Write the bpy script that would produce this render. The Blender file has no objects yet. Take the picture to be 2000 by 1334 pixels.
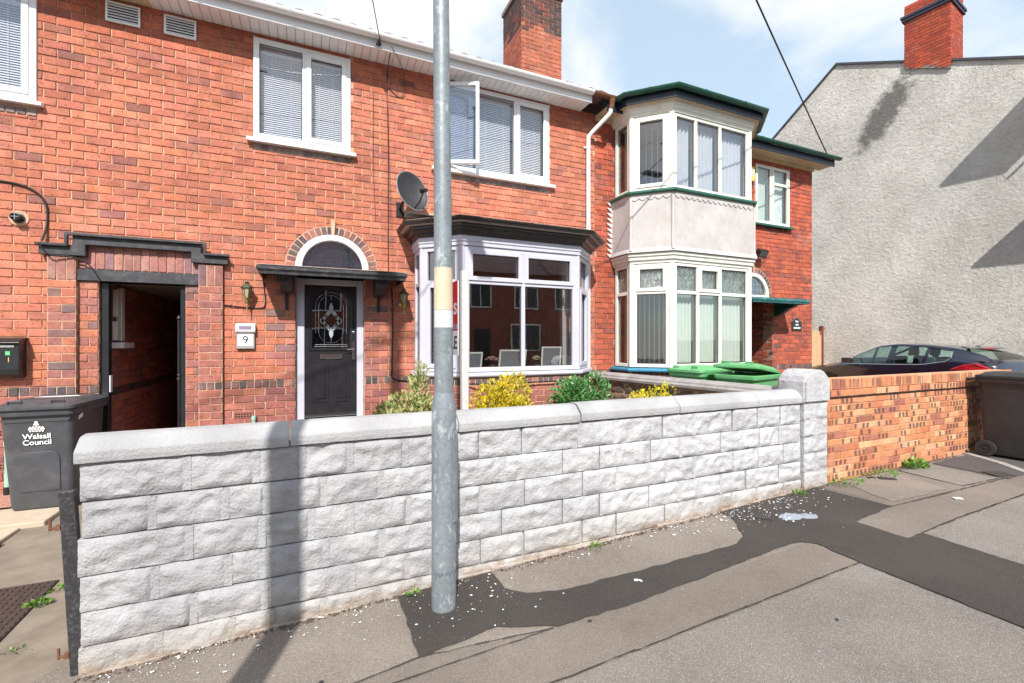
import bpy, bmesh, math, random
from mathutils import Vector, Matrix
R = math.radians
random.seed(9)
SC = bpy.context.scene
COL = SC.collection

# ------------------------------------------------------------------ camera
EYE = 1.74
cam = bpy.data.cameras.new('camera'); cam.sensor_width = 36.0; cam.lens = 36.0 * 889 / 2000
cam.clip_start = 0.05; cam.clip_end = 600; cam.shift_y = 0.0005
co = bpy.data.objects.new('camera', cam); COL.objects.link(co)
co.location = (0, 0, EYE); co.rotation_euler = (R(90), 0, -math.atan2(889, 2000))
SC.camera = co

# ------------------------------------------------------------------ world, sun, exposure
SUN = Vector((-0.36, -1.0, 1.02)).normalized()          # towards the sun
el = math.asin(SUN.z); az = math.atan2(SUN.x, SUN.y)
wd = bpy.data.worlds.new('World'); SC.world = wd; wd.use_nodes = True
nt = wd.node_tree; N = nt.nodes; L = nt.links; N.clear()
out = N.new('ShaderNodeOutputWorld')
sky = N.new('ShaderNodeTexSky'); sky.sky_type = 'NISHITA'; sky.sun_disc = False
sky.sun_elevation = el; sky.sun_rotation = az; sky.air_density = 1.0; sky.dust_density = 0.3; sky.ozone_density = 0.0
bg1 = N.new('ShaderNodeBackground'); bg1.inputs[1].default_value = 0.15
bg2 = N.new('ShaderNodeBackground'); bg2.inputs[0].default_value = (1.0, 1.0, 1.0, 1); bg2.inputs[1].default_value = 0.82
tc = N.new('ShaderNodeTexCoord'); mp = N.new('ShaderNodeMapping'); mp.inputs['Scale'].default_value = (1.0, 1.0, 1.9)
mp.inputs['Location'].default_value = (-4.4, -3.3, 3.1)
nz = N.new('ShaderNodeTexNoise'); nz.inputs['Scale'].default_value = 2.3; nz.inputs['Detail'].default_value = 8; nz.inputs['Roughness'].default_value = 0.52
nz.inputs['Distortion'].default_value = 0.25
cr = N.new('ShaderNodeValToRGB'); cr.color_ramp.elements[0].position = 0.44; cr.color_ramp.elements[1].position = 0.60
cr.color_ramp.elements[0].color = (0.62, 0.62, 0.62, 1); cr.color_ramp.elements[1].color = (1, 1, 1, 1)
ch_ = N.new('ShaderNodeValToRGB'); ch_.color_ramp.elements[0].position = 0.42; ch_.color_ramp.elements[1].position = 0.58; ch_.color_ramp.elements[0].color = (0.70, 0.87, 1.0, 1); ch_.color_ramp.elements[1].color = (1, 1, 1, 1)
L.new(nz.outputs['Fac'], ch_.inputs[0]); L.new(ch_.outputs[0], bg2.inputs[0])
mx = N.new('ShaderNodeMixShader')
L.new(tc.outputs['Generated'], mp.inputs[0]); L.new(mp.outputs[0], nz.inputs['Vector']); L.new(nz.outputs['Fac'], cr.inputs[0])
L.new(cr.outputs[0], mx.inputs[0]); L.new(sky.outputs[0], bg1.inputs[0]); L.new(bg1.outputs[0], mx.inputs[1]); L.new(bg2.outputs[0], mx.inputs[2])
L.new(mx.outputs[0], out.inputs[0])
sl = bpy.data.lights.new('sun', 'SUN'); sl.energy = 5.0; sl.angle = R(0.53); sl.color = (1.0, 0.955, 0.89)
so = bpy.data.objects.new('sun', sl); COL.objects.link(so); so.location = (-6, -18, 20)
so.rotation_euler = SUN.to_track_quat('Z', 'Y').to_euler()
SC.view_settings.view_transform = 'Standard'; SC.view_settings.look = 'None'
SC.view_settings.exposure = 0.47; SC.view_settings.gamma = 1.0; SC.view_settings.use_curve_mapping = False

# ------------------------------------------------------------------ materials
MATS = {}
def srgb(r, g, b, k=1.0):
    f = lambda c: (c / 255 / 12.92) if c / 255 <= 0.04045 else ((c / 255 + 0.055) / 1.055) ** 2.4
    return (f(r) * k, f(g) * k, f(b) * k, 1)
class NB:
    def __init__(s, name):
        s.m = bpy.data.materials.new(name); s.m.use_nodes = True
        s.t = s.m.node_tree; s.t.nodes.clear(); MATS[name] = s.m
        s.o = s.n('ShaderNodeOutputMaterial'); s.p = s.n('ShaderNodeBsdfPrincipled'); s.l(s.p.outputs[0], s.o.inputs[0])
        s.tc = s.n('ShaderNodeTexCoord')
    def n(s, t, **k):
        x = s.t.nodes.new(t)
        for a, b in k.items(): setattr(x, a, b)
        return x
    def l(s, a, b): s.t.links.new(a, b)
    def noise(s, scale, detail=4, rough=0.55, coord='Object', vec=None, dist=0, sc3=None):
        x = s.n('ShaderNodeTexNoise'); x.inputs['Scale'].default_value = scale; x.inputs['Detail'].default_value = detail
        x.inputs['Roughness'].default_value = rough; x.inputs['Distortion'].default_value = dist
        v = vec if vec is not None else s.pos()
        if sc3:
            mpp = s.n('ShaderNodeMapping'); mpp.inputs['Scale'].default_value = sc3; s.l(v, mpp.inputs[0]); v = mpp.outputs[0]
        s.l(v, x.inputs['Vector']); return x.outputs['Fac']
    def pos(s):
        if not hasattr(s, '_pos'): s._pos = s.n('ShaderNodeNewGeometry').outputs['Position']
        return s._pos
    def sep(s):
        if not hasattr(s, '_sep'):
            s._sep = s.n('ShaderNodeSeparateXYZ'); s.l(s.pos(), s._sep.inputs[0])
        return s._sep
    def voro(s, scale, feature='F1'):
        x = s.n('ShaderNodeTexVoronoi'); x.inputs['Scale'].default_value = scale; x.feature = feature
        s.l(s.pos(), x.inputs['Vector']); return x
    def ramp(s, fac, stops):
        x = s.n('ShaderNodeValToRGB'); e = x.color_ramp.elements
        while len(e) < len(stops): e.new(0.5)
        for i, (p, c) in enumerate(stops):
            e[i].position = p; e[i].color = c if len(c) == 4 else (*c, 1)
        s.l(fac, x.inputs[0]); return x.outputs[0]
    def v(s, c): return (c, c, c, 1)
    def mix(s, fac, a, b, mode='MIX'):
        x = s.n('ShaderNodeMix'); x.data_type = 'RGBA'; x.blend_type = mode
        for i, q in ((0, fac), (6, a), (7, b)):
            if isinstance(q, (int, float)): x.inputs[i].default_value = q
            elif isinstance(q, tuple): x.inputs[i].default_value = q if len(q) == 4 else (*q, 1)
            else: s.l(q, x.inputs[i])
        return x.outputs[2]
    def math(s, op, a, b=0.0):
        x = s.n('ShaderNodeMath', operation=op)
        for i, q in ((0, a), (1, b)):
            if isinstance(q, (int, float)): x.inputs[i].default_value = q
            else: s.l(q, x.inputs[i])
        return x.outputs[0]
    def col(s, c):
        if isinstance(c, tuple): s.p.inputs['Base Color'].default_value = c if len(c) == 4 else (*c, 1)
        else: s.l(c, s.p.inputs['Base Color'])
    def rough(s, r):
        if isinstance(r, (int, float)): s.p.inputs['Roughness'].default_value = r
        else: s.l(r, s.p.inputs['Roughness'])
    def bump(s, h, strength=0.3, dist=0.01):
        b = s.n('ShaderNodeBump'); b.inputs['Strength'].default_value = strength; b.inputs['Distance'].default_value = dist
        s.l(h, b.inputs['Height']); s.l(b.outputs[0], s.p.inputs['Normal']); return b

def brick_mat(name, src):
    m = NB(name)
    if src == 'obj': c = m.n('ShaderNodeObjectInfo').outputs['Color']
    else:
        a = m.n('ShaderNodeAttribute'); a.attribute_name = 'Col'; c = a.outputs['Color']
    big = m.noise(9, 3); fine = m.noise(85, 5, 0.65); spot = m.noise(38, 2, 0.5)
    c = m.mix(1.0, c, m.ramp(big, [(0.3, m.v(0.80)), (0.7, m.v(1.16))]), 'MULTIPLY')
    c = m.mix(1.0, c, m.ramp(fine, [(0.25, m.v(0.72)), (0.5, m.v(1.0)), (0.75, m.v(1.22))]), 'MULTIPLY')
    c = m.mix(m.ramp(spot, [(0.60, m.v(0)), (0.70, m.v(0.75))]), c, (0.06, 0.036, 0.032))
    soot = m.noise(1.1, 6, 0.65); c = m.mix(1.0, c, m.ramp(soot, [(0.32, m.v(0.84)), (0.62, m.v(1.10))]), 'MULTIPLY')
    pale = m.noise(2.7, 5, 0.6)
    c = m.mix(m.ramp(pale, [(0.58, m.v(0)), (0.78, m.v(0.33))]), c, (0.56, 0.36, 0.28))
    m.col(c); m.rough(0.88); m.bump(m.math('ADD', fine, m.math('MULTIPLY', spot, 0.6)), 0.5, 0.004)
    return m.m
M_BR = brick_mat('brick_clay', 'obj'); M_BRS = brick_mat('brick_clay_joined', 'col')

def simple(name, c, rough=0.5, metal=0.0, var=0.0, vs=6.0, bump=0.0, bs=60.0, spec=None, coat=0.0, dirt=None, ds=3.0):
    m = NB(name); cc = c if len(c) == 4 else (*c, 1)
    if var:
        n = m.noise(vs, 5, 0.6); cc = m.mix(1.0, cc, m.ramp(n, [(0.25, m.v(1 - var)), (0.75, m.v(1 + var))]), 'MULTIPLY')
    if dirt:
        n = m.noise(ds, 6, 0.65); cc = m.mix(m.ramp(n, [(0.5, m.v(0)), (0.75, m.v(0.6))]), cc, dirt)
    m.col(cc); m.rough(rough); m.p.inputs['Metallic'].default_value = metal
    if spec is not None: m.p.inputs['Specular IOR Level'].default_value = spec
    if coat: m.p.inputs['Coat Weight'].default_value = coat; m.p.inputs['Coat Roughness'].default_value = 0.05
    if bump: m.bump(m.noise(bs, 5, 0.6), bump, 0.004)
    return m.m
M_MORT = simple('mortar', (0.52, 0.335, 0.225), 0.95, var=0.22, vs=7, bump=0.5, bs=120)
M_MORTG = simple('mortar_grey', (0.40, 0.27, 0.19), 0.95, var=0.2, vs=7, bump=0.5, bs=120)
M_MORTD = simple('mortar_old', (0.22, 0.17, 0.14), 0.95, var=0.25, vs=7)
M_UPVC = simple('white_upvc', (0.80, 0.81, 0.82), 0.28, var=0.03, vs=3)
M_UPVCG = simple('shaded_lilac_upvc', (0.50, 0.50, 0.58), 0.3, var=0.04, vs=4)  # lilac-grey frames; shade from canopy and header partly put into this colour
M_WCREAM = simple('cream_white_paint', (0.76, 0.75, 0.68), 0.4, var=0.06, vs=5, dirt=(0.55, 0.52, 0.42), ds=6)
M_CREAM = simple('cream_paint', (0.62, 0.50, 0.31), 0.55, var=0.12, vs=4, dirt=(0.42, 0.33, 0.2), ds=5)
M_BLACK = simple('black_gloss_paint', (0.018, 0.018, 0.021), 0.3, var=0.3, vs=10, bump=0.12, bs=40)
M_BLACKW = simple('black_weathered_paint', (0.035, 0.035, 0.042), 0.5, var=0.35, vs=14, bump=0.35, bs=70, dirt=(0.12, 0.11, 0.1), ds=14)
M_GUTB = simple('brown_black_plastic', (0.028, 0.022, 0.02), 0.35, var=0.3, vs=8, dirt=(0.09, 0.07, 0.055), ds=9)
M_RUST = simple('rusty_iron', (0.15, 0.062, 0.032), 0.85, var=0.4, vs=20, bump=0.4)
M_GREEN = simple('dark_green_paint', (0.012, 0.085, 0.058), 0.33, var=0.3, vs=9, dirt=(0.06, 0.11, 0.08), ds=11)
M_GREENB = simple('teal_paint', (0.02, 0.14, 0.15), 0.4, var=0.3, vs=12, dirt=(0.3, 0.4, 0.38), ds=16)
M_BLUE = simple('blue_paint', (0.03, 0.21, 0.34), 0.4, var=0.2, vs=10)
M_NAVY = simple('dark_fascia', (0.012, 0.017, 0.03), 0.4, var=0.2, vs=8)
M_CABLE = simple('black_cable', (0.012, 0.012, 0.013), 0.5)
M_STEEL = simple('polished_steel', (0.6, 0.6, 0.62), 0.2, metal=1.0)
M_BRASS = simple('aged_brass', (0.45, 0.33, 0.13), 0.35, metal=0.8, var=0.2)
M_LAMPM = simple('bronze_lamp_metal', (0.10, 0.085, 0.055), 0.45, metal=0.4, var=0.3, vs=30)
M_LEADG = simple('lead_sheet', (0.46, 0.435, 0.43), 0.6, var=0.14, vs=3, dirt=(0.36, 0.30, 0.24), ds=5, bump=0.2, bs=14)
M_LEADR = simple('lead_roof', (0.36, 0.29, 0.26), 0.8, var=0.2, vs=6, bump=0.3)
M_TILE = simple('roof_tile', (0.16, 0.09, 0.10), 0.85, var=0.3, vs=7, bump=0.5, bs=30)
M_SLATE = simple('slate', (0.05, 0.05, 0.06), 0.6, var=0.3, vs=7)
M_WOOD = simple('pale_timber', (0.52, 0.33, 0.19), 0.75, var=0.22, vs=14, bump=0.3)
M_REDW = simple('red_brown_timber', (0.21, 0.055, 0.03), 0.6, var=0.2, vs=10)
M_POSTW = simple('white_timber', (0.55, 0.53, 0.53), 0.7, var=0.12, vs=18, dirt=(0.45, 0.35, 0.25), ds=22)
M_TERRA = simple('terracotta', (0.45, 0.17, 0.09), 0.85, var=0.2)
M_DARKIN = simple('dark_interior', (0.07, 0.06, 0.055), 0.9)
M_ROOM = simple('room_wallpaper', (0.26, 0.215, 0.17), 0.85, var=0.35, vs=2.6, dirt=(0.10, 0.06, 0.05), ds=7)
M_CARPET = simple('carpet', (0.20, 0.16, 0.13), 0.95)
M_BLIND = simple('blind_slat', (0.78, 0.78, 0.77), 0.5)
M_VBLIND = simple('blind_fabric', (0.62, 0.64, 0.62), 0.8, var=0.06, vs=9)
M_VBLINDB = simple('blind_fabric_beige', (0.50, 0.47, 0.38), 0.8, var=0.06, vs=9)
M_LACE = simple('lace_net', (0.74, 0.77, 0.76), 0.85, var=0.35, vs=22)
M_CURT = simple('curtain_fabric', (0.55, 0.49, 0.46), 0.85, var=0.1)
M_BING = simple('grey_bin_plastic', (0.062, 0.066, 0.076), 0.42, var=0.18, vs=5, dirt=(0.12, 0.12, 0.12), ds=8, bump=0.1, bs=200)
M_BINB = simple('brown_black_bin_plastic', (0.024, 0.023, 0.025), 0.4, var=0.2, vs=5, dirt=(0.045, 0.043, 0.044), ds=7)
M_BINGR = simple('green_bin_plastic', (0.11, 0.36, 0.14), 0.45, var=0.12, vs=5, dirt=(0.25, 0.5, 0.28), ds=9)
M_RUBBER = simple('rubber', (0.022, 0.021, 0.02), 0.8, var=0.3, vs=20)
M_WHITE = simple('white_print', (0.82, 0.82, 0.82), 0.5)
M_RED = simple('red_print', (0.62, 0.02, 0.025), 0.45)
M_DRED = simple('dark_red_print', (0.33, 0.015, 0.03), 0.45)
M_INK = simple('navy_print', (0.012, 0.014, 0.04), 0.5)
M_GOLD = simple('gold_print', (0.55, 0.35, 0.10), 0.4)
M_LABELC = simple('cream_label', (0.58, 0.47, 0.345), 0.6, var=0.07, vs=12)
M_LABELW = simple('white_label', (0.56, 0.58, 0.61), 0.5, var=0.05)
M_YELL = simple('yellow_alarm_plastic', (0.78, 0.50, 0.10), 0.4)
M_PURP = simple('solar_cell', (0.24, 0.19, 0.27), 0.2)
M_DISH = simple('dish_paint', (0.032, 0.031, 0.036), 0.5, var=0.2, vs=9, dirt=(0.02, 0.02, 0.02), ds=18)
M_DISHR = simple('dish_rim', (0.22, 0.23, 0.25), 0.4)
M_WPIPE = simple('white_pipe', (0.74, 0.75, 0.78), 0.35, var=0.05)
M_GPIPE = simple('green_pipe', (0.30, 0.50, 0.42), 0.5, var=0.15, vs=12)
M_GRATE = simple('airbrick_hole', (0.02, 0.012, 0.01), 0.9)
M_AIRB = simple('airbrick_clay', (0.27, 0.10, 0.075), 0.85, var=0.2, vs=20)
M_PAPER = simple('paper', (0.78, 0.79, 0.80), 0.8)
M_CARD = simple('black_card', (0.03, 0.03, 0.035), 0.5)
M_SOIL = simple('garden_soil', (0.085, 0.058, 0.04), 0.95, var=0.4, vs=12, bump=0.8, bs=25)
M_CONC = simple('concrete_path', (0.20, 0.165, 0.13), 0.92, var=0.28, vs=5, dirt=(0.13, 0.10, 0.06), ds=2.2, bump=0.6, bs=90)
M_FLAG = simple('flagstone', (0.46, 0.37, 0.28), 0.9, var=0.15, vs=8, bump=0.4, bs=70)
M_REDGR = simple('red_gravel', (0.38, 0.20, 0.15), 0.9, var=0.35, vs=40)
M_MAT = simple('brown_iron_cover', (0.055, 0.036, 0.030), 0.7, var=0.3, vs=25)
M_ROAD = simple('road_asphalt', (0.075, 0.073, 0.072), 0.92, var=0.25, vs=9, bump=0.6, bs=160)
M_KERB = simple('kerb_stone', (0.30, 0.285, 0.27), 0.9, var=0.2, vs=10)
M_TIMPOLE = simple('creosoted_timber', (0.12, 0.08, 0.05), 0.85, var=0.3, vs=9)
M_CAR = simple('dark_blue_car_paint', (0.006, 0.007, 0.022), 0.28, spec=0.5, coat=1.0)
M_CARTR = simple('black_trim', (0.012, 0.012, 0.013), 0.45)
M_CHROME = simple('chrome_trim', (0.75, 0.75, 0.77), 0.12, metal=1.0)
M_SEAT = simple('car_seat', (0.05, 0.05, 0.055), 0.8)
M_SEATB = simple('brown_headrest', (0.16, 0.085, 0.06), 0.8)
M_TAILL = simple('red_lens', (0.55, 0.01, 0.02), 0.12, coat=1.0)
M_FROSE = simple('pink_petal', (0.62, 0.42, 0.36), 0.7)
M_FCREAM = simple('cream_petal', (0.68, 0.62, 0.42), 0.7)
M_FLEAF = simple('plain_leaf', (0.06, 0.16, 0.06), 0.5)

def glass_mat(name, tint=(0.95, 0.965, 0.97), refl=1.0, rough=0.0, wob=0.0, amb=0.04):
    m = NB(name); tr = m.n('ShaderNodeBsdfTransparent'); tr.inputs[0].default_value = (*tint, 1)
    gl = m.n('ShaderNodeBsdfGlossy'); gl.inputs['Roughness'].default_value = rough
    lw = m.n('ShaderNodeLayerWeight'); lw.inputs[0].default_value = 0.5
    fac = m.math('ADD', m.math('MULTIPLY', m.math('POWER', lw.outputs['Facing'], 4.0), 0.9), amb + 0.045 * refl); fac = m.math('MINIMUM', fac, 1.0)
    mxs = m.n('ShaderNodeMixShader'); m.l(fac, mxs.inputs[0]); m.l(tr.outputs[0], mxs.inputs[1]); m.l(gl.outputs[0], mxs.inputs[2])
    if wob:
        b = m.n('ShaderNodeBump'); b.inputs['Strength'].default_value = wob; b.inputs['Distance'].default_value = 0.02
        m.l(m.noise(1.6, 2), b.inputs['Height']); m.l(b.outputs[0], gl.inputs['Normal'])
    m.l(mxs.outputs[0], m.o.inputs[0]); return m.m
M_GLASS = glass_mat('window_glass', wob=0.04, amb=0.13)
M_GLASSU = glass_mat('upper_window_glass', (0.935, 0.95, 0.985), 1.6, wob=0.03, amb=0.06)
M_GLASSG = glass_mat('green_tint_glass', (0.93, 0.965, 0.945), 1.3, wob=0.05, amb=0.05)
M_GLASSD = glass_mat('dark_door_glass', (0.60, 0.65, 0.68), 1.6, wob=0.05, amb=0.10)
M_GLASSF = glass_mat('fanlight_glass', (0.6, 0.65, 0.7), 1.6, wob=0.05, amb=0.22)
M_CARGL = glass_mat('car_glass', (0.72, 0.90, 0.84), 0.8)
def patterned_glass():
    m = NB('patterned_glass'); tr = m.n('ShaderNodeBsdfTransparent'); tr.inputs[0].default_value = (0.75, 0.82, 0.80, 1)
    gl = m.n('ShaderNodeBsdfGlossy'); gl.inputs['Roughness'].default_value = 0.08
    df = m.n('ShaderNodeBsdfDiffuse'); df.inputs[0].default_value = (0.5, 0.55, 0.54, 1)
    b = m.n('ShaderNodeBump'); b.inputs['Strength'].default_value = 0.8; b.inputs['Distance'].default_value = 0.02
    m.l(m.noise(24, 3, 0.6, dist=1.5), b.inputs['Height']); m.l(b.outputs[0], gl.inputs['Normal'])
    m1 = m.n('ShaderNodeMixShader'); m1.inputs[0].default_value = 0.25; m.l(tr.outputs[0], m1.inputs[1]); m.l(gl.outputs[0], m1.inputs[2])
    m2 = m.n('ShaderNodeMixShader'); m.l(m.ramp(m.noise(30, 3, 0.6, dist=2), [(0.5, m.v(0.02)), (0.65, m.v(0.5))]), m2.inputs[0])
    m.l(m1.outputs[0], m2.inputs[1]); m.l(df.outputs[0], m2.inputs[2]); m.l(m2.outputs[0], m.o.inputs[0]); return m.m
M_GLASSP = patterned_glass()

def white_block():
    m = NB('white_painted_stone'); s = m.sep()
    n1 = m.noise(3.2, 5); n2 = m.noise(24, 6, 0.65); n3 = m.noise(110, 4, 0.6)
    c = m.mix(m.ramp(n1, [(0.35, m.v(0)), (0.68, m.v(1))]), (0.32, 0.32, 0.335), (0.435, 0.435, 0.45))
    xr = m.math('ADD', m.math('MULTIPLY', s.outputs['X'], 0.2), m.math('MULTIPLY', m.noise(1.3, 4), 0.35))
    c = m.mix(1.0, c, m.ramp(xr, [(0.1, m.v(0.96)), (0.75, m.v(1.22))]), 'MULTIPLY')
    streak = m.noise(9, 5, 0.6, sc3=(1.6, 1, 0.16)); c = m.mix(m.ramp(streak, [(0.54, m.v(0)), (0.74, m.v(0.35))]), c, (0.30, 0.30, 0.29))
    c = m.mix(m.ramp(n2, [(0.53, m.v(0)), (0.72, m.v(0.45))]), c, (0.36, 0.36, 0.375))
    c = m.mix(m.ramp(n3, [(0.62, m.v(0)), (0.74, m.v(0.35))]), c, (0.28, 0.28, 0.29))
    # algae and brown splash along the foot of the wall (rises with the street)
    h = m.math('SUBTRACT', s.outputs['Z'], m.math('MULTIPLY', m.math('ADD', s.outputs['X'], 1.1), 0.0386))
    h = m.math('ADD', h, m.math('MULTIPLY', m.noise(7, 5, 0.65), -0.28))
    c = m.mix(m.ramp(m.math('ADD', h, 0.5), [(0.36, m.v(0.8)), (0.43, m.v(0))]), c, (0.26, 0.17, 0.12))
    c = m.mix(m.ramp(m.math('ADD', h, 0.5), [(0.42, m.v(0.30)), (0.60, m.v(0))]), c, (0.40, 0.35, 0.27))
    m.col(c); m.rough(0.72)
    m.bump(m.math('ADD', m.math('MULTIPLY', m.noise(16, 6, 0.62), 1.6), m.math('MULTIPLY', m.noise(60, 6, 0.65), 0.8)), 0.9, 0.014)
    return m.m
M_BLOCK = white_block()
def coping_m():
    m = NB('painted_coping'); n1 = m.noise(2.2, 5); n2 = m.noise(30, 6, 0.65)
    c = m.mix(m.ramp(n1, [(0.35, m.v(0)), (0.65, m.v(1))]), (0.33, 0.33, 0.34), (0.45, 0.45, 0.46))
    c = m.mix(m.ramp(n2, [(0.5, m.v(0)), (0.72, m.v(0.4))]), c, (0.36, 0.36, 0.37))
    m.col(c); m.rough(0.85); m.bump(m.math('ADD', m.math('ADD', m.noise(60, 6, 0.7), m.math('MULTIPLY', m.noise(11, 4), 1.2)), m.math('MULTIPLY', m.noise(200, 3), 0.6)), 0.9, 0.01); return m.m
M_COPE = coping_m()
def asphalt(name, a, b, speck, sp_amt=0.42, agg=170):
    m = NB(name); n1 = m.noise(1.4, 5, 0.6); n2 = m.noise(agg, 4, 0.75); n3 = m.voro(330).outputs['Color']
    c = m.mix(m.ramp(n1, [(0.3, m.v(0)), (0.7, m.v(1))]), tuple(q * 0.84 for q in a), tuple(q * 0.84 for q in b))
    c = m.mix(1.0, c, m.ramp(n2, [(0.3, m.v(0.58)), (0.5, m.v(1.0)), (0.72, m.v(1.42))]), 'MULTIPLY')
    bl = m.noise(0.55, 4, 0.6); c = m.mix(1.0, c, m.ramp(bl, [(0.3, m.v(0.80)), (0.7, m.v(1.14))]), 'MULTIPLY')
    sv = m.n('ShaderNodeSeparateColor'); m.l(n3, sv.inputs[0])
    c = m.mix(m.ramp(sv.outputs[0], [(0.80, m.v(0)), (0.93, m.v(sp_amt))]), c, speck)
    c = m.mix(m.ramp(sv.outputs[1], [(0.80, m.v(0)), (0.95, m.v(sp_amt))]), c, (a[0] * 0.35, a[1] * 0.33, a[2] * 0.33))
    st = m.noise(3.2, 7, 0.72); c = m.mix(m.ramp(st, [(0.55, m.v(0)), (0.76, m.v(0.45))]), c, (a[0] * 0.5, a[1] * 0.48, a[2] * 0.46))
    m.col(c); m.rough(0.9); m.bump(m.math('ADD', n2, m.math('MULTIPLY', m.noise(60, 3), 0.5)), 0.8, 0.006); return m.m
M_ASPL = asphalt('worn_grey_asphalt', (0.205, 0.172, 0.145), (0.278, 0.236, 0.202), (0.55, 0.50, 0.45))
M_ASPB = asphalt('brown_asphalt', (0.182, 0.152, 0.130), (0.235, 0.199, 0.172), (0.42, 0.33, 0.27))
M_ASPG = asphalt('pale_asphalt', (0.190, 0.168, 0.150), (0.250, 0.224, 0.202), (0.6, 0.56, 0.52))
M_ASPD = asphalt('fresh_dark_asphalt', (0.042, 0.035, 0.032), (0.062, 0.052, 0.047), (0.16, 0.13, 0.11), 0.35)
M_ASPM = asphalt('dark_grey_asphalt', (0.085, 0.076, 0.075), (0.11, 0.10, 0.10), (0.22, 0.2, 0.2), 0.3)
def render_m():
    m = NB('rough_render'); s = m.sep(); n1 = m.noise(0.9, 5); n2 = m.noise(10, 8, 0.74, sc3=(1, 0.95, 1.15), dist=0.5)
    c = m.mix(m.ramp(n1, [(0.3, m.v(0)), (0.7, m.v(1))]), (0.76, 0.725, 0.665), (0.86, 0.83, 0.775))
    c = m.mix(m.ramp(n2, [(0.47, m.v(0)), (0.64, m.v(0.5))]), c, (0.50, 0.475, 0.44))
    wet = m.noise(1.2, 6, 0.65, sc3=(1, 1, 0.35)); c = m.mix(m.ramp(wet, [(0.52, m.v(0)), (0.75, m.v(0.34))]), c, (0.44, 0.41, 0.37))
    old = m.noise(0.45, 5, 0.6); c = m.mix(1.0, c, m.ramp(old, [(0.35, m.v(0.84)), (0.65, m.v(1.06))]), 'MULTIPLY')
    # soot stain below the stack: a broken band leaning away from the street
    yy = m.math('SUBTRACT', s.outputs['Y'], 8.05); zz = m.math('SUBTRACT', s.outputs['Z'], 8.62)
    a = m.math('ADD', m.math('MULTIPLY', yy, 0.824), m.math('MULTIPLY', zz, 0.567)); b = m.math('SUBTRACT', m.math('MULTIPLY', yy, 0.567), m.math('MULTIPLY', zz, 0.824))
    r2 = m.math('ADD', m.math('POWER', m.math('ABSOLUTE', m.math('DIVIDE', a, 0.46)), 2.0), m.math('POWER', m.math('ABSOLUTE', m.math('DIVIDE', b, 1.25)), 2.0))
    r2 = m.math('ADD', m.math('SQRT', r2), m.math('MULTIPLY', m.math('SUBTRACT', m.noise(4.5, 6, 0.7), 0.5), 1.3))
    c = m.mix(m.ramp(r2, [(0.6, m.v(0.8)), (1.15, m.v(0))]), c, (0.085, 0.078, 0.075))
    m.col(c); m.rough(0.95)
    m.bump(m.math('ADD', n2, m.math('MULTIPLY', m.noise(48, 4, 0.6), 0.35)), 1.0, 0.13); return m.m
M_REND = render_m()
def galv():
    m = NB('galvanised_steel'); v = m.voro(70); s = m.n('ShaderNodeSeparateColor'); m.l(v.outputs['Color'], s.inputs[0])
    n = m.noise(22, 5, 0.65, sc3=(1, 1, 0.55), dist=0.6); n2 = m.noise(5, 4)
    c = m.mix(m.ramp(s.outputs[0], [(0.0, m.v(0)), (1.0, m.v(0.45))]), (0.19, 0.22, 0.24), (0.32, 0.36, 0.39))
    c = m.mix(m.ramp(n, [(0.56, m.v(0)), (0.66, m.v(0.7))]), c, (0.52, 0.55, 0.57))
    c = m.mix(m.ramp(n2, [(0.5, m.v(0)), (0.75, m.v(0.55))]), c, (0.13, 0.155, 0.165))
    m.col(c); m.rough(m.ramp(n, [(0.3, m.v(0.62)), (0.7, m.v(0.42))])); m.p.inputs['Metallic'].default_value = 0.25; return m.m
M_GALV = galv()
def leaf_mat(name, cols, rough=0.5):
    m = NB(name); r = m.n('ShaderNodeNewGeometry').outputs['Random Per Island']
    st = [(i / max(1, len(cols) - 1), (*c, 1)) for i, c in enumerate(cols)]
    c = m.ramp(r, st); m.col(c); m.rough(rough)
    m.p.inputs['Subsurface Weight'].default_value = 0.0
    tl = m.n('ShaderNodeBsdfTranslucent'); m.l(c, tl.inputs[0]); mxs = m.n('ShaderNodeMixShader'); mxs.inputs[0].default_value = 0.3
    m.l(m.p.outputs[0], mxs.inputs[1]); m.l(tl.outputs[0], mxs.inputs[2]); m.l(mxs.outputs[0], m.o.inputs[0]); return m.m
M_LVAR = leaf_mat('variegated_leaf', [(0.12, 0.20, 0.04), (0.28, 0.34, 0.10), (0.58, 0.54, 0.26), (0.20, 0.28, 0.07), (0.70, 0.62, 0.38), (0.42, 0.44, 0.14)])
M_LGOLD = leaf_mat('golden_leaf', [(0.16, 0.24, 0.02), (0.62, 0.47, 0.02), (0.76, 0.56, 0.03), (0.40, 0.38, 0.03), (0.80, 0.66, 0.06), (0.60, 0.50, 0.04)])
M_LGREEN = leaf_mat('green_leaf', [(0.05, 0.17, 0.04), (0.11, 0.30, 0.08), (0.08, 0.24, 0.06), (0.18, 0.38, 0.14), (0.04, 0.13, 0.03)], 0.35)
M_LYELL = leaf_mat('yellow_leaf', [(0.70, 0.60, 0.02), (0.62, 0.52, 0.02), (0.78, 0.68, 0.05), (0.45, 0.45, 0.03)])
M_LWEED = leaf_mat('weed_leaf', [(0.08, 0.22, 0.03), (0.16, 0.33, 0.05), (0.24, 0.36, 0.07), (0.06, 0.15, 0.03)])
M_STEM = simple('stem', (0.10, 0.075, 0.04), 0.8)

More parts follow.
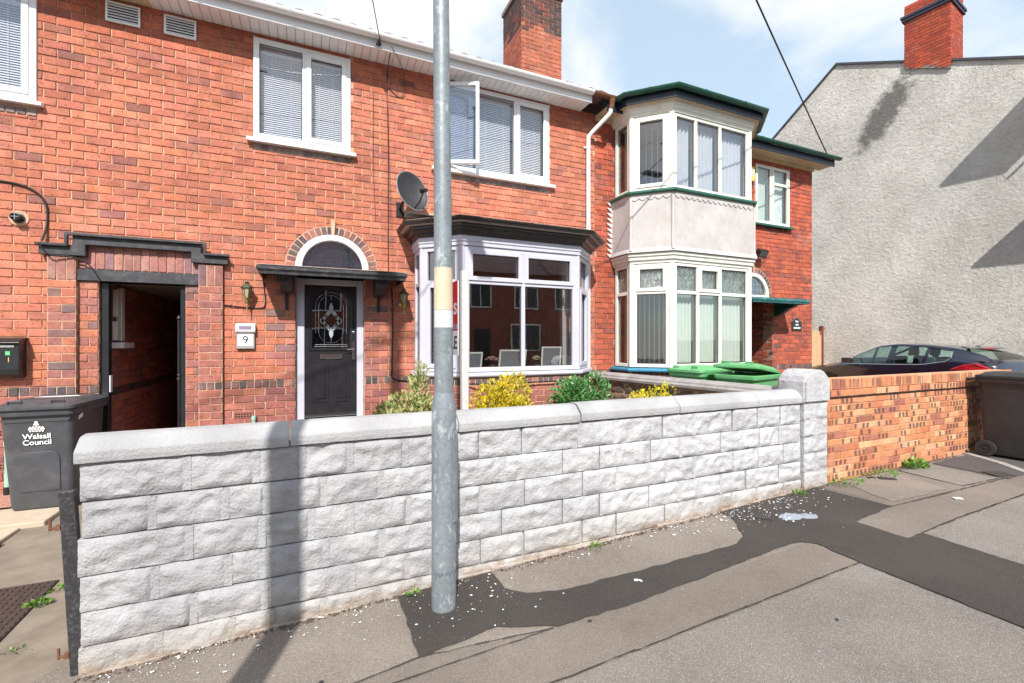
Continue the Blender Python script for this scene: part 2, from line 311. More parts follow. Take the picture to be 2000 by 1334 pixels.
# ------------------------------------------------------------------ mesh helpers
def link(o, parent=None, inv=True):
    COL.objects.link(o)
    if parent is not None:
        o.parent = parent
        if inv and parent.type == 'EMPTY' and parent.get('_world'):
            o.matrix_parent_inverse = Matrix.Translation(-parent.location)
    return o
def tag(o, label, cat, group=None):
    o['label'] = label; o['category'] = cat
    if group: o['group'] = group
    return o
def thing(name, label, cat, loc=(0, 0, 0), rz=0.0, group=None, world=False):
    o = bpy.data.objects.new(name, None); COL.objects.link(o); o.location = loc; o.rotation_euler = (0, 0, rz); o.empty_display_size = 0.1
    if world: o['_world'] = 1
    return tag(o, label, cat, group)
class MB:
    def __init__(s): s.v = []; s.f = []; s.c = None
    def add(s, vs, fs):
        b = len(s.v); s.v += [tuple(p) for p in vs]; s.f += [tuple(i + b for i in f) for f in fs]; return s
    def box(s, x0, x1, y0, y1, z0, z1, T=None):
        vs = [(x0, y0, z0), (x1, y0, z0), (x1, y1, z0), (x0, y1, z0), (x0, y0, z1), (x1, y0, z1), (x1, y1, z1), (x0, y1, z1)]
        if T: vs = [T(*p) for p in vs]
        return s.add(vs, [(0, 3, 2, 1), (4, 5, 6, 7), (0, 1, 5, 4), (1, 2, 6, 5), (2, 3, 7, 6), (3, 0, 4, 7)])
    def prism(s, poly, d0, d1, T):
        """poly: 2-D outline, extruded from d0 to d1; T(a, b, d) -> world."""
        n = len(poly); vs = [T(a, b, d0) for a, b in poly] + [T(a, b, d1) for a, b in poly]
        return s.add(vs, [tuple(range(n - 1, -1, -1)), tuple(range(n, 2 * n))] + [(i, (i + 1) % n, n + (i + 1) % n, n + i) for i in range(n)])
    def tube(s, pts, r, n=8, cap=True):
        pts = [Vector(p) for p in pts]; rs = r if isinstance(r, (list, tuple)) else [r] * len(pts); rings = []; up = None
        for i, p in enumerate(pts):
            d = (pts[min(i + 1, len(pts) - 1)] - pts[max(i - 1, 0)]).normalized()
            if up is None: up = d.orthogonal().normalized()
            up = (up - d * up.dot(d)).normalized(); w = d.cross(up)
            rings.append([p + (up * math.cos(2 * math.pi * k / n) + w * math.sin(2 * math.pi * k / n)) * rs[i] for k in range(n)])
        vs = [q for g in rings for q in g]; fs = []
        for i in range(len(pts) - 1):
            for k in range(n): fs.append((i * n + k, i * n + (k + 1) % n, (i + 1) * n + (k + 1) % n, (i + 1) * n + k))
        if cap: fs += [tuple(range(n - 1, -1, -1)), tuple((len(pts) - 1) * n + k for k in range(n))]
        return s.add(vs, fs)
    def lathe(s, prof, n=20, c=(0, 0, 0), T=None):
        vs = []; fs = []
        for r, z in prof:
            for k in range(n):
                p = (c[0] + r * math.cos(2 * math.pi * k / n), c[1] + r * math.sin(2 * math.pi * k / n), c[2] + z); vs.append(T(*p) if T else p)
        for i in range(len(prof) - 1):
            for k in range(n): fs.append((i * n + k, i * n + (k + 1) % n, (i + 1) * n + (k + 1) % n, (i + 1) * n + k))
        fs += [tuple(range(n - 1, -1, -1)), tuple((len(prof) - 1) * n + k for k in range(n))]
        return s.add(vs, fs)
    def sweep(s, path, prof, closed=True):
        """path: plan polyline of (x, y); prof: outline of (out, z); out is to the right of travel."""
        P = [Vector((p[0], p[1])) for p in path]; n = len(P); m = len(prof); rings = []
        for i in range(n):
            d0 = (P[i] - P[i - 1]).normalized() if i > 0 else None; d1 = (P[i + 1] - P[i]).normalized() if i < n - 1 else None
            if d0 is None: d0 = d1
            if d1 is None: d1 = d0
            n0 = Vector((d0.y, -d0.x)); n1 = Vector((d1.y, -d1.x)); mm = n0 + n1; mm = mm / max(1e-6, (1 + n0.dot(n1)))
            rings.append([(P[i].x + mm.x * o, P[i].y + mm.y * o, z) for o, z in prof])
        vs = [q for g in rings for q in g]; fs = []
        for i in range(n - 1):
            for k in range(m if closed else m - 1): fs.append((i * m + k, i * m + (k + 1) % m, (i + 1) * m + (k + 1) % m, (i + 1) * m + k))
        if closed: fs += [tuple(range(m - 1, -1, -1)), tuple((n - 1) * m + k for k in range(m))]
        return s.add(vs, fs)
    def mesh(s, name):
        me = bpy.data.meshes.new(name); me.from_pydata(s.v, [], s.f); me.update(); return me
    def build(s, name, mat, parent=None, bevel=0.0, smooth=False, fix=True, seg=1, inv=True, sub=0):
        me = s.mesh(name)
        if fix or bevel:
            bm = bmesh.new(); bm.from_mesh(me); bmesh.ops.recalc_face_normals(bm, faces=bm.faces)
            if bevel:
                ed = [e for e in bm.edges if len(e.link_faces) == 2 and e.calc_face_angle(0) > 0.5]
                bmesh.ops.bevel(bm, geom=ed, offset=bevel, segments=seg, affect='EDGES', clamp_overlap=True)
            bm.to_mesh(me); bm.free()
        for m in (mat if isinstance(mat, (list, tuple)) else [mat]): me.materials.append(m)
        if smooth:
            me.polygons.foreach_set('use_smooth', [True] * len(me.polygons)); me.set_sharp_from_angle(angle=R(38))
        o = bpy.data.objects.new(name, me); link(o, parent, inv); return o
def facet(p0, p1):
    a = Vector((p0[0], p0[1])); b = Vector((p1[0], p1[1])); d = (b - a); Lg = d.length; d.normalize(); n = Vector((d.y, -d.x))
    def T(u, w, z): return (a.x + d.x * u + n.x * w, a.y + d.y * u + n.y * w, z)
    return T, Lg
def text_mesh(txt, size, width=None, bold=0.0):
    cu = bpy.data.curves.new('lettering', 'FONT'); cu.body = txt; cu.size = size; cu.align_x = 'CENTER'; cu.align_y = 'CENTER'; cu.extrude = 0.0006; cu.offset = bold
    o = bpy.data.objects.new('lettering', cu); COL.objects.link(o)
    dg = bpy.context.evaluated_depsgraph_get(); me = bpy.data.meshes.new_from_object(o.evaluated_get(dg))
    bpy.data.objects.remove(o); bpy.data.curves.remove(cu)
    if width:
        xs = [v.co.x for v in me.vertices]; k = width / max(1e-6, max(xs) - min(xs))
        for v in me.vertices: v.co.x *= k
    return me
def lettering(txt, size, mat, parent, T, name='lettering', width=None, bold=0.0, inv=True):
    """T maps the flat text (a right, b up, d out of the face) to the parent's space."""
    me = text_mesh(txt, size, width, bold)
    for v in me.vertices: v.co = Vector(T(v.co.x, v.co.y, v.co.z))
    me.materials.clear(); me.materials.append(mat)
    o = bpy.data.objects.new(name, me); return link(o, parent, inv)
def struct(o): o['kind'] = 'structure'; return o
def stuff(o): o['kind'] = 'stuff'; return o
SA, CA = math.sin(math.atan2(889, 2000)), math.cos(math.atan2(889, 2000))
def depth(x, y): return x * SA + y * CA
def gz(x):
    """height of the pavement: the street climbs to the right."""
    if x < 5: return 0.0386 * (x + 1.1)
    return 0.2355 + 0.013 * (x - 5)
# ------------------------------------------------------------------ ground, pavement, road
def sheet(name, poly, mat, dz, zf=gz, cuts=(5.0,)):
    bm = bmesh.new(); vs = [bm.verts.new((x, y, 0)) for x, y in poly]; bm.faces.new(vs)
    for c in cuts: bmesh.ops.bisect_plane(bm, geom=bm.verts[:] + bm.edges[:] + bm.faces[:], plane_co=(c, 0, 0), plane_no=(1, 0, 0))
    bmesh.ops.triangulate(bm, faces=bm.faces[:]); bmesh.ops.recalc_face_normals(bm, faces=bm.faces[:])
    for v in bm.verts: v.co.z = zf(v.co.x) + dz
    me = bpy.data.meshes.new(name); bm.to_mesh(me); bm.free()
    if me.polygons and me.polygons[0].normal.z < 0: me.flip_normals()
    me.materials.append(mat); o = bpy.data.objects.new(name, me); COL.objects.link(o); return struct(o)
def rect(x0, x1, y0, y1): return [(x0, y0), (x1, y0), (x1, y1), (x0, y1)]
sheet('ground', rect(-220, 220, -220, 220), M_SOIL, -0.20)
sheet('road', rect(-90, 90, -8.2, -1.1), M_ROAD, -0.115)
sheet('opposite_pavement', rect(-90, 90, -11.2, -8.2), M_ASPL, 0.0)
sheet('pavement', rect(-40, 60, -0.95, 3.30), M_ASPL, 0.0)
mb = MB(); mb2 = MB()
for i in range(46):
    x = -20 + i * 0.92
    for (ya, yb) in ((-1.1, -.952),):
        z0, z1 = gz(x), gz(x + 0.91)
        mb.add([(x, ya, z0 - .2), (x + .91, ya, z1 - .2), (x + .91, yb, z1 - .2), (x, yb, z0 - .2), (x, ya, z0 + .005), (x + .91, ya, z1 + .005), (x + .91, yb, z1 + .005), (x, yb, z0 + .005)],
               [(0, 3, 2, 1), (4, 5, 6, 7), (0, 1, 5, 4), (1, 2, 6, 5), (2, 3, 7, 6), (3, 0, 4, 7)])
struct(mb.build('kerb', M_KERB))
# resurfaced strips and patches of the pavement
def wavy(pts, step=0.16, amp=0.008, seed=1):
    rr = random.Random(seed); outp = []
    for i in range(len(pts)):
        a = Vector(pts[i]); b = Vector(pts[(i + 1) % len(pts)]); n = max(1, int((b - a).length / step)); t = (b - a).normalized(); nn = Vector((-t.y, t.x))
        for k in range(n):
            p = a.lerp(b, k / n)
            if k: p = p + nn * rr.uniform(-amp, amp)
            outp.append((p.x, p.y))
    return outp
sheet('asphalt_strip', wavy([(-9, 1.93), (1.10, 1.93), (3.545, 1.935), (3.545, 2.30), (1.28, 2.285), (0.53, 2.40), (0.22, 2.365), (-9, 2.2)], seed=3), M_ASPB, 0.004)
sheet('asphalt_strip', wavy([(-9, -0.94), (3.545, -0.94), (3.545, 1.93), (1.1, 1.925), (-9, 1.925)], step=.4, amp=.004, seed=4), M_ASPG, 0.004)
sheet('asphalt_strip', wavy([(4.455, 1.99), (9.5, 2.08), (9.5, 2.35), (6.86, 2.3), (6.9, 2.98), (6.95, 3.05), (4.86, 3.05), (4.88, 2.39), (4.24, 2.354), (4.26, 1.985)], seed=5), M_ASPB, 0.004)
sheet('asphalt_strip', wavy([(4.44, -0.94), (20, -0.94), (20, 2.1), (9.5, 2.075), (4.46, 1.985)], step=.4, amp=.004, seed=6), M_ASPG, 0.004)
sheet('asphalt_patch', wavy([(5.0, 2.45), (5.9, 2.42), (6.0, 2.7), (6.05, 3.02), (5.2, 3.03)], amp=.02, seed=9), M_ASPL, 0.008)
sheet('asphalt_patch', wavy([(6.15, 2.40), (6.8, 2.36), (6.84, 2.95), (6.2, 2.98)], amp=.012, seed=10), M_ASPG, 0.008)
sheet('asphalt_patch', wavy([(0.53, 3.04), (0.533, 2.83), (0.529, 2.41), (1.0, 2.45), (1.31, 2.29), (1.84, 2.272), (3.40, 2.343), (3.50, 2.325), (3.57, 2.25), (3.55, 1.94), (3.545, 1.1), (3.545, -0.93),
      (4.435, -0.93), (4.435, 1.41), (4.46, 1.985), (4.26, 1.985), (4.24, 2.354), (4.88, 2.39), (4.835, 2.64), (4.80, 3.04), (3.44, 3.04), (3.40, 2.86), (3.20, 2.60), (3.05, 2.535), (2.56, 2.547), (1.55, 2.60), (1.30, 2.68), (1.19, 2.80), (1.186, 3.04)], step=.06, amp=.009, seed=7), M_ASPD, 0.008)
sheet('asphalt_patch', wavy([(6.92, 2.98), (6.88, 2.3), (9.6, 2.36), (9.6, 3.03)], seed=8), M_ASPM, 0.008)
def seam(pts, w=.006, sd=1, mat=None):
    rr = random.Random(sd); q = wavy(pts + [pts[-1]], .07, .005, sd)[:-1]; mbs = MB()
    for a, b in zip(q[:-1], q[1:]):
        a, b = Vector(a), Vector(b)
        if (b - a).length < 1e-4 or rr.random() < .05: continue
        t = (b - a).normalized(); n = Vector((-t.y, t.x)) * w * rr.uniform(.35, 1.2)
        mbs.add([(p.x, p.y, gz(p.x) + .0105) for p in (a - n, b - n, b + n, a + n)], [(0, 1, 2, 3)])
    o = mbs.build('asphalt_joint', mat or M_ASPD, fix=False); return struct(o)
seam([(-6, 2.2), (.22, 2.366), (.53, 2.402), (1.28, 2.287)], .0045, 1); seam([(-6, 1.928), (1.1, 1.93), (3.54, 1.934)], .004, 2); seam([(4.46, 1.985), (9.5, 2.077)], .007, 3)
seam([(6.84, 2.95), (6.8, 2.36), (6.15, 2.4), (6.2, 2.98)], .006, 7); seam([(3.548, 1.93), (3.546, -.9)], .006, 8); seam([(4.437, 1.4), (4.437, -.9)], .006, 9)
seam([(4.88, 2.39), (5.4, 2.36), (6.9, 2.33)], .005, 10)
mb = MB()
pa = [(7.86, 3.03), (7.62, 2.62), (7.40, 2.37), (7.2, 2.1)]
for a, b in zip(pa[:-1], pa[1:]):
    t = (Vector(b) - Vector(a)).normalized(); n = Vector((-t.y, t.x)) * 0.045
    q = [(a[0] + n.x, a[1] + n.y), (b[0] + n.x, b[1] + n.y), (b[0] - n.x, b[1] - n.y), (a[0] - n.x, a[1] - n.y)]
    mb.add([(x, y, gz(x) - .03) for x, y in q] + [(x, y, gz(x) + .016) for x, y in q], [(3, 2, 1, 0), (4, 5, 6, 7), (0, 1, 5, 4), (1, 2, 6, 5), (2, 3, 7, 6), (3, 0, 4, 7)])
struct(mb.build('edging_kerb', M_KERB))
sheet('driveway', rect(9.25, 30, 3.3, 14), M_ASPM, 0.012)
# garden path on the left, garden beds, forecourt of the right house
def pz(y): return -0.012 + 0.042 * max(0, y - 3.05)
def flat(name, poly, mat, dz, zf):
    bm = bmesh.new(); vs = [bm.verts.new((x, y, zf(y) + dz)) for x, y in poly]; bm.faces.new(vs); bmesh.ops.recalc_face_normals(bm, faces=bm.faces[:])
    me = bpy.data.meshes.new(name); bm.to_mesh(me); bm.free()
    if me.polygons[0].normal.z < 0: me.flip_normals()
    me.materials.append(mat); o = bpy.data.objects.new(name, me); COL.objects.link(o); return struct(o)
flat('garden_path', rect(-6, -1.02, 3.05, 6.75), M_CONC, 0.0, pz)
mb = MB()
for i, (ya, yb) in enumerate(((4.86, 5.42), (5.44, 5.98))):
    for k in range(3):
        xb = -2.36 + 0.27 * (yb - 5.3) - k * 0.62; xa = xb - 0.60
        mb.box(xa, xb, ya, yb, pz(yb) - .03, pz(yb) + .022)
fl = mb.build('path_flagstones', M_FLAG, bevel=.006); struct(fl)
flat('gravel_strip', rect(-6, -2.2, 6.0, 6.49), M_REDGR, 0.03, pz)
flat('front_garden_bed', rect(-1.0, 4.3, 3.15, 6.49), M_SOIL, 0.30, lambda y: 0)
flat('right_forecourt', rect(4.45, 12, 3.2, 6.49), M_ASPM, 0.262, lambda y: 0)

# ------------------------------------------------------------------ brickwork
RB = random.Random(21)
def brick_verts(Lb, H, rr, dp=0.03, ch=0.004):
    j = lambda a: rr.uniform(-a, a)
    u, h = Lb / 2, H / 2; tl = j(0.0022); tt = j(0.0022)
    fi = [(-u + ch, -h + ch), (u - ch, -h + ch), (u - ch, h - ch), (-u + ch, h - ch)]
    fo = [(-u, -h), (u, -h), (u, h), (-u, h)]
    vs = [(a + j(.0026), tl * a / u + tt * b / h + j(.0012), b + j(.0024)) for a, b in fi] + [(a + j(.003), -ch, b + j(.0022)) for a, b in fo] + [(a, -dp, b) for a, b in fo]
    fs = [(0, 1, 2, 3)] + [(i, i + 4, (i + 1) % 4 + 4, (i + 1) % 4) for i in range(4)] + [(i + 4, i + 8, (i + 1) % 4 + 8, (i + 1) % 4 + 4) for i in range(4)]
    return vs, fs
BCACHE = {}
def brick_mesh(Lb, H, mat):
    k = (round(Lb, 2), round(H, 3), RB.randint(0, 5), mat.name)
    if k not in BCACHE:
        vs, fs = brick_verts(k[0], k[1], RB); me = bpy.data.meshes.new('brick'); me.from_pydata(vs, [], fs); me.update(); me.materials.append(mat); BCACHE[k] = me
    return BCACHE[k]
def sub_rects(r, ops):
    todo = [r]
    for (a0, a1, b0, b1) in ops:
        nxt = []
        for (x0, x1, z0, z1) in todo:
            if a1 <= x0 or a0 >= x1 or b1 <= z0 or b0 >= z1: nxt.append((x0, x1, z0, z1)); continue
            if a0 > x0: nxt.append((x0, a0, z0, z1))
            if a1 < x1: nxt.append((a1, x1, z0, z1))
            xa, xb = max(x0, a0), min(x1, a1)
            if b0 > z0: nxt.append((xa, xb, z0, b0))
            if b1 < z1: nxt.append((xa, xb, b1, z1))
        todo = nxt
    return todo
PX, PZ = 0.2336, 0.0885
class Brickwork:
    """collects single bricks; the nearest to the viewer become objects, the rest one joined part."""
    def __init__(s): s.b = []
    def rows(s, T, u0, u1, z0, z1, colf, ops=(), arch=None, px=PX, pz=PZ, off=0.0, flip=0, j=0.0045, w=0.0, softl=False, softr=False):
        n = int(round((z1 - z0) / pz)); pz = (z1 - z0) / max(1, n)
        for r in range(n):
            za, zb = z0 + r * pz, z0 + (r + 1) * pz
            sh = off + (px / 2 if (r + flip) % 2 else 0) + (((r * 37) % 11) - 5) * .0008
            k = math.floor((u0 - sh) / px)
            while sh + k * px < u1:
                x0, x1 = max(u0, sh + k * px), min(u1, sh + (k + 1) * px)
                if softr: x1 = sh + (k + 1) * px
                if softl and sh + k * px < u0: k += 1; continue
                k += 1
                for q in sub_rects((x0, x1, za, zb), ops):
                    if arch:
                        xc, zc, Rm = arch; zm = (q[2] + q[3]) / 2
                        if zm > zc - .02 and abs(zm - zc) < Rm:
                            hw = math.sqrt(Rm * Rm - (zm - zc) ** 2)
                            parts = sub_rects(q, [(xc - hw, xc + hw, q[2] - 1, q[3] + 1)])
                        else: parts = [q]
                    else: parts = [q]
                    for p in parts:
                        if p[1] - p[0] > .035 and p[3] - p[2] > .02: s.one(T, p, colf, j, w)
    def one(s, T, p, colf, j=0.005, w=0.0):
        x0, x1, z0, z1 = p; c = colf((x0 + x1) / 2, (z0 + z1) / 2)
        s.b.append((T, x0 + j, x1 - j, z0 + j, z1 - j, c, w + RB.uniform(-.0015, .0025)))
    def headers(s, T, u0, u1, z0, z1, colf, pitch=0.0825, ops=(), w=0.0):
        n = max(1, int(round((u1 - u0) / pitch))); pitch = (u1 - u0) / n
        for k in range(n):
            for q in sub_rects((u0 + k * pitch, u0 + (k + 1) * pitch, z0, z1), ops):
                if q[1] - q[0] > .03 and q[3] - q[2] > .03: s.one(T, q, colf, 0.005, w)
    def emit(s, parent, limit=300, jname='joined_bricks', single=True):
        def key(b):
            p = b[0]((b[1] + b[2]) / 2, 0, (b[3] + b[4]) / 2); d = depth(p[0], p[1])
            px = 1000 + 889 * (p[0] * CA - p[1] * SA) / d; py = 668 - 889 * (p[2] - EYE) / d
            area = (b[2] - b[1]) * (b[4] - b[3]) / (d * d)
            vis = -5 < px < 2005 and -5 < py < 1340
            return (0 if vis else 1, -area)
        items = sorted(s.b, key=key) if single else s.b
        ones, rest = (items[:limit], items[limit:]) if single else ([], items)
        for b in ones:
            T = b[0]; uc, zc = (b[1] + b[2]) / 2, (b[3] + b[4]) / 2
            me = brick_mesh(b[2] - b[1], b[4] - b[3], M_BR); o = bpy.data.objects.new('brick', me); COL.objects.link(o)
            p = Vector(T(uc, b[6], zc)); du = Vector(T(uc + 1, 0, zc)) - Vector(T(uc, 0, zc))
            # mesh is (u, w, z): w points out of the wall
            nn = Vector(T(uc, 1, zc)) - Vector(T(uc, 0, zc)); m3 = Matrix(((du.x, nn.x, 0, p.x), (du.y, nn.y, 0, p.y), (du.z, nn.z, 1, p.z), (0, 0, 0, 1)))
            o.parent = parent
            o.matrix_basis = m3; o.color = (*b[5], 1)
        if rest:
            vs, fs, cs = [], [], []
            for b in rest:
                T = b[0]; uc, zc = (b[1] + b[2]) / 2, (b[3] + b[4]) / 2; bv, bf = brick_verts(b[2] - b[1], b[4] - b[3], RB); k = len(vs)
                vs += [T(uc + a, b[6] + w, zc + z) for a, w, z in bv]
                for f in bf: fs.append(tuple(i + k for i in f)); cs.append(b[5])
            me = bpy.data.meshes.new(jname); me.from_pydata(vs, [], fs); me.update(); me.materials.append(M_BRS)
            at = me.color_attributes.new('Col', 'FLOAT_COLOR', 'CORNER'); buf = []
            for f, c in zip(fs, cs): buf += [c[0], c[1], c[2], 1.0] * len(f)
            at.data.foreach_set('color', buf)
            o = bpy.data.objects.new(jname, me); link(o, parent); stuff(o)
def pick(pal):
    r = RB.random() * sum(w for w, c in pal)
    for w, c in pal:
        r -= w
        if r <= 0: break
    k = RB.uniform(.89, 1.10); return (c[0] * k, c[1] * k * RB.uniform(.95, 1.05), c[2] * k * RB.uniform(.93, 1.07))
P_UP = [(8, (.455, .150, .092)), (5, (.485, .172, .108)), (3, (.42, .136, .086)), (1.4, (.355, .128, .092)), (.4, (.28, .11, .09)), (1.5, (.50, .165, .088))]
P_UPD = [(5, (.42, .122, .068)), (3, (.375, .108, .064)), (.8, (.31, .098, .07))]
P_LOW = [(5, (.32, .112, .092)), (3, (.36, .13, .10)), (1.5, (.26, .095, .088)), (1, (.40, .15, .10))]
P_PIL = [(5, (.37, .135, .10)), (3, (.31, .122, .105)), (1.0, (.22, .115, .11)), (2.5, (.44, .145, .085)), (.4, (.17, .105, .11))]
P_HEAD = [(3, (.19, .095, .09)), (3, (.12, .085, .09)), (2, (.07, .058, .062)), (2, (.29, .12, .10))]
P_GREY = [(3, (.21, .18, .18)), (2, (.15, .12, .125)), (2, (.26, .20, .19))]
P_SOLD = [(4, (.34, .15, .125)), (3, (.28, .12, .11)), (2, (.22, .12, .13)), (1, (.40, .2, .16))]
P_H3 = [(6, (.43, .095, .05)), (3, (.37, .08, .045)), (2, (.31, .075, .05)), (1, (.25, .07, .05))]
P_H3L = [(4, (.34, .085, .055)), (3, (.27, .07, .05)), (2, (.15, .06, .05)), (2, (.42, .10, .05))]
P_DARK = [(3, (.10, .045, .04)), (3, (.06, .04, .04)), (2, (.17, .05, .035))]
FY = 6.5
TF = lambda u, w, z: (u, FY - w, z)             # front of the terrace

def wall_cells(u0, u1, z0, z1, ops, T, w0, w1):
    """mortar bed with openings"""
    xs = sorted({u0, u1, *[v for o in ops for v in o[:2] if u0 < v < u1]}); zs = sorted({z0, z1, *[v for o in ops for v in o[2:4] if z0 < v < z1]})
    m = MB()
    for a, b in zip(xs[:-1], xs[1:]):
        run = None
        for c, d in zip(zs[:-1], zs[1:]):
            xm, zm = (a + b) / 2, (c + d) / 2; hole = any(o[0] < xm < o[1] and o[2] < zm < o[3] for o in ops)
            if not hole: run = (run[0], d) if run else (c, d)
            if (hole or d == zs[-1]) and run: m.box(a, b, -w1, -w0, run[0], run[1], lambda u, w, z: T(u, w, z)); run = None
            if hole: run = None
    return m
# ------------------------------------------------------------------ windows
def window(parent, T, u0, u1, z0, z1, cols, fm, gm, fw=0.055, d0=-0.045, d1=0.018, trans=None, sash=(), sill=None, name='window', pane_w=-0.012, mw=0.05):
    """cols: inner mullion centres; trans: transom height; sash: set of (col, row) opening lights with their own frame"""
    m = MB(); bx = lambda a, b, c, d, e0=d0, e1=d1: m.box(a, b, e0, e1, c, d, T)
    bx(u0, u0 + fw, z0, z1); bx(u1 - fw, u1, z0, z1); bx(u0 + fw, u1 - fw, z0, z0 + fw); bx(u0 + fw, u1 - fw, z1 - fw, z1)
    for c in cols: bx(c - mw / 2, c + mw / 2, z0 + fw, z1 - fw, d0 + .002, d1 - .002)
    edges = [u0 + fw] + [e for c in cols for e in (c - mw / 2, c + mw / 2)] + [u1 - fw]
    spans = [(edges[2 * i], edges[2 * i + 1]) for i in range(len(edges) // 2)]
    if trans:
        for a, b in spans: bx(a, b, trans - mw / 2, trans + mw / 2, d0 + .004, d1 - .004)
    fr = m.build(name, fm, parent, bevel=.004)
    rws = [(z0 + fw, z1 - fw)] if not trans else [(z0 + fw, trans - mw / 2), (trans + mw / 2, z1 - fw)]
    for ci, (a, b) in enumerate(spans):
        for ri, (c, d) in enumerate(rws):
            if (ci, ri) in sash:
                s = MB(); e = 0.046; q = d1 + .014
                s.box(a - .012, a + e, d1 - .03, q, c - .012, d + .012, T); s.box(b - e, b + .012, d1 - .03, q, c - .012, d + .012, T)
                s.box(a + e, b - e, d1 - .03, q, c - .012, c + e, T); s.box(a + e, b - e, d1 - .03, q, d - e, d + .012, T)
                s.build('sash', fm, fr, bevel=.005); ia, ib, ic, id_ = a + e, b - e, c + e, d - e
            else: ia, ib, ic, id_ = a, b, c, d
            g = MB(); g.box(ia, ib, pane_w - .003, pane_w + .003, ic, id_, T)
            gg = gm[ri] if isinstance(gm, (list, tuple)) else gm
            g.build('pane', gg, fr)
            # dark gasket line round the pane
            k = MB(); t = .006; e0, e1 = pane_w + .004, pane_w + .010
            k.box(ia, ib, e0, e1, ic, ic + t, T); k.box(ia, ib, e0, e1, id_ - t, id_, T); k.box(ia, ia + t, e0, e1, ic + t, id_ - t, T); k.box(ib - t, ib, e0, e1, ic + t, id_ - t, T)
            k.build('gasket', M_CARTR, fr)
    if sill:
        sm, out_, th, ext = sill; s = MB()
        s.prism([(d0, z0 - th), (out_, z0 - th - .012), (out_, z0 - .018), (d1 * .5, z0 - .001)], u0 - ext, u1 + ext, lambda w, z, u: T(u, w, z)); s.build('sill', sm, fr, bevel=.004)
    return fr
def venetian(fr, T, u0, u1, z0, z1, w=-0.11, pitch=0.027, tilt=1.0):
    m = MB(); n = int((z1 - z0) / pitch)
    for i in range(n):
        z = z0 + i * pitch; a = .0125 * math.cos(tilt); b = .0125 * math.sin(tilt)
        m.add([T(u0, w - a, z + b), T(u1, w - a, z + b), T(u1, w + a, z - b), T(u0, w + a, z - b)], [(0, 1, 2, 3)])
    for u in (u0 + .12, u1 - .12): m.box(u - .002, u + .002, w + .012, w + .014, z0, z1, T)
    m.box(u0, u1, w - .015, w + .015, z1 - .02, z1 + .02, T)
    return m.build('blind', M_BLIND, fr, fix=False)
def vertical_blind(fr, T, u0, u1, z0, z1, n, w=-0.13, ang=0.5, mat=None, slat=0.085):
    mat = mat or M_VBLIND; me = None
    for i in range(n):
        u = u0 + (u1 - u0) * (i + .5) / n; c, s_ = math.cos(ang) * slat / 2, math.sin(ang) * slat / 2
        m = MB(); m.add([T(u - c, w - s_, z0), T(u, w + .004, z0), T(u + c, w + s_, z0), T(u - c, w - s_, z1), T(u, w + .004, z1), T(u + c, w + s_, z1)], [(0, 1, 4, 3), (1, 2, 5, 4)])
        m.build('blind_slat', mat, fr, fix=False, smooth=False)
    m = MB(); m.box(u0, u1, w - .02, w + .02, z1, z1 + .03, T); m.build('blind_rail', M_UPVC, fr)
# ------------------------------------------------------------------ the terrace: three houses
def gutter(parent, path, z, mat, rad=0.058, out0=0.0, name='gutter', clips=0.9, half=True):
    prof = []
    for k in range(9):
        a = math.pi * k / 8; prof.append((out0 + rad - rad * math.cos(a), z - rad * math.sin(a) * 1.0))
    inner = [(out0 + rad + (rad - .006) * math.cos(math.pi * k / 8), z - (rad - .006) * math.sin(math.pi * k / 8)) for k in range(9)]
    m = MB(); m.sweep(path, prof + inner); g = m.build(name, mat, parent, smooth=True)
    for a, b in zip(path[:-1], path[1:]):
        T, Lg = facet(a, b)
        n = int(Lg / clips)
        for i in range(n):
            u = (i + .5) * Lg / n; mm = MB(); pr = [(out0 + rad - (rad + .006) * math.cos(math.pi * k / 8), z + .004 - (rad + .006) * math.sin(math.pi * k / 8)) for k in range(9)]
            ip = [(out0 + rad - (rad + .0005) * math.cos(math.pi * k / 8), z + .004 - (rad + .0005) * math.sin(math.pi * k / 8)) for k in range(8, -1, -1)]
            mm.prism(pr + ip, u - .016, u + .016, lambda o, zz, uu: T(uu, o, zz)); mm.build('gutter_bracket', mat, g)
    return g
def tile_edge(parent, path, z, out_, mat=None):
    m = MB()
    for a, b in zip(path[:-1], path[1:]):
        T, Lg = facet(a, b); n = max(1, int(Lg / .21)); p = Lg / n
        for i in range(n):
            u = i * p
            pr = [(u + p * t, z + .02 * math.sin(math.pi * t) ** 2 + RB.uniform(0, .004)) for t in (0, .2, .4, .6, .8, 1)] + [(u + p, z - .02), (u, z - .02)]
            m.prism(pr, out_ - .35, out_ + RB.uniform(-.004, .006), lambda q, zz, w: T(q, w, zz))
    return m.build('eave_tiles', mat or M_TILE, parent)
HB = (-4.6, -0.965, 4.43, 10.15)                # party lines
# ---- left house -----------------------------------------------------------------
hl = thing('terraced_house', 'leftmost red brick house with two slatted white vents and a dark covered passage', 'house', (-2.6, 6.6, 0), world=True)
PASS = (-2.15, -1.345, 0.0, 2.414)
WL = (-4.0, -2.66, 4.30, 5.52)
opsL = [PASS, WL, (-2.56, -0.965, -1, 2.79)]
core = wall_cells(HB[0], HB[1], 0, 5.62, [PASS, WL], TF, 0.010, 0.23).build('wall', M_MORT, hl)
bw = Brickwork()
def colL(x, z):
    if z < 1.165: return pick(P_LOW)
    return pick(P_UPD if z > 5.2 else P_UP)
subL = [(-4.0, -2.66, 4.145, 4.30)]
bw.rows(TF, HB[0], HB[1], 1.262, 5.62, colL, opsL + subL, off=.07, softr=True)
bw.rows(TF, HB[0], -2.56, 0.02, 1.165, colL, opsL)
bw.headers(TF, HB[0], -2.56, 1.165, 1.262, lambda x, z: pick(P_HEAD))
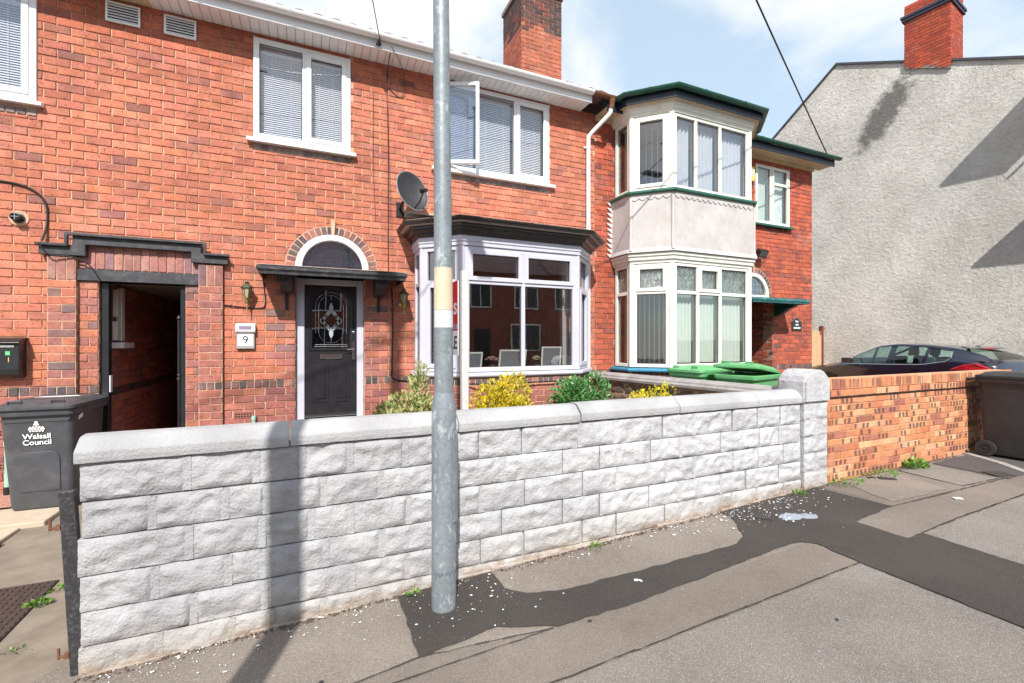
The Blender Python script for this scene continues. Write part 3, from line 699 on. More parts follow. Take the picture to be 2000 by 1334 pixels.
bw.headers(TF, -4.0, -2.66, 4.145, 4.225, lambda x, z: pick(P_GREY))
# passage surround: proud pilasters, recessed jambs, soldier lintel
TP = lambda u, w, z: (u, FY - 0.055 - w, z)
cp = lambda x, z: pick(P_PIL if z > 1.2 else P_LOW)
for (a, b) in ((-2.56, -2.325), (-1.205, -0.965)):
    bw.rows(TP, a, b, 0.02, 1.165, cp, px=.235, off=a); bw.headers(TP, a, b, 1.165, 1.262, lambda x, z: pick(P_HEAD)); bw.rows(TP, a, b, 1.262, 2.41, cp, px=.235, off=a)
    bw.headers(TP, a, b, 2.41, 2.66, lambda x, z: pick(P_SOLD))
TS = lambda x, d: (lambda u, w, z: (x + d * w, FY - u, z))
for x, d in ((-2.56, -1), (-2.325, 1), (-1.205, -1), (-0.965, 1)): bw.rows(TS(x, d), 0.0, 0.05, 0.02, 2.66, cp, px=.2)
for (a, b) in ((-2.325, -2.15), (-1.345, -1.205)): bw.rows(TF, a, b, 0.02, 2.41, cp, px=.18, off=a)
bw.headers(TF, -2.33, -1.2, 2.545, 2.80, lambda x, z: pick(P_SOLD))
# passage walls
TPL = lambda u, w, z: (-2.15 + w, FY + u, z); TPR = lambda u, w, z: (-1.345 - w, FY + u, z)
cpp = lambda x, z: pick(P_LOW if RB.random() < .8 else P_UPD)
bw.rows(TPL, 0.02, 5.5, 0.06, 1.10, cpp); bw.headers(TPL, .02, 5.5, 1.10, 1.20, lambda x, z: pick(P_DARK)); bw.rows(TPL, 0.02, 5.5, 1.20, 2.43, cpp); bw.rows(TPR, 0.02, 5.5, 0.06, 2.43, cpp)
bw.emit(core, 300)
m = MB(); m.box(-2.56, -2.325, FY - .049, FY + .02, 0, 2.66); m.box(-1.205, -.965, FY - .049, FY + .02, 0, 2.66); m.build('pilaster_core', M_MORT, hl)
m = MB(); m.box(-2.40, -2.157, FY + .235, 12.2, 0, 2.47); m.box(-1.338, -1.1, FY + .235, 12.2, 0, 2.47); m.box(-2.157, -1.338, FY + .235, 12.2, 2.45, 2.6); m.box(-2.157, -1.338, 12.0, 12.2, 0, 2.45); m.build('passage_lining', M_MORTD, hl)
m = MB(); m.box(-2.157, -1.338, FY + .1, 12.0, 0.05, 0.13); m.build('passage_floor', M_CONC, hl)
# black moulded cornice, stepping up over the opening
outl = [(-2.62, 2.675), (-2.235, 2.675), (-2.235, 2.80), (-1.275, 2.80), (-1.275, 2.675), (-0.905, 2.675), (-0.905, 2.79), (-1.175, 2.79), (-1.175, 2.912), (-2.345, 2.912), (-2.345, 2.79), (-2.62, 2.79)]
m = MB(); m.prism(outl, FY - .075, FY + .004, lambda x, z, y: (x, y, z)); cn = m.build('cornice', M_BLACKW, hl, bevel=.006)
m = MB()
lip = [(-2.64, 2.765), (-2.371, 2.765), (-2.371, 2.888), (-1.149, 2.888), (-1.149, 2.765), (-0.885, 2.765), (-0.885, 2.795), (-1.12, 2.795), (-1.12, 2.92), (-2.40, 2.92), (-2.40, 2.795), (-2.64, 2.795)]
m.prism(lip, FY - .115, FY - .076, lambda x, z, y: (x, y, z)); m.build('cornice_lip', M_BLACKW, cn, bevel=.006)
m = MB(); m.box(-2.335, -1.195, FY - .03, FY + .2, 2.414, 2.543); m.build('lintel', M_BLACKW, hl, bevel=.006)
m = MB(); m.box(-2.145, -2.075, FY + .05, FY + .14, 0.12, 2.41); m.build('gate_frame', M_BLACK, hl, bevel=.004)
m = MB(); m.box(-1.40, -1.35, FY + .03, FY + .12, 0.12, 2.41); m.tube([(-1.415, FY + .03, .12), (-1.415, FY + .03, 2.0)], .016); m.lathe([(.0, 0), (.022, .01), (.022, .03), (.01, .05), (.0, .06)], 10, (-1.415, FY + .03, 2.0)); gf = m.build('gate_frame', M_BLACK, hl, bevel=.002)
m = MB(); m.box(-1.43, -1.40, FY + .01, FY + .05, 1.30, 1.315); m.box(-1.43, -1.40, FY + .01, FY + .05, 1.345, 1.36); m.build('hinge', M_STEEL, gf)
m = MB(); m.box(-2.075, -2.062, FY + .06, FY + .12, 1.17, 1.36); m.build('latch_plate', M_WPIPE, hl, bevel=.003)
# pale door case and meter shelf inside the passage
m = MB(); m.box(-2.15, -2.09, FY + .50, FY + .60, 1.75, 2.40); m.box(-2.15, -2.10, FY + .38, FY + .499, 1.76, 1.99); m.box(-2.15, -2.10, FY + .40, FY + .499, 2.04, 2.37); m.build('passage_window_frame', M_WCREAM, hl, bevel=.006)
m = MB(); m.box(-2.15, -2.03, FY + .36, FY + .72, 1.665, 1.735); m.build('passage_window_sill', M_UPVC, hl, bevel=.006)
# upper left window
fr = window(hl, TF, *WL, [], M_UPVC, M_GLASSU, sash={(0, 0)}, sill=(M_UPVC, .07, .045, .06), fw=.07)
venetian(fr, TF, WL[0] + .15, WL[1] - .15, WL[2] + .15, WL[3] - .15)
# slatted vents
for (a, b) in ((-2.074, -1.775), (-1.54, -1.24)):
    v = MB(); v.box(a, b, FY - .008, FY + .02, 5.335, 5.548); vv = v.build('vent', M_GRATE, hl)
    m = MB(); m.box(a - .006, a + .012, FY - .03, FY - .008, 5.33, 5.553); m.box(b - .012, b + .006, FY - .03, FY - .008, 5.33, 5.553); m.box(a + .012, b - .012, FY - .03, FY - .008, 5.33, 5.346); m.box(a + .012, b - .012, FY - .03, FY - .008, 5.538, 5.553); m.build('vent_frame', M_UPVC, vv)
    for i in range(6):
        z = 5.352 + i * .031; m = MB(); m.add([(a + .012, FY - .032, z), (b - .012, FY - .032, z), (b - .012, FY - .012, z + .024), (a + .012, FY - .012, z + .024), (a + .012, FY - .029, z - .003), (b - .012, FY - .029, z - .003), (b - .012, FY - .009, z + .021), (a + .012, FY - .009, z + .021)], [(0, 1, 2, 3), (7, 6, 5, 4), (0, 4, 5, 1), (1, 5, 6, 2), (2, 6, 7, 3), (3, 7, 4, 0)]); m.build('slat', M_UPVC, vv)
m = MB(); m.box(HB[0], -1.66, FY - .30, FY - .001, 5.60, 5.635); m.box(HB[0], -1.66, FY - .325, FY - .301, 5.595, 5.76); m.build('eaves_board', M_CREAM, hl, bevel=.004)
gutter(hl, [(HB[0], FY), (-1.67, FY)], 5.74, M_GUTB, out0=.327)
m = MB(); m.add([(HB[0], FY - .36, 5.76), (-1.7, FY - .36, 5.76), (-1.7, 10.6, 8.40), (HB[0], 10.6, 8.40), (HB[0], 15, 5.7), (-1.7, 15, 5.7)], [(0, 1, 2, 3), (3, 2, 5, 4)]); m.build('roof', M_TILE, hl)
tile_edge(hl, [(HB[0], FY), (-1.7, FY)], 5.785, .37)
m = MB()
for x in (HB[0], -2.41, -1.1): m.box(x, x + .01, FY + .235, 12, 0, 5.6)
m.box(HB[0] + .01, -.97, FY + .235, 12, 2.75, 2.85); m.box(HB[0] + .01, -.97, 12.3, 12.4, 0, 5.6); m.box(HB[0] + .01, -.97, FY + .235, 12, 5.62, 5.66); m.build('interior', M_DARKIN, hl)

# ---- number 9 -------------------------------------------------------------------
h9 = thing('terraced_house', 'middle red brick house with black front door, white gutters, bay window and chimney', 'house', (1.7, 6.6, 0), world=True)
W2 = (-0.641, 0.503, 4.29, 5.548); W3 = (1.70, 3.543, 4.29, 5.568)
DR = (-0.168, 0.685, 0.45, 2.60); FAN = (0.283, 2.705)
BAYO = (1.50, 3.87, 1.35, 3.05)
ops9 = [W2, W3, DR, (1.40, 3.97, 1.28, 3.2)]
fanh = (FAN[0] - .43, FAN[0] + .43, 2.60, FAN[1] + .43)
core = wall_cells(HB[1], HB[2], 0, 5.62, [W2, W3, DR, BAYO, fanh], TF, 0.010, 0.23).build('wall', M_MORT, h9)
def col9(x, z):
    if z < 1.165: return pick(P_LOW)
    if (-.41 < x < -.168 or .685 < x < .957) and z < 2.7: return pick(P_PIL)
    return pick(P_UPD if z > 5.2 else P_UP)
bw = Brickwork(); subs = [(W2[0], W2[1], 4.145, 4.29), (W3[0], W3[1], 4.145, 4.29)]
sold = [(1.38, 3.99, 3.2, 3.28)]
bw.rows(TF, HB[1], HB[2], 1.262, 5.62, col9, ops9 + subs, arch=(FAN[0], FAN[1], .515), off=.07, softl=True)
bw.rows(TF, HB[1], HB[2], 0.28, 1.165, col9, ops9, off=.07); bw.headers(TF, HB[1], HB[2], 1.165, 1.262, lambda x, z: pick(P_HEAD), ops=ops9)
for w in (W2, W3): bw.headers(TF, w[0], w[1], 4.145, 4.225, lambda x, z: pick(P_GREY))
# door reveals
for x, d in ((DR[0], 1), (DR[1], -1)): bw.rows((lambda x, d: (lambda u, w, z: (x + d * w, FY + u, z)))(x, d), 0.004, .11, .45, 2.55, lambda x, z: pick(P_PIL), px=.24)
# arch ring
def ring(bw, xc, zc, r0, r1, n, pal, a0=0.0, a1=math.pi, w=.006):
    for i in range(n):
        a = a0 + (a1 - a0) * (i + .5) / n
        def T(u, ww, z, a=a): # u tangential, z radial
            return (xc + z * math.cos(a) + u * math.sin(a), FY - ww, zc + z * math.sin(a) - u * math.cos(a))
        tw = (r0 + r1) / 2 * (a1 - a0) / n
        bw.b.append((T, -tw / 2 + .006, tw / 2 - .006, r0 + .004, r1 - .004, pick(pal), w))
rb = Brickwork(); ring(rb, FAN[0], FAN[1], .455, .566, 22, P_HEAD)
bw.emit(core, 278)
vs, fs = [], []
for b in rb.b:
    T = b[0]; uc, zc = 0, (b[3] + b[4]) / 2; bv, bf = brick_verts(b[2] - b[1], b[4] - b[3], RB); m = MB(); m.add([T(uc + a, b[6] + w, zc + z) for a, w, z in bv], bf)
    o = m.build('arch_brick', M_BR, core); o.color = (*b[5], 1)
m = MB()      # mortar behind the ring
n = 24; arc = [(FAN[0] + .45 * math.cos(math.pi * k / n), FAN[1] + .45 * math.sin(math.pi * k / n)) for k in range(n + 1)]; arc2 = [(FAN[0] + .572 * math.cos(math.pi * k / n), FAN[1] + .572 * math.sin(math.pi * k / n)) for k in range(n + 1)]
m.prism(arc2 + arc[::-1], FY - .002, FY + .06, lambda x, z, y: (x, y, z)); m.build('arch_bed', M_MORT, core)
m = MB(); m.prism([(FAN[0] - .018, 3.14), (FAN[0] + .018, 3.14), (FAN[0] + .032, 3.36), (FAN[0] - .032, 3.36)], FY - .03, FY, lambda x, z, y: (x, y, z)); m.build('keystone', M_MORT, core, bevel=.004)
# fanlight
m = MB(); arcf = lambda r: [(FAN[0] + r * math.cos(math.pi * k / n), FAN[1] + r * math.sin(math.pi * k / n)) for k in range(n + 1)]
m.prism(arcf(.452) + arcf(.375)[::-1], FY - .035, FY + .06, lambda x, z, y: (x, y, z)); m.box(FAN[0] - .452, FAN[0] + .452, FY - .034, FY + .06, 2.64, 2.705); fl = m.build('fanlight', M_UPVC, h9, bevel=.008)
m = MB(); m.prism([(FAN[0] - .375, 2.705)] + arcf(.376)[::-1] + [], FY + .015, FY + .02, lambda x, z, y: (x, y, z)); m.build('pane', M_GLASSF, fl)
m = MB()
for x in (-.24, -.12, 0, .12, .24):
    zt = math.sqrt(max(0, .37 ** 2 - x * x)); m.box(FAN[0] + x - .004, FAN[0] + x + .004, FY + .008, FY + .015, 2.705, 2.705 + zt)
for z in (.11, .22): hw = math.sqrt(.37 ** 2 - z * z); m.box(FAN[0] - hw, FAN[0] + hw, FY + .0078, FY + .0148, 2.705 + z - .004, 2.705 + z + .004)
m.build('leading', M_CARTR, fl)
m = MB(); m.box(FAN[0] - .42, FAN[0] + .42, FY + .07, FY + .075, 2.66, 3.13); m.build('pale_backing', simple('fanlight_backing', (.30, .32, .40), .9, var=.2, vs=9), fl)  # pale plane added behind the pane to lighten it
# front door: frame, leaf, glazing
DY = FY + .10
m = MB(); m.box(-.165, -.062, DY - .03, DY + .05, .66, 2.58); m.box(.592, .682, DY - .03, DY + .05, .66, 2.58); m.box(-.062, .592, DY - .03, DY + .05, 2.50, 2.58); m.box(-.165, .682, DY - .06, DY + .05, .645, .715)
df = m.build('front_door_frame', M_UPVCG, h9, bevel=.008)
m = MB(); m.box(-.06, .59, DY - .005, DY + .05, .745, 1.66); m.box(-.06, .03, DY - .005, DY + .05, 1.66, 2.498); m.box(.50, .59, DY - .005, DY + .05, 1.66, 2.498)
DC = .265; RA = .235; ZA = 2.215; nn = 20; ap = [(DC + RA * math.cos(math.pi * k / nn), ZA + RA * math.sin(math.pi * k / nn)) for k in range(nn + 1)]
m.prism([(.50, 2.498)] + ap + [(.03, 2.498)], DY - .005, DY + .05, lambda x, z, y: (x, y, z)); lf = m.build('door_leaf', M_BLACK, df)
m = MB(); m.prism([(DC + RA, 1.66)] + ap + [(DC - RA, 1.66)], DY + .02, DY + .026, lambda x, z, y: (x, y, z)); m.build('door_glass', M_GLASSD, df)
m = MB(); bd = [(DC + RA + .025, 1.635)] + [(DC + (RA + .025) * math.cos(math.pi * k / nn), ZA + (RA + .025) * math.sin(math.pi * k / nn)) for k in range(nn + 1)] + [(DC - RA - .025, 1.635)]
pts = [(x, DY - .008, z) for x, z in bd]; m.tube(pts + [pts[0]], .014, 6); m.build('glazing_bead', M_BLACK, df, smooth=True)
m = MB(); ly = DY + .012
def lead(pts, r=.0028): m.tube([(x, ly, z) for x, z in pts], r, 5)
for rr in (.155, .195): lead([(DC + rr, 1.86)] + [(DC + rr * math.cos(math.pi * k / 16), ZA + rr * math.sin(math.pi * k / 16)) for k in range(17)] + [(DC - rr, 1.86)])
lead([(DC + .155 * math.cos(math.pi + math.pi * k / 16), 1.88 + .155 * math.sin(math.pi + math.pi * k / 16)) for k in range(17)])
lead([(DC - .2, 1.705), (DC + .2, 1.705)]); lead([(DC - .21, 1.68), (DC + .21, 1.68)])
for z in (1.9, 2.0, 2.1): lead([(DC + .155, z), (DC + .195, z)]); lead([(DC - .155, z), (DC - .195, z)])
for sg in (-1, 1): lead([(DC + sg * .11, ZA + .11), (DC + sg * .165, ZA + .165)])
lead([(DC, ZA + .155), (DC, ZA + .09)]); lead([(DC, 1.725), (DC, 1.79)])
m.build('leading', M_STEEL, df)
m = MB()
def petal(cx, cz, ang, ln, wd):
    o = []
    for k in range(12):
        t = 2 * math.pi * k / 12; a = ln / 2 * math.cos(t); b = wd / 2 * math.sin(t) * (1 - abs(math.cos(t)) ** 3 * .7); o.append((cx + a * math.cos(ang) - b * math.sin(ang), cz + a * math.sin(ang) + b * math.cos(ang)))
    m.prism(o, ly - .012, ly - .002, lambda x, z, y: (x, y, z))
ZM = 2.03
petal(DC, ZM + .165, math.pi / 2, .15, .055); petal(DC, ZM - .165, math.pi / 2, .15, .055)
for sx in (-1, 1):
    petal(DC + sx * .045, ZM + .085, math.pi / 2 + sx * .5, .13, .045); petal(DC + sx * .045, ZM - .085, math.pi / 2 - sx * .5, .13, .045)
    petal(DC + sx * .085, ZM + .03, math.pi / 2 + sx * .75, .12, .042); petal(DC + sx * .085, ZM - .035, math.pi / 2 - sx * .75, .12, .042)
    petal(DC + sx * .115, ZM - .005, math.pi / 2, .075, .05)
m.build('bevelled_glass_motif', simple('bevel_glass', (.36, .40, .45), .25, spec=.8), df)
m = MB(); m.box(.13, .405, DY - .02, DY - .005, 1.51, 1.585); lp = m.build('letter_plate', M_STEEL, df, bevel=.006)
m = MB(); m.box(.145, .39, DY - .026, DY - .02, 1.528, 1.567); m.build('letter_flap', M_STEEL, lp, bevel=.004)
for (a, b) in ((.03, .235), (.295, .50)):
    m = MB(); m.box(a, b, DY - .012, DY - .005, .93, 1.43); pn = m.build('raised_panel', M_BLACK, df, bevel=.006)
    m = MB(); m.box(a + .045, b - .045, DY - .024, DY - .012, .985, 1.37); m.build('panel_field', M_BLACK, pn, bevel=.011)
m = MB(); m.box(.535, .565, DY - .02, DY - .005, 1.50, 1.74); m.tube([(.55, DY - .02, 1.64), (.55, DY - .06, 1.64), (.46, DY - .062, 1.64)], .009, 8); m.build('door_handle', M_STEEL, df, bevel=.003)
m = MB(); m.lathe([(.0, 0), (.02, 0), (.02, .008), (.012, .012), (.0, .012)], 12, (0, 0, 0), lambda x, y, z: (.55 + x, DY - .005 - z, 1.87 + y)); m.build('lock', M_STEEL, df)
m = MB(); m.box(-.05, .58, DY - .03, DY - .006, .745, .775); m.build('weather_bar', M_STEEL, df, bevel=.004)
m = MB(); m.box(-.30, .82, FY - .30, FY + .1, .30, .64); m.build('doorstep', M_CONC, h9, bevel=.01)
# canopy over the door
m = MB(); m.prism([(FY - .002, 2.62), (FY - .50, 2.545), (FY - .50, 2.615), (FY - .002, 2.70)], -.53, 1.13, lambda y, z, x: (x, y, z)); cp_ = m.build('door_canopy', M_BLACKW, h9, bevel=.006)
m = MB(); m.sweep([(-.53, FY - .002), (-.53, FY - .50), (1.13, FY - .50), (1.13, FY - .002)], [(-.01, 2.535), (.012, 2.535), (.016, 2.565), (.035, 2.59), (.035, 2.628), (-.01, 2.634)]); m.build('canopy_moulding', M_BLACKW, cp_, bevel=.003)
m = MB(); m.box(-.545, 1.145, FY - .512, FY - .01, 2.636, 2.645); 
m = MB(); m.prism([(FY - .002, 2.702), (FY - .54, 2.637), (FY - .54, 2.645), (FY - .002, 2.712)], -.56, 1.16, lambda y, z, x: (x, y, z)); m.build('canopy_lead', M_LEADR, cp_)
for x in (-.335, .80):
    m = MB(); prf = [(FY, 2.63), (FY - .34, 2.56), (FY - .34, 2.48), (FY - .30, 2.44), (FY - .26, 2.43), (FY - .23, 2.39), (FY - .17, 2.37), (FY, 2.36)]
    m.prism(prf, x, x + .14, lambda y, z, xx: (xx, y, z)); m.build('canopy_bracket', M_BLACKW, cp_, bevel=.006)
    m = MB(); m.box(x + .05, x + .085, FY - .012, FY, 2.15, 2.37); m.build('bracket_strap', M_BLACK, cp_)
# upper windows
fr = window(h9, TF, *W2, [-.055], M_UPVC, M_GLASSU, sash={(1, 0)}, sill=(M_UPVC, .075, .05, .07), fw=.065, mw=.06)
venetian(fr, TF, W2[0] + .08, -.1, W2[2] + .08, W2[3] - .09); venetian(fr, TF, .0, W2[1] - .1, W2[2] + .08, W2[3] - .09)
fr = window(h9, TF, *W3, [2.315, 2.945], M_UPVC, M_GLASSU, sash={(2, 0)}, sill=(M_UPVC, .075, .05, .09), fw=.06, mw=.055)
venetian(fr, TF, 2.36, 2.90, W3[2] + .08, W3[3] - .09); venetian(fr, TF, 2.99, W3[1] - .1, W3[2] + .08, W3[3] - .09); venetian(fr, TF, 1.78, 2.28, W3[2] + .08, W3[3] - .09)
# the open casement of the same window, hinged on its left
hx = 1.765; ang = R(24); TO = lambda u, w, z: (hx + u * math.cos(ang) + w * -math.sin(ang) * 1.0, FY - .03 - u * math.sin(ang) - w * math.cos(ang), z)
m = MB(); u1 = .54; z0, z1 = 4.335, 5.52
for q in ((0, .05, z0, z1), (u1 - .05, u1, z0, z1), (.05, u1 - .05, z0, z0 + .05), (.05, u1 - .05, z1 - .05, z1)): m.box(q[0], q[1], -.03, .03, q[2], q[3], TO)
oc = m.build('open_casement', M_UPVC, fr, bevel=.005)
# (pane is a sibling sub-part of the window)
m = MB(); m.box(.05, u1 - .05, -.003, .003, z0 + .05, z1 - .05, TO); m.build('casement_pane', M_GLASSU, fr)
m = MB(); m.tube([TO(.05, -.04, z0 + .05), (hx + .3, FY - .03, z0 + .03)], .006, 6); m.build('casement_stay', M_STEEL, fr)
# eaves: soffit boards, fascia, gutter, tiles, roof
me = MB().box(0, .094, 0, .30, 0, .012).mesh('soffit_board'); me.materials.append(M_UPVC)
x = -1.66; k = 0
while x < 4.10:
    o = bpy.data.objects.new('soffit_board', me); link(o, h9); o.location = (x, FY - .302, 5.60 + RB.uniform(0, .001)); x += .10
m = MB(); m.box(-1.66, 4.16, FY - .326, FY - .303, 5.592, 5.76); m.build('fascia', M_UPVC, h9, bevel=.004)
m = MB(); m.box(-1.66, 4.16, FY - .30, FY - .0, 5.62, 5.63); m.build('eaves_lining', M_CREAM, h9)
gutter(h9, [(-1.66, FY), (4.14, FY)], 5.745, M_UPVC, out0=.328, clips=.95)
m = MB(); m.add([(-1.70, FY - .36, 5.762), (4.43, FY - .36, 5.762), (4.43, 10.6, 8.40), (-1.70, 10.6, 8.40), (-1.70, 15, 5.7), (4.43, 15, 5.7)], [(0, 1, 2, 3), (3, 2, 5, 4)]); m.build('roof', M_TILE, h9)
tile_edge(h9, [(-1.70, FY), (4.43, FY)], 5.785, .37)
# chimney
CX0, CX1, CY0, CY1, CZT = 4.13, 5.12, 8.8, 9.8, 9.32
bw = Brickwork(); TC1 = lambda u, w, z: (u, CY0 - w, z); TC2 = lambda u, w, z: (CX0 - w, CY1 - u, z); TC3 = lambda u, w, z: (CX1 + w, CY0 + u, z)
def colc(x, z): return pick(P_DARK) if z > 8.55 + RB.uniform(-.16, .12) else pick(P_UPD)
for TT, u0, u1 in ((TC1, CX0, CX1), (TC2, 0, 1.0), (TC3, 0, 1.0)): bw.rows(TT, u0, u1, 6.9, CZT, colc)
m = MB(); m.box(CX0 + .007, CX1 - .007, CY0 + .007, CY1, 6.5, CZT - .003); ch = m.build('chimney', M_MORTG, h9)
bw.emit(ch, single=False)
m = MB(); m.box(CX0 - .03, CX1 + .03, CY0 - .03, CY1 + .03, CZT, CZT + .09); m.lathe([(.12, 0), (.10, .05), (.10, .35), (.125, .36), (.125, .40), (.09, .40)], 16, (CX0 + .25, CY0 + .35, CZT + .08)); m.lathe([(.12, 0), (.10, .05), (.10, .35), (.125, .36), (.125, .40), (.09, .40)], 16, (CX0 + .72, CY0 + .35, CZT + .08)); m.build('chimney_pots', M_MORTD, ch)
# white downpipe with its swan-neck and rusty gutter outlet
m = MB(); px_ = 4.26
m.tube([(4.50, FY - .37, 5.62), (4.50, FY - .35, 5.50), (4.47, FY - .33, 5.45), (4.31, FY - .10, 5.24), (px_, FY - .07, 5.17), (px_, FY - .06, 5.05), (px_, FY - .06, 3.35), (px_, FY - .06, .5)], .036, 12); dp = m.build('downpipe', M_WPIPE, h9, smooth=True)
m = MB()
for z in (5.0, 3.62, 2.45, 1.5): m.tube([(px_, FY - .06, z - .02), (px_, FY - .06, z + .02)], .042, 12); m.box(px_ - .06, px_ + .06, FY - .03, FY - .005, z - .012, z + .012)
m.build('pipe_clip', M_WPIPE, dp)
m = MB(); m.tube([(4.50, FY - .40, 5.70), (4.50, FY - .37, 5.56)], [.05, .042], 12); dp2 = m.build('gutter_outlet', M_RUST, h9, smooth=True)
gutter(h9, [(4.14, FY), (4.62, FY)], 5.735, M_RUST, out0=.335, rad=.052, clips=5)
# interior
m = MB(); m.box(-.97, -.955, FY + .235, 12.3, 0, 5.6); m.box(4.41, 4.42, FY + .235, 12.3, 0, 5.6); m.box(-.95, 4.40, 12.3, 12.4, 0, 5.6); m.box(-.95, 4.40, FY + .235, 12.2, 5.64, 5.68); m.box(1.05, 1.1, FY + .235, 12.3, .4, 2.7); m.build('interior', M_DARKIN, h9)
m = MB(); m.box(1.1, 4.40, FY + .235, 10.2, 2.98, 3.05); m.add([(1.42, FY + .23, 3.01), (3.95, FY + .23, 3.01), (3.95, 6.1, 3.01), (3.54, 5.71, 3.01), (1.83, 5.71, 3.01), (1.42, 6.1, 3.01)], [(0, 1, 2, 3, 4, 5)]); m.box(-.95, 1.1, FY + .235, 12.3, 2.7, 2.8); m.build('ceiling', M_ROOM, h9)
m = MB(); m.box(1.1, 4.40, 10.2, 10.3, .4, 3.0); m.box(4.36, 4.405, FY + .235, 10.2, .4, 3.0); m.box(1.101, 1.14, FY + .235, 10.2, .4, 3.0); m.build('room_wall', M_ROOM, h9)
m = MB(); m.box(-.95, 4.40, FY + .235, 12.3, .35, .45); m.build('floor', M_CARPET, h9)
m = MB(); m.prism([(1.43, FY + .2), (1.43, 6.1), (1.83, 5.71), (3.54, 5.71), (3.94, 6.1), (3.94, FY + .2)], 1.29, 1.33, lambda x, y, z: (x, y, z)); m.build('window_board', M_UPVCG, h9)
m = MB()
for i in range(9): m.box(3.44 + i * .03, 3.465 + i * .03, FY - .62 + (i % 2) * .03 + i * .035, FY - .60 + (i % 2) * .03 + i * .035, 1.33, 2.97)
m.build('curtain', M_CURT, h9)
m = MB(); m.box(2.9, 4.1, 9.2, 9.35, .9, 1.75); m.build('dresser', M_INK, h9)

# ---- bay windows -----------------------------------------------------------------
def bay_pts(x0, x1, x2, x3, yr, yf, off=0.0): return [(x0, FY), (x0, yr), (x1, yf), (x2, yf), (x3, yr), (x3, FY)]
B9 = bay_pts(1.39, 1.815, 3.56, 3.985, 6.09, 5.68)
B3 = bay_pts(4.855, 5.29, 7.045, 7.48, 6.06, 5.62)
def corner_posts(parent, pts, z0, z1, mat, r=.045, name='corner_post'):
    for p in pts[1:-1]:
        m = MB(); n = 8; m.prism([(p[0] + r * math.cos(2 * math.pi * (k + .5) / n), p[1] + r * math.sin(2 * math.pi * (k + .5) / n)) for k in range(n)], z0, z1, lambda x, y, z: (x, y, z)); m.build(name, mat, parent, bevel=.003)
def facets(pts): return [facet(a, b) for a, b in zip(pts[:-1], pts[1:])]
# number 9, ground floor
m = MB(); m.sweep(B9, [(.05, .30), (.05, 1.285), (-.15, 1.285), (-.15, .30)]); plc = m.build('bay_plinth', M_MORT, h9)
bw = Brickwork()
for T, Lg in facets(B9):
    TT = (lambda T: (lambda u, w, z: T(u, w + .055, z)))(T); bw.rows(TT, 0.0, Lg, .32, 1.17, lambda x, z: pick(P_LOW)); bw.headers(TT, 0.0, Lg, 1.17, 1.27, lambda x, z: pick(P_HEAD))
bw.emit(plc, single=False)
m = MB(); m.sweep(B9, [(-.1, 1.282), (.085, 1.282), (.095, 1.30), (.09, 1.335), (-.1, 1.345)]); m.build('bay_sill', M_UPVCG, h9, bevel=.003)
corner_posts(h9, B9, 1.345, 3.0, M_UPVCG, .042)
spec9 = [([], set()), ([], {(0, 0)}), ([2.685 - 1.815], {(0, 1), (1, 1)}), ([], {(0, 0)}), ([], set())]
for i, ((T, Lg), (cols, sa)) in enumerate(zip(facets(B9), spec9)):
    e = .03
    window(h9, T, e, Lg - e, 1.345, 3.0, cols, M_UPVCG, M_GLASS, fw=.06, trans=2.53, sash=sa, mw=.055, name='bay_window', d0=-.03, d1=.03)
m = MB(); m.sweep(B9, [(-.06, 2.998), (.05, 2.998), (.05, 3.045), (.062, 3.05), (.062, 3.128), (-.06, 3.128)]); m.build('bay_header', M_UPVCG, h9, bevel=.003)
m = MB(); m.sweep(B9, [(-.05, 3.13), (.085, 3.13), (.10, 3.165), (.135, 3.175), (.15, 3.215), (.18, 3.222), (.18, 3.255), (-.05, 3.255)]); m.build('bay_cornice', M_GUTB, h9)
gutter(h9, B9, 3.315, M_GUTB, rad=.048, out0=.183, clips=.55, name='bay_gutter')
m = MB(); lo = [(.24, 3.322)]; oo = .215
P = [Vector(p) for p in B9]
m.sweep(B9, [(-.3, 3.257), (.23, 3.257), (.25, 3.33), (-.3, 3.46)]); 
m.add([(1.25, FY - .001, 3.56), (4.10, FY - .001, 3.56), (3.79, 6.02, 3.443), (3.50, 5.93, 3.443), (1.89, 5.93, 3.443), (1.58, 6.02, 3.443)], [(0, 1, 2, 3, 4, 5)]); m.build('bay_roof', M_LEADR, h9)
m = MB(); m.box(1.22, 4.14, FY - .012, FY + .002, 3.50, 3.60); m.build('lead_flashing', M_LEADR, h9)

# ---- right-hand house --------------------------------------------------------------
h3 = thing('terraced_house', 'red brick house beside the rendered gable, with dark green gutters and a two-storey bay', 'house', (7.3, 6.6, 0), world=True)
WS = (8.344, 9.383, 4.19, 5.40); D3 = (7.92, 8.88, 0.3, 2.62)
BO3 = (4.95, 7.38, 1.35, 5.5)
F3 = (8.27, 2.70)
ops3 = [WS, D3, (4.855, 7.48, 1.2, 5.62)]
core = wall_cells(HB[2], HB[3], 0, 5.60, [WS, D3, BO3, (F3[0] - .43, F3[0] + .43, 2.62, F3[1] + .43)], TF, 0.010, 0.23).build('wall', M_MORTG, h3)
bw = Brickwork()
col3 = lambda x, z: pick(P_H3L if z < 1.165 or (8.88 < x < 9.12 and z < 2.5) else P_H3)
bw.rows(TF, HB[2], HB[3], 1.262, 5.58, col3, ops3 + [(WS[0], WS[1], 4.07, 4.19)], arch=(F3[0], F3[1], .515), off=.03); bw.rows(TF, HB[2], HB[3], .27, 1.165, col3, ops3, off=.03)
bw.headers(TF, HB[2], HB[3], 1.165, 1.262, lambda x, z: pick(P_HEAD), ops=ops3); bw.headers(TF, WS[0], WS[1], 4.07, 4.16, lambda x, z: pick(P_H3L))
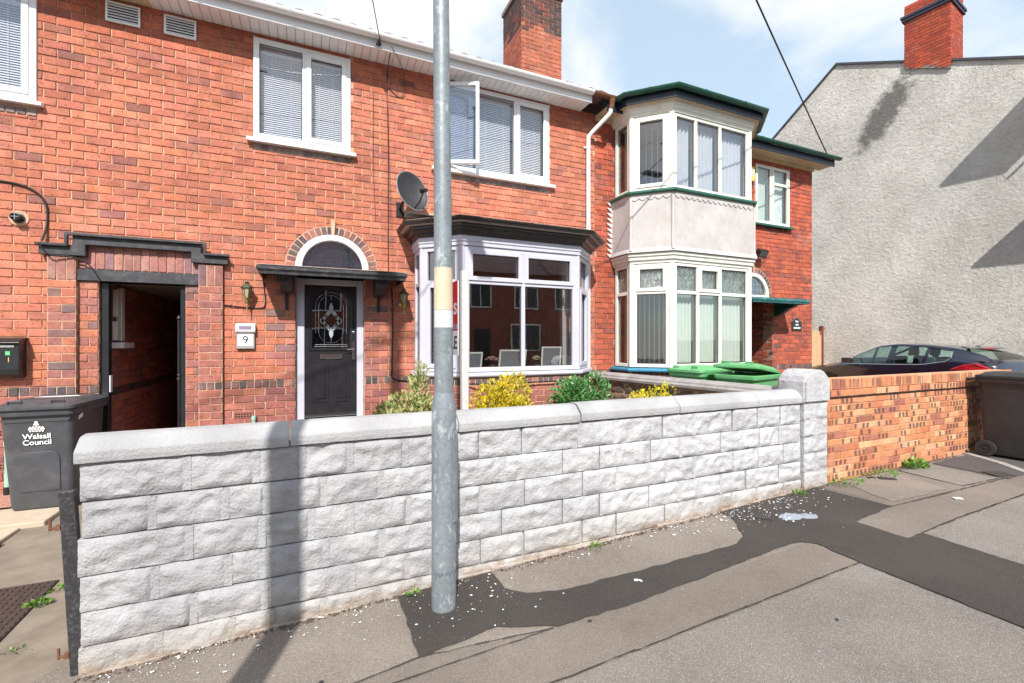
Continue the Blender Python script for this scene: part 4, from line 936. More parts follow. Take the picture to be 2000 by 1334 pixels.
TR3 = lambda u, w, z: (8.88 - w, FY + u, z); bw.rows(TR3, .004, .62, .3, 2.62, lambda x, z: pick(P_H3L), px=.235); TR4 = lambda u, w, z: (7.92 + w, FY + u, z); bw.rows(TR4, .004, .62, .3, 2.62, lambda x, z: pick(P_H3L))
TSD = lambda u, w, z: (HB[3] + w, FY + u, z); bw.rows(TSD, 0, 5, .2, 5.5, col3)
bw.emit(core, 280)
rb = Brickwork(); ring(rb, F3[0], F3[1], .455, .566, 22, P_HEAD)
for b in rb.b:
    T = b[0]; zc = (b[3] + b[4]) / 2; bv, bf = brick_verts(b[2] - b[1], b[4] - b[3], RB); m = MB(); m.add([T(a, b[6] + w, zc + z) for a, w, z in bv], bf); o = m.build('arch_brick', M_BR, core); o.color = (*b[5], 1)
arc3 = lambda r: [(F3[0] + r * math.cos(math.pi * k / n), F3[1] + r * math.sin(math.pi * k / n)) for k in range(n + 1)]
n = 24
m = MB(); m.prism(arc3(.572) + arc3(.45)[::-1], FY - .002, FY + .06, lambda x, z, y: (x, y, z)); m.build('arch_bed', M_MORTG, core)
m = MB(); m.prism([(F3[0] - .018, 3.14), (F3[0] + .018, 3.14), (F3[0] + .032, 3.36), (F3[0] - .032, 3.36)], FY - .03, FY, lambda x, z, y: (x, y, z)); m.build('keystone', M_MORTG, core)
m = MB(); m.prism(arc3(.452) + arc3(.375)[::-1], FY - .03, FY + .06, lambda x, z, y: (x, y, z)); m.box(F3[0] - .452, F3[0] + .452, FY - .029, FY + .06, 2.63, 2.70); fl = m.build('fanlight', M_WCREAM, h3, bevel=.006)
m = MB(); m.prism(arc3(.376), FY + .015, FY + .02, lambda x, z, y: (x, y, z)); m.build('pane', M_GLASSF, fl)
m = MB()
for x in (-.24, -.12, 0, .12, .24): m.box(F3[0] + x - .004, F3[0] + x + .004, FY + .008, FY + .015, 2.70, 2.70 + math.sqrt(.37 ** 2 - x * x))
for z in (.11, .22): hw = math.sqrt(.37 ** 2 - z * z); m.box(F3[0] - hw, F3[0] + hw, FY + .0078, FY + .0148, 2.70 + z - .004, 2.70 + z + .004)
m.build('leading', M_STEEL, fl)
m = MB(); m.box(8.89, 9.05, FY + .234, FY + .64, .2, 2.7); m.box(7.54, 7.91, FY + .234, FY + .64, .2, 2.7); m.box(7.52, 9.05, FY + .10, FY + .64, 2.625, 2.66); m.build('porch_lining', M_MORTG, h3)
m = MB(); m.box(7.92, 8.0, FY + .58, FY + .66, .3, 2.62); m.box(8.80, 8.88, FY + .58, FY + .66, .3, 2.62); m.box(8.0, 8.80, FY + .58, FY + .66, 2.54, 2.62); fd = m.build('front_door_frame', M_GREEN, h3)
m = MB(); m.box(8.0, 8.80, FY + .60, FY + .64, .3, 2.54); m.build('door_leaf', M_GREEN, fd)
m = MB(); m.box(7.6, 8.95, FY - .1, FY + .66, .25, .42); m.build('doorstep', M_CONC, h3)
# green canopy
m = MB(); m.prism([(FY - .002, 2.56), (FY - .56, 2.50), (FY - .56, 2.55), (FY - .002, 2.64)], 7.56, 9.12, lambda y, z, x: (x, y, z)); cp3 = m.build('door_canopy', M_GREEN, h3, bevel=.006)
m = MB(); m.sweep([(7.56, FY - .002), (7.56, FY - .56), (9.12, FY - .56), (9.12, FY - .002)], [(-.01, 2.49), (.012, 2.49), (.03, 2.53), (.04, 2.54), (.04, 2.585), (-.01, 2.59)]); m.build('canopy_moulding', M_GREENB, cp3)
for x in (7.62, 8.92):
    m = MB(); prf = [(FY, 2.56), (FY - .42, 2.50), (FY - .42, 2.46), (FY - .34, 2.43), (FY - .25, 2.40), (FY - .16, 2.33), (FY, 2.28)]; m.prism(prf, x, x + .12, lambda y, z, xx: (xx, y, z)); m.build('canopy_bracket', M_GREEN, cp3, bevel=.005)
# small upper window
fr = window(h3, TF, *WS, [8.80], M_WCREAM, M_GLASSG, fw=.06, sash=set(), sill=(M_GREEN, .09, .05, .06), mw=.06)
m = MB(); m.box(8.83, 9.323, -.044, .016, 5.03, 5.08, TF); m.box(8.83, 8.875, .002, .03, 4.25, 5.34, TF); m.box(9.28, 9.323, .002, .03, 4.25, 5.34, TF); m.build('window_transom', M_WCREAM, fr)
vertical_blind(fr, TF, WS[0] + .07, 8.77, 4.25, 5.32, 6); vertical_blind(fr, TF, 8.84, 9.32, 4.25, 5.32, 6, mat=M_LACE)
# two-storey bay
m = MB(); m.sweep(B3, [(.05, .25), (.05, 1.26), (-.15, 1.26), (-.15, .25)]); plc = m.build('bay_plinth', M_MORTG, h3)
bw = Brickwork()
for T, Lg in facets(B3):
    TT = (lambda T: (lambda u, w, z: T(u, w + .055, z)))(T); bw.rows(TT, 0.0, Lg, .27, 1.16, lambda x, z: pick(P_DARK + P_H3L)); bw.headers(TT, 0, Lg, 1.16, 1.255, lambda x, z: pick(P_DARK))
bw.emit(plc, single=False)
m = MB(); m.sweep(B3, [(-.1, 1.258), (.105, 1.258), (.115, 1.28), (.105, 1.31), (-.1, 1.33)]); m.build('bay_sill', M_BLUE, h3, bevel=.003)
corner_posts(h3, B3, 1.33, 3.02, M_WCREAM, .05); corner_posts(h3, B3, 4.205, 5.42, M_WCREAM, .05)
w3 = 7.045 - 5.29
specL = [([], set(), M_VBLINDB, 3), ([], {(0, 1)}, M_VBLIND, 6), ([.545, 1.05], {(1, 1)}, M_VBLIND, 0), ([], {(0, 1)}, M_VBLIND, 6), ([], set(), M_VBLINDB, 3)]
specU = [([], set(), M_VBLINDB, 3), ([], {(0, 0)}, M_VBLIND, 5), ([.50, 1.045], set(), M_VBLIND, 0), ([], {(0, 0)}, M_VBLIND, 5), ([], set(), M_VBLINDB, 3)]
for i, (T, Lg) in enumerate(facets(B3)):
    e = .03; cols, sa, vm, nb = specL[i]
    fr = window(h3, T, e, Lg - e, 1.33, 3.02, cols, M_WCREAM, (M_GLASSG, M_GLASSP), fw=.055, trans=2.545, sash=sa, mw=.055, name='bay_window', d0=-.03, d1=.03)
    if nb: vertical_blind(fr, T, .08, Lg - .08, 1.40, 2.93, nb, w=-.12, ang=1.25 if nb > 3 else .35, mat=vm)
    else:
        vertical_blind(fr, T, .08, .53, 1.40, 2.93, 6, w=-.12, ang=.62, slat=.066); vertical_blind(fr, T, .56, 1.04, 1.40, 2.93, 6, w=-.12, ang=.55, slat=.068); vertical_blind(fr, T, 1.07, Lg - .08, 1.40, 2.93, 7, w=-.12, ang=.5, slat=.070)
    cols, sa, vm, nb = specU[i]
    fr = window(h3, T, e, Lg - e, 4.205, 5.42, cols, M_WCREAM, M_GLASSU if i in (1, 2) else M_GLASSG, fw=.055, sash=sa, mw=.055, name='bay_window', d0=-.03, d1=.03)
    if nb: vertical_blind(fr, T, .08, Lg - .08, 4.26, 5.35, nb, w=-.12, ang=1.35 if nb > 3 else .3, mat=vm)
    else:
        vertical_blind(fr, T, .06, .46, 4.26, 5.35, 5, w=-.12, ang=.85, slat=.08); vertical_blind(fr, T, .53, 1.01, 4.26, 5.35, 6, w=-.12, ang=.75, slat=.07); vertical_blind(fr, T, 1.08, Lg - .07, 4.26, 5.35, 7, w=-.12, ang=.55, slat=.072)
m = MB(); m.sweep(B3, [(-.06, 3.018), (.045, 3.018), (.05, 3.06), (.075, 3.07), (.08, 3.12), (.10, 3.13), (.105, 3.175), (-.06, 3.20)]); m.build('bay_header', M_WCREAM, h3)
m = MB(); m.sweep(B3, [(.0, 3.18), (.135, 3.185), (.085, 3.26), (.075, 4.14), (-.02, 4.14), (-.02, 3.2)]); ap_ = m.build('lead_apron', M_LEADG, h3)
for p in B3[1:-1]:
    m = MB(); cx, cy = (B3[2][0] + B3[3][0]) / 2, 7.2; d = Vector((p[0] - cx, p[1] - cy)).normalized(); q = (p[0] + d.x * .085, p[1] + d.y * .085)
    m.tube([(q[0] + d.x * .03, q[1] + d.y * .03, 3.21), (q[0], q[1], 3.30), (q[0], q[1], 4.08)], .026, 8); m.build('lead_roll', M_LEADG, ap_, smooth=True)
for (T, Lg) in facets(B3)[:4]:
    m = MB(); k = max(2, int(Lg / .11)); p_ = Lg / k
    for i in range(k):
        pr = [(i * p_ + p_ * t, 4.075 - .045 * math.sin(math.pi * t)) for t in (0, .25, .5, .75, 1)] + [((i + 1) * p_, 4.14), (i * p_, 4.14)]
        m.prism(pr, .076, .088, lambda a, z, w: T(a, w, z))
    m.build('scalloped_flashing', M_LEADG, ap_)
for i in range(11):
    z = 3.16 + i * .0885; m = MB(); m.prism([(4.855, z), (4.855, z + .0885), (4.66 + RB.uniform(-.01, .01), z + .0885), (4.79, z)], FY - .02, FY - .006, lambda x, zz, y: (x, y, zz)); m.build('stepped_flashing', M_POSTW, ap_)
m = MB(); m.sweep(B3, [(-.1, 4.138), (.12, 4.132), (.13, 4.15), (.12, 4.185), (-.1, 4.205)]); m.build('upper_bay_sill', M_GREEN, h3, bevel=.003)
m = MB(); m.sweep(B3, [(-.06, 5.418), (.05, 5.418), (.055, 5.46), (.075, 5.47), (.08, 5.52), (.10, 5.53), (.105, 5.575), (-.06, 5.58)]); m.build('upper_bay_header', M_WCREAM, h3)
# eaves right round: soffit, fascia, gutter
EP = [(4.44, FY), B3[0], B3[1], B3[2], B3[3], B3[4], B3[5], (HB[3] + .02, FY)]
EP = [(4.44, 6.35), (4.80, 6.35), (4.70, 6.30), (4.855, 6.06), (5.29, 5.62), (7.045, 5.62), (7.48, 6.06), (7.60, 6.30), (7.60, 6.30)]
BE = [(4.80, FY - .14), (4.855, 6.06), (5.29, 5.62), (7.045, 5.62), (7.48, 6.06), (7.52, FY - .14)]
m = MB(); m.sweep(BE, [(-.3, 5.575), (.17, 5.575), (.17, 5.60), (-.3, 5.60)]); m.build('bay_soffit', M_CREAM, h3)
m = MB(); m.sweep(BE, [(.165, 5.565), (.19, 5.565), (.19, 5.70), (.165, 5.70)]); m.build('bay_fascia', M_NAVY, h3)
gutter(h3, BE, 5.725, M_GREEN, out0=.192, rad=.056, clips=.6, name='bay_gutter')
for (a, b) in ((4.44, 4.80), (7.50, HB[3] + .22)):
    m = MB(); m.box(a, b, FY - .32, FY - .001, 5.56, 5.585); m.build('soffit', M_CREAM, h3)
    m = MB(); m.box(a, b, FY - .345, FY - .321, 5.53, 5.67); m.build('fascia', M_NAVY, h3)
    if a < 5: m = MB(); m.box(a, b, FY - .06, FY, 5.50, 5.56); m.build('eaves_board', M_CREAM, h3)
    else: m = MB(); m.box(a, b - .22, FY - .045, FY, 5.49, 5.56); m.build('eaves_board', M_CREAM, h3)
gutter(h3, [(4.62, FY), (4.83, FY)], 5.72, M_GREEN, out0=.346, rad=.056, clips=5); gutter(h3, [(7.48, FY), (HB[3] + .30, FY)], 5.70, M_GREEN, out0=.346, rad=.056, clips=.9)
m = MB(); m.add([(4.43, FY - .36, 5.74), (HB[3] + .25, FY - .36, 5.72), (HB[3] + .25, 10.6, 8.40), (4.43, 10.6, 8.40), (4.43, 15, 5.7), (HB[3] + .25, 15, 5.7)], [(0, 1, 2, 3), (3, 2, 5, 4)])
m.add([(4.70, FY - .2, 5.70), (4.66, 6.0, 5.70), (5.2, 5.42, 5.70), (7.13, 5.42, 5.70), (7.68, 6.0, 5.70), (7.64, FY - .2, 5.70), (6.17, 7.2, 6.25), (5.6, 6.6, 6.05), (6.75, 6.6, 6.05)], [(0, 1, 7), (1, 2, 7), (2, 3, 8, 7), (3, 4, 8), (4, 5, 8), (5, 6, 8), (7, 8, 6), (0, 7, 6)]); m.build('roof', M_TILE, h3)
m = MB(); m.box(4.425, 4.435, FY + .235, 12.3, 0, 5.55); m.box(HB[3] - .22, HB[3] - .007, FY + .235, 12.3, 0, 5.5); m.box(4.44, 9.92, 12.3, 12.4, 0, 5.5); m.box(4.44, 9.92, FY + .235, 12.2, 3.21, 3.3); m.box(4.44, 9.92, FY + .235, 12.2, 5.56, 5.6); m.box(4.44, 9.92, FY + .235, 12.3, .3, .4); m.box(7.49, 7.52, FY + .235, 10, .4, 3.2); m.build('interior', M_DARKIN, h3)
m = MB(); m.add([(4.9, FY - .001, 3.205), (7.43, FY - .001, 3.205), (7.43, 6.1, 3.205), (7.03, 5.66, 3.205), (5.31, 5.66, 3.205), (4.9, 6.1, 3.205), (4.9, FY - .001, 5.57), (7.43, FY - .001, 5.57), (7.43, 6.1, 5.57), (7.03, 5.66, 5.57), (5.31, 5.66, 5.57), (4.9, 6.1, 5.57)], [(0, 1, 2, 3, 4, 5), (11, 10, 9, 8, 7, 6)]); m.build('bay_ceiling', M_WCREAM, h3)
# ------------------------------------------------------------------ rendered gable house on the right
from mathutils import noise as mnoise
GX = 15.9
hg = thing('gable_house', 'tall house with a windowless rough grey rendered gable and a brick chimney', 'house', (GX, 8, 0), R(8), world=True)
m = MB(); gp = [(3.45, 0), (13.4, 0), (13.4, 7.424), (9.285, 10.784), (3.45, 8.004)]
m.prism(gp, GX, GX + 9, lambda y, z, x: (x, y, z)); gw = m.build('wall', M_REND, hg)
m = MB()
for (a, b) in (((3.1, 7.837 + .06), (9.285, 10.784 + .06)), ((9.285, 10.784 + .06), (13.7, 7.18 + .06))):
    m.add([(GX - .05, a[0], a[1]), (GX - .05, b[0], b[1]), (GX - .05, b[0], b[1] - .065), (GX - .05, a[0], a[1] - .065), (GX + 9.1, a[0], a[1]), (GX + 9.1, b[0], b[1]), (GX + 9.1, b[0], b[1] - .065), (GX + 9.1, a[0], a[1] - .065)], [(0, 1, 2, 3), (7, 6, 5, 4), (0, 4, 5, 1), (1, 5, 6, 2), (2, 6, 7, 3), (3, 7, 4, 0)])
m.build('roof', M_SLATE, hg)
bw = Brickwork(); c0, c1, d0, d1 = GX - .062, GX + .98, 6.505, 7.524
ca_ = lambda x, z: pick([(5, (.36, .055, .025)), (3, (.42, .07, .03)), (2, (.28, .05, .03))])
for TT, u0, u1 in ((lambda u, w, z: (c0 - w, d1 - u, z), 0, d1 - d0), (lambda u, w, z: (c0 + u, d0 - w, z), 0, c1 - c0), (lambda u, w, z: (c1 + w, d0 + u, z), 0, d1 - d0)): bw.rows(TT, u0, u1, 8.9, 11.08, ca_, pz=.088); bw.rows(TT, u0, u1, 11.25, 11.55, ca_, pz=.088)
rl = lambda y: 10.784 - (9.285 - y) * .4764 - .20
bw.b = [b for b in bw.b if b[3] > rl(b[0]((b[1] + b[2]) / 2, 0, 0)[1])]
m = MB(); m.prism([(d0 + .008, rl(d0)), (d1 - .008, rl(d1)), (d1 - .008, 11.54), (d0 + .008, 11.54)], c0 + .008, c1 - .008, lambda y, z, x: (x, y, z)); cg = m.build('chimney', M_MORTD, hg); bw.emit(cg, single=False)
m = MB(); m.box(c0 - .045, c1 + .045, d0 - .045, d1 + .045, 11.09, 11.17); m.box(c0 - .07, c1 + .07, d0 - .07, d1 + .07, 11.172, 11.245); m.build('chimney_band', simple('blue_brick', (.035, .035, .06), .5, var=.3), cg, bevel=.005)
for k, yy in enumerate((6.82, 7.22)): m = MB(); m.lathe([(.14, 0), (.12, .06), (.115, .4), (.145, .42), (.145, .48), (.1, .48)], 16, (GX + .4, yy, 11.5)); m.build('chimney_pot', M_TERRA, cg, smooth=True)
# unseen plates beyond the right edge, guessed and shaped to cast the gable's shadows
m = MB(); m.box(GX - 1.0, GX + .01, 3.62, 4.86, 8.08, 8.20); m.build('shadow_plate', M_CREAM, hg, bevel=.01)
m = MB(); m.box(GX - .9, GX + .01, 3.1, 4.41, 5.54, 5.62); m.build('bay_cornice', M_CREAM, hg)  # second unseen plate, added for the lower shadow on the gable
m = MB(); m.tube([(GX - .9, 3.75, 7.75), (GX, 3.75, 7.75)], .03, 6); m.build('overflow_pipe', M_WPIPE, hg)

# ------------------------------------------------------------------ white rock-faced block wall
WY = 3.06
def rock_block(x0, x1, z0, z1, seed, amp=1.0, step=.018, T=None, wid=.16, ends=True):
    nx = max(4, int((x1 - x0) / step)); nz_ = max(4, int((z1 - z0) / step)); vs, fs = [], []
    T = T or (lambda u, w, z: (u, WY - w, z)); rr = random.Random(seed); ox, oz = rr.uniform(0, 50), rr.uniform(0, 50); tl, tt = rr.uniform(-.006, .006), rr.uniform(-.007, .007)
    for j in range(nz_ + 1):
        for i in range(nx + 1):
            u = i / nx; t = j / nz_; x = x0 + (x1 - x0) * u; z = z0 + (z1 - z0) * t
            ex = min(u, 1 - u) * (x1 - x0); ez = min(t, 1 - t) * (z1 - z0); e = min(1.0, min(ex, ez) / .028); e = e * e * (3 - 2 * e)
            p = Vector((x * 6 + ox, z * 7.5 + oz, seed * .37))
            n1 = mnoise.noise(p); n2 = mnoise.noise(p * 2.7); n3 = abs(mnoise.noise(p * 1.6 + Vector((9, 3, 1))))
            w = -.013 + e * (.016 + amp * (.017 * n1 + .011 * n2 - .028 * max(0, n3 - .2)) + tl * (u - .5) * 2 + tt * (t - .5) * 2)
            jx = .0035 * mnoise.noise(Vector((z * 30, seed, 1.0))) if i in (0, nx) else 0
            jz = .0045 * mnoise.noise(Vector((x * 14, seed, 4.0))) if j in (0, nz_) else 0
            vs.append(T(x + jx * 1.5, w, z + jz))
    for j in range(nz_):
        for i in range(nx): a = j * (nx + 1) + i; fs.append((a, a + 1, a + nx + 2, a + nx + 1))
    b = len(vs); ringi = [i for i in range(nx + 1)] + [(j + 1) * (nx + 1) - 1 for j in range(1, nz_ + 1)] + [nz_ * (nx + 1) + i for i in range(nx - 1, -1, -1)] + [j * (nx + 1) for j in range(nz_ - 1, 0, -1)]
    per = []
    for k in ringi:
        j, i = divmod(k, nx + 1); per.append(T(x0 + (x1 - x0) * i / nx, -wid, z0 + (z1 - z0) * j / nz_))
    vs += per; n_ = len(ringi)
    for q in range(n_): fs.append((ringi[q], b + q, b + (q + 1) % n_, ringi[(q + 1) % n_]))
    m = MB(); m.v = vs; m.f = fs; return m
gwl = thing('block_wall', 'low white painted rock-faced block wall with a coping along the pavement', 'wall', (1.9, 3.16, 0), world=True)
m = MB(); m.box(-1.06, 4.62, WY + .032, WY + .21, -.1, 1.108); core = m.build('wall_core', M_BLOCK, gwl)
hts = [.205, .19, .198, .187, .18, .18]
rowsx = [[-.628, -.29, -.042, .235, .582, .821, 1.103, 1.441, 1.95, 2.291, 2.792, 3.149, 3.632, 3.976, 4.30],
 [-.786, -.446, -.236, .079, .425, .821, 1.291, 1.797, 2.141, 2.658, 2.989, 3.486, 4.0, 4.295],
 [-.618, -.257, .01, .241, .604, .857, 1.12, 1.469, 1.976, 2.312, 2.832, 3.152, 3.645, 3.985, 4.35],
 [-.773, -.429, -.252, .091, .431, .857, 1.282, 1.79, 2.141, 2.641, 2.972, 3.48, 3.813, 4.279],
 [-.598, -.246, -.042, .248, .597, .857, 1.112, 1.459, 1.971, 2.305, 2.815, 3.164, 3.62, 3.971, 4.35],
 [-.758, -.414, -.209, .079, .412, .679, .971, 1.282, 1.806, 2.141, 2.592, 2.989, 3.486, 4.108]]
z = 1.108; sd = 1; RJ = random.Random(5)
for h, xs in zip(hts, rowsx):
    ed = [-1.105 + RJ.uniform(-.012, .012)] + xs + [4.615]
    for a, b in zip(ed[:-1], ed[1:]):
        if z < gz(b) - .02: continue
        # some joints are filled and painted over, some open
        j = .0035 if RJ.random() < .55 else .009
        zt = z - .003; zb = z - h + RJ.choice((.003, .004, .007))
        if b < .9: j = .011
        if (b < .9 or RJ.random() < .45) and b < 4.6:
            MB().box(b - .02, b + .02, WY + .006, WY + .06, zb + .002, zt - .002).build('joint_filler', M_BLOCK, gwl)
            if b >= .9: j = .006
        o = rock_block(a + j, b - j, zb, zt, sd).build('stone_block', M_BLOCK, gwl, smooth=True, fix=True); sd += 1
    z -= h
# footing course that shows below the lowest blocks
m = MB()
for i in range(16):
    x = -1.08 + i * .38; m.box(x, x + .376, WY - .012 + RJ.uniform(-.006, .006), WY + .2, gz(x) - .1, gz(x) + .018 + RJ.uniform(-.014, .012))
m.build('footing', M_BLOCK, gwl, bevel=.008)
cps = [(-1.108, -.112), (-.106, .948), (.953, 1.944), (1.956, 2.966), (2.973, 3.968), (3.974, 4.615)]
for i, (a, b) in enumerate(cps):
    dz = RJ.uniform(-.004, .004); prof = [(.012, 1.112), (.015, 1.14), (.013, 1.172), (.004, 1.184), (-.052, 1.236), (-.07, 1.244), (-.12, 1.248), (-.165, 1.243), (-.215, 1.182), (-.22, 1.112)]
    nseg = 12; path = [(a + (b - a) * k / nseg, WY + RJ.uniform(-.0035, .0035)) for k in range(nseg + 1)]
    m = MB(); m.sweep(path, [(o, zz + dz) for o, zz in prof]); m.build('coping_stone', M_COPE if i < 2 else M_COPE, gwl, bevel=.004)
# end pier
zz = [-.05, .21, .40, .59, .76, .93, 1.105]; 
m = MB(); m.box(4.632, 4.99, WY - .02, WY + .23, -.05, 1.105); pr_ = m.build('pier', M_BLOCK, gwl)
for k in range(6):
    if zz[k + 1] < gz(4.8): continue
    for (a, b) in ((4.622, 5.0),) if k % 2 else ((4.622, 4.80), (4.805, 5.0)):
        rock_block(a + .003, b - .003, zz[k] + .004, zz[k + 1] - .004, 300 + k * 3 + int(a * 10), T=lambda u, w, z: (u, WY - .03 - w, z)).build('stone_block', M_BLOCK, pr_, smooth=True)
        
    rock_block(.03, .22, zz[k] + .004, zz[k + 1] - .004, 340 + k, T=lambda u, w, z: (4.625 - w, WY + .24 - u, z)).build('stone_block', M_BLOCK, pr_, smooth=True)
m = MB(); m.prism([(4.60, 1.11), (5.015, 1.11), (5.015, 1.33), (4.98, 1.385), (4.93, 1.43), (4.87, 1.452), (4.74, 1.452), (4.68, 1.43), (4.63, 1.385), (4.60, 1.33)], WY - .045, WY + .26, lambda x, z, y: (x, y, z)); m.build('pier_cap', M_BLOCK, pr_, bevel=.02, seg=2)

# ------------------------------------------------------------------ orange brick garden wall
def fletton():
    m = NB('marked_brick'); oi = m.n('ShaderNodeObjectInfo'); ge = m.n('ShaderNodeTexCoord').outputs['Generated']; sp = m.n('ShaderNodeSeparateXYZ'); m.l(ge, sp.inputs[0])
    c = oi.outputs['Color']; rnd = oi.outputs['Random']
    big = m.noise(14, 4); c = m.mix(1.0, c, m.ramp(big, [(.3, m.v(.78)), (.7, m.v(1.15))]), 'MULTIPLY')
    k = m.math('MULTIPLY', sp.outputs['X'], 3.0); cell = m.math('FLOOR', k); fr = m.math('FRACT', k)
    wn = m.n('ShaderNodeTexWhiteNoise', noise_dimensions='2D'); cb = m.n('ShaderNodeCombineXYZ'); m.l(cell, cb.inputs[0]); m.l(m.math('MULTIPLY', rnd, 91.7), cb.inputs[1]); m.l(cb.outputs[0], wn.inputs['Vector'])
    dx = m.math('ABSOLUTE', m.math('SUBTRACT', fr, .5)); dz = m.math('ABSOLUTE', m.math('SUBTRACT', sp.outputs['Z'], .5))
    wob = m.math('MULTIPLY', m.math('SUBTRACT', m.noise(40, 4), .5), .22)
    inx = m.math('LESS_THAN', m.math('ADD', dx, wob), .30); inz = m.math('LESS_THAN', m.math('ADD', dz, wob), .40)
    on = m.math('LESS_THAN', wn.outputs['Value'], m.math('MULTIPLY', m.math('GREATER_THAN', m.math('FRACT', m.math('MULTIPLY', rnd, 7.3)), .32), .62))
    a = m.math('MULTIPLY', m.math('MULTIPLY', inx, inz), on)
    c = m.mix(m.math('MULTIPLY', a, .82), c, (.075, .045, .04)); m.col(c); m.rough(.9); m.bump(m.noise(90, 4, .6), .4, .004); return m.m
M_FLET = fletton()
gbw = thing('brick_wall', 'low orange brick garden wall with dark brick marks, right of the white wall', 'wall', (7, 3.16, 0), world=True)
m = MB(); m.box(5.03, 9.2, WY + .008, WY + .21, 0, 1.225); core = m.build('wall_core', simple('orange_mortar', (.50, .33, .21), .95, var=.2, vs=8), gbw)
P_FL = [(5, (.52, .215, .105)), (3, (.57, .27, .14)), (2, (.45, .16, .08)), (2, (.60, .32, .18)), (1, (.34, .13, .085))]
cnt = 0
def fbrick(x0, x1, z0, z1, w=0.0):
    o = bpy.data.objects.new('brick', brick_mesh(x1 - x0, z1 - z0, M_FLET)); COL.objects.link(o); o.parent = core
    o.matrix_basis = Matrix.Translation(((x0 + x1) / 2, WY - w - RB.uniform(-.001, .002), (z0 + z1) / 2)) @ Matrix(((1, 0, 0, 0), (0, -1, 0, 0), (0, 0, 1, 0), (0, 0, 0, 1))); o.color = (*pick(P_FL), 1)
zr = 1.137; k = 0
while zr > .2:
    x = 5.032 - (.1125 if k % 2 else 0)
    while x < 9.2:
        a, b = max(5.032, x), min(9.2, x + .225); x += .225
        if zr > gz(b) + .005 and b - a > .05 and (a < 8.6 or zr > 1.0): fbrick(a + .004, b - .004, zr - .0735 + .004, zr - .004)
    zr -= .0735; k += 1
x = 5.032
while x < 9.2: fbrick(x + .004, min(9.2, x + .225) - .004, 1.15, 1.222); x += .225
m = MB(); m.box(5.03, 9.2, WY - .012, WY + .2, 1.137, 1.146); m.build('damp_course', M_CARTR, gbw)
x = 5.032
while x < 9.19: fbrick(x + .004, x + .072, 1.228, 1.342, .004); x += .076
m = MB(); m.box(5.032, 9.2, WY + .006, WY + .20, 1.226, 1.338); m.build('coping_bed', simple('orange_coping', (.5, .27, .16), .95, var=.25, vs=12), gbw)

# ------------------------------------------------------------------ stone wall between the gardens
gdw = thing('stone_wall', 'dark brown stone garden wall with grey coping running back to the house', 'wall', (4.4, 4.8, 0), world=True)
pA, pB = (4.36, 6.42), (4.66, 3.30)
TD, LD = facet(pA, pB)      # travelling towards the street: right-hand side faces left (-x)
M_STONE = simple('brown_stone', (.145, .10, .07), .9, var=.45, vs=6, bump=.7, bs=40, dirt=(.06, .05, .045), ds=9)
m = MB(); m.box(0, LD, -.20, -.012, .2, 1.13, TD); m.build('wall_core', M_MORTG, gdw); zc = .22; sd = 500
while zc < 1.10:
    h = .175; u = 0
    while u < LD - .05:
        ln = RJ.uniform(.24, .46); b = min(LD, u + ln)
        rock_block(u + .006, b - .006, zc + .005, min(1.13, zc + h) - .005, sd, 1.6, .03, T=TD, wid=.1).build('stone', M_STONE, gdw, smooth=True); sd += 1; u = b
    zc += h + .003
nb = 4
for i in range(nb):
    a, b = LD * i / nb + .003, LD * (i + 1) / nb - .003; pa_, pb_ = TD(a, 0, 0), TD(b, 0, 0)
    m = MB(); m.sweep([pa_[:2], pb_[:2]], [(.05, 1.135), (.055, 1.175), (.02, 1.19), (.015, 1.215), (-.04, 1.245), (-.15, 1.245), (-.21, 1.21), (-.25, 1.175), (-.245, 1.135)]); m.build('coping_stone', simple('grey_coping', (.30, .28, .28), .8, var=.2, vs=5, dirt=(.16, .12, .1), ds=6) if i == 0 else MATS['grey_coping'], gdw, bevel=.004)

# ------------------------------------------------------------------ lamp post
lp_ = thing('lamp_post', 'grey galvanised steel lamp post with cream and white labels standing on the pavement', 'lamp post', (.772, 2.79, .065))
lean = lambda z: (-.0052 * z, 0.0)
m = MB(); m.lathe([(.078, -.1), (.0775, .2), (.077, 1.20), (.076, 1.265), (.071, 1.30), (.063, 1.345), (.0605, 1.36)], 32); m.build('base', M_GALV, lp_, smooth=True)
m = MB(); pts = [(-.0075 * (zz - 1.35), 0, zz) for zz in (1.35, 2, 2.6, 3.3, 4.2, 5.2, 6.2)]; m.tube(pts, [.0600, .0575, .0545, .0515, .048, .045, .042], 28); sh = m.build('shaft', M_GALV, lp_, smooth=True)
def shaft_r(zz): return .060 - (zz - 1.35) * .0039
def band(z0, z1, mat, a0, a1, name):
    m = MB(); n = 20; vs = []
    for zz in (z0, z1):
        r = shaft_r(zz) + .0015; cx = -.0075 * (zz - 1.35)
        for k in range(n + 1): a = a0 + (a1 - a0) * k / n; vs.append((cx + r * math.cos(a), r * math.sin(a), zz))
    m.add(vs, [(k, k + 1, n + 2 + k, n + 1 + k) for k in range(n)]); m.build(name, mat, sh, smooth=True)
band(1.875, 2.138, M_LABELC, R(-178), R(-22), 'cream_label'); band(1.765, 1.873, M_LABELW, R(-178), R(-18), 'white_label')
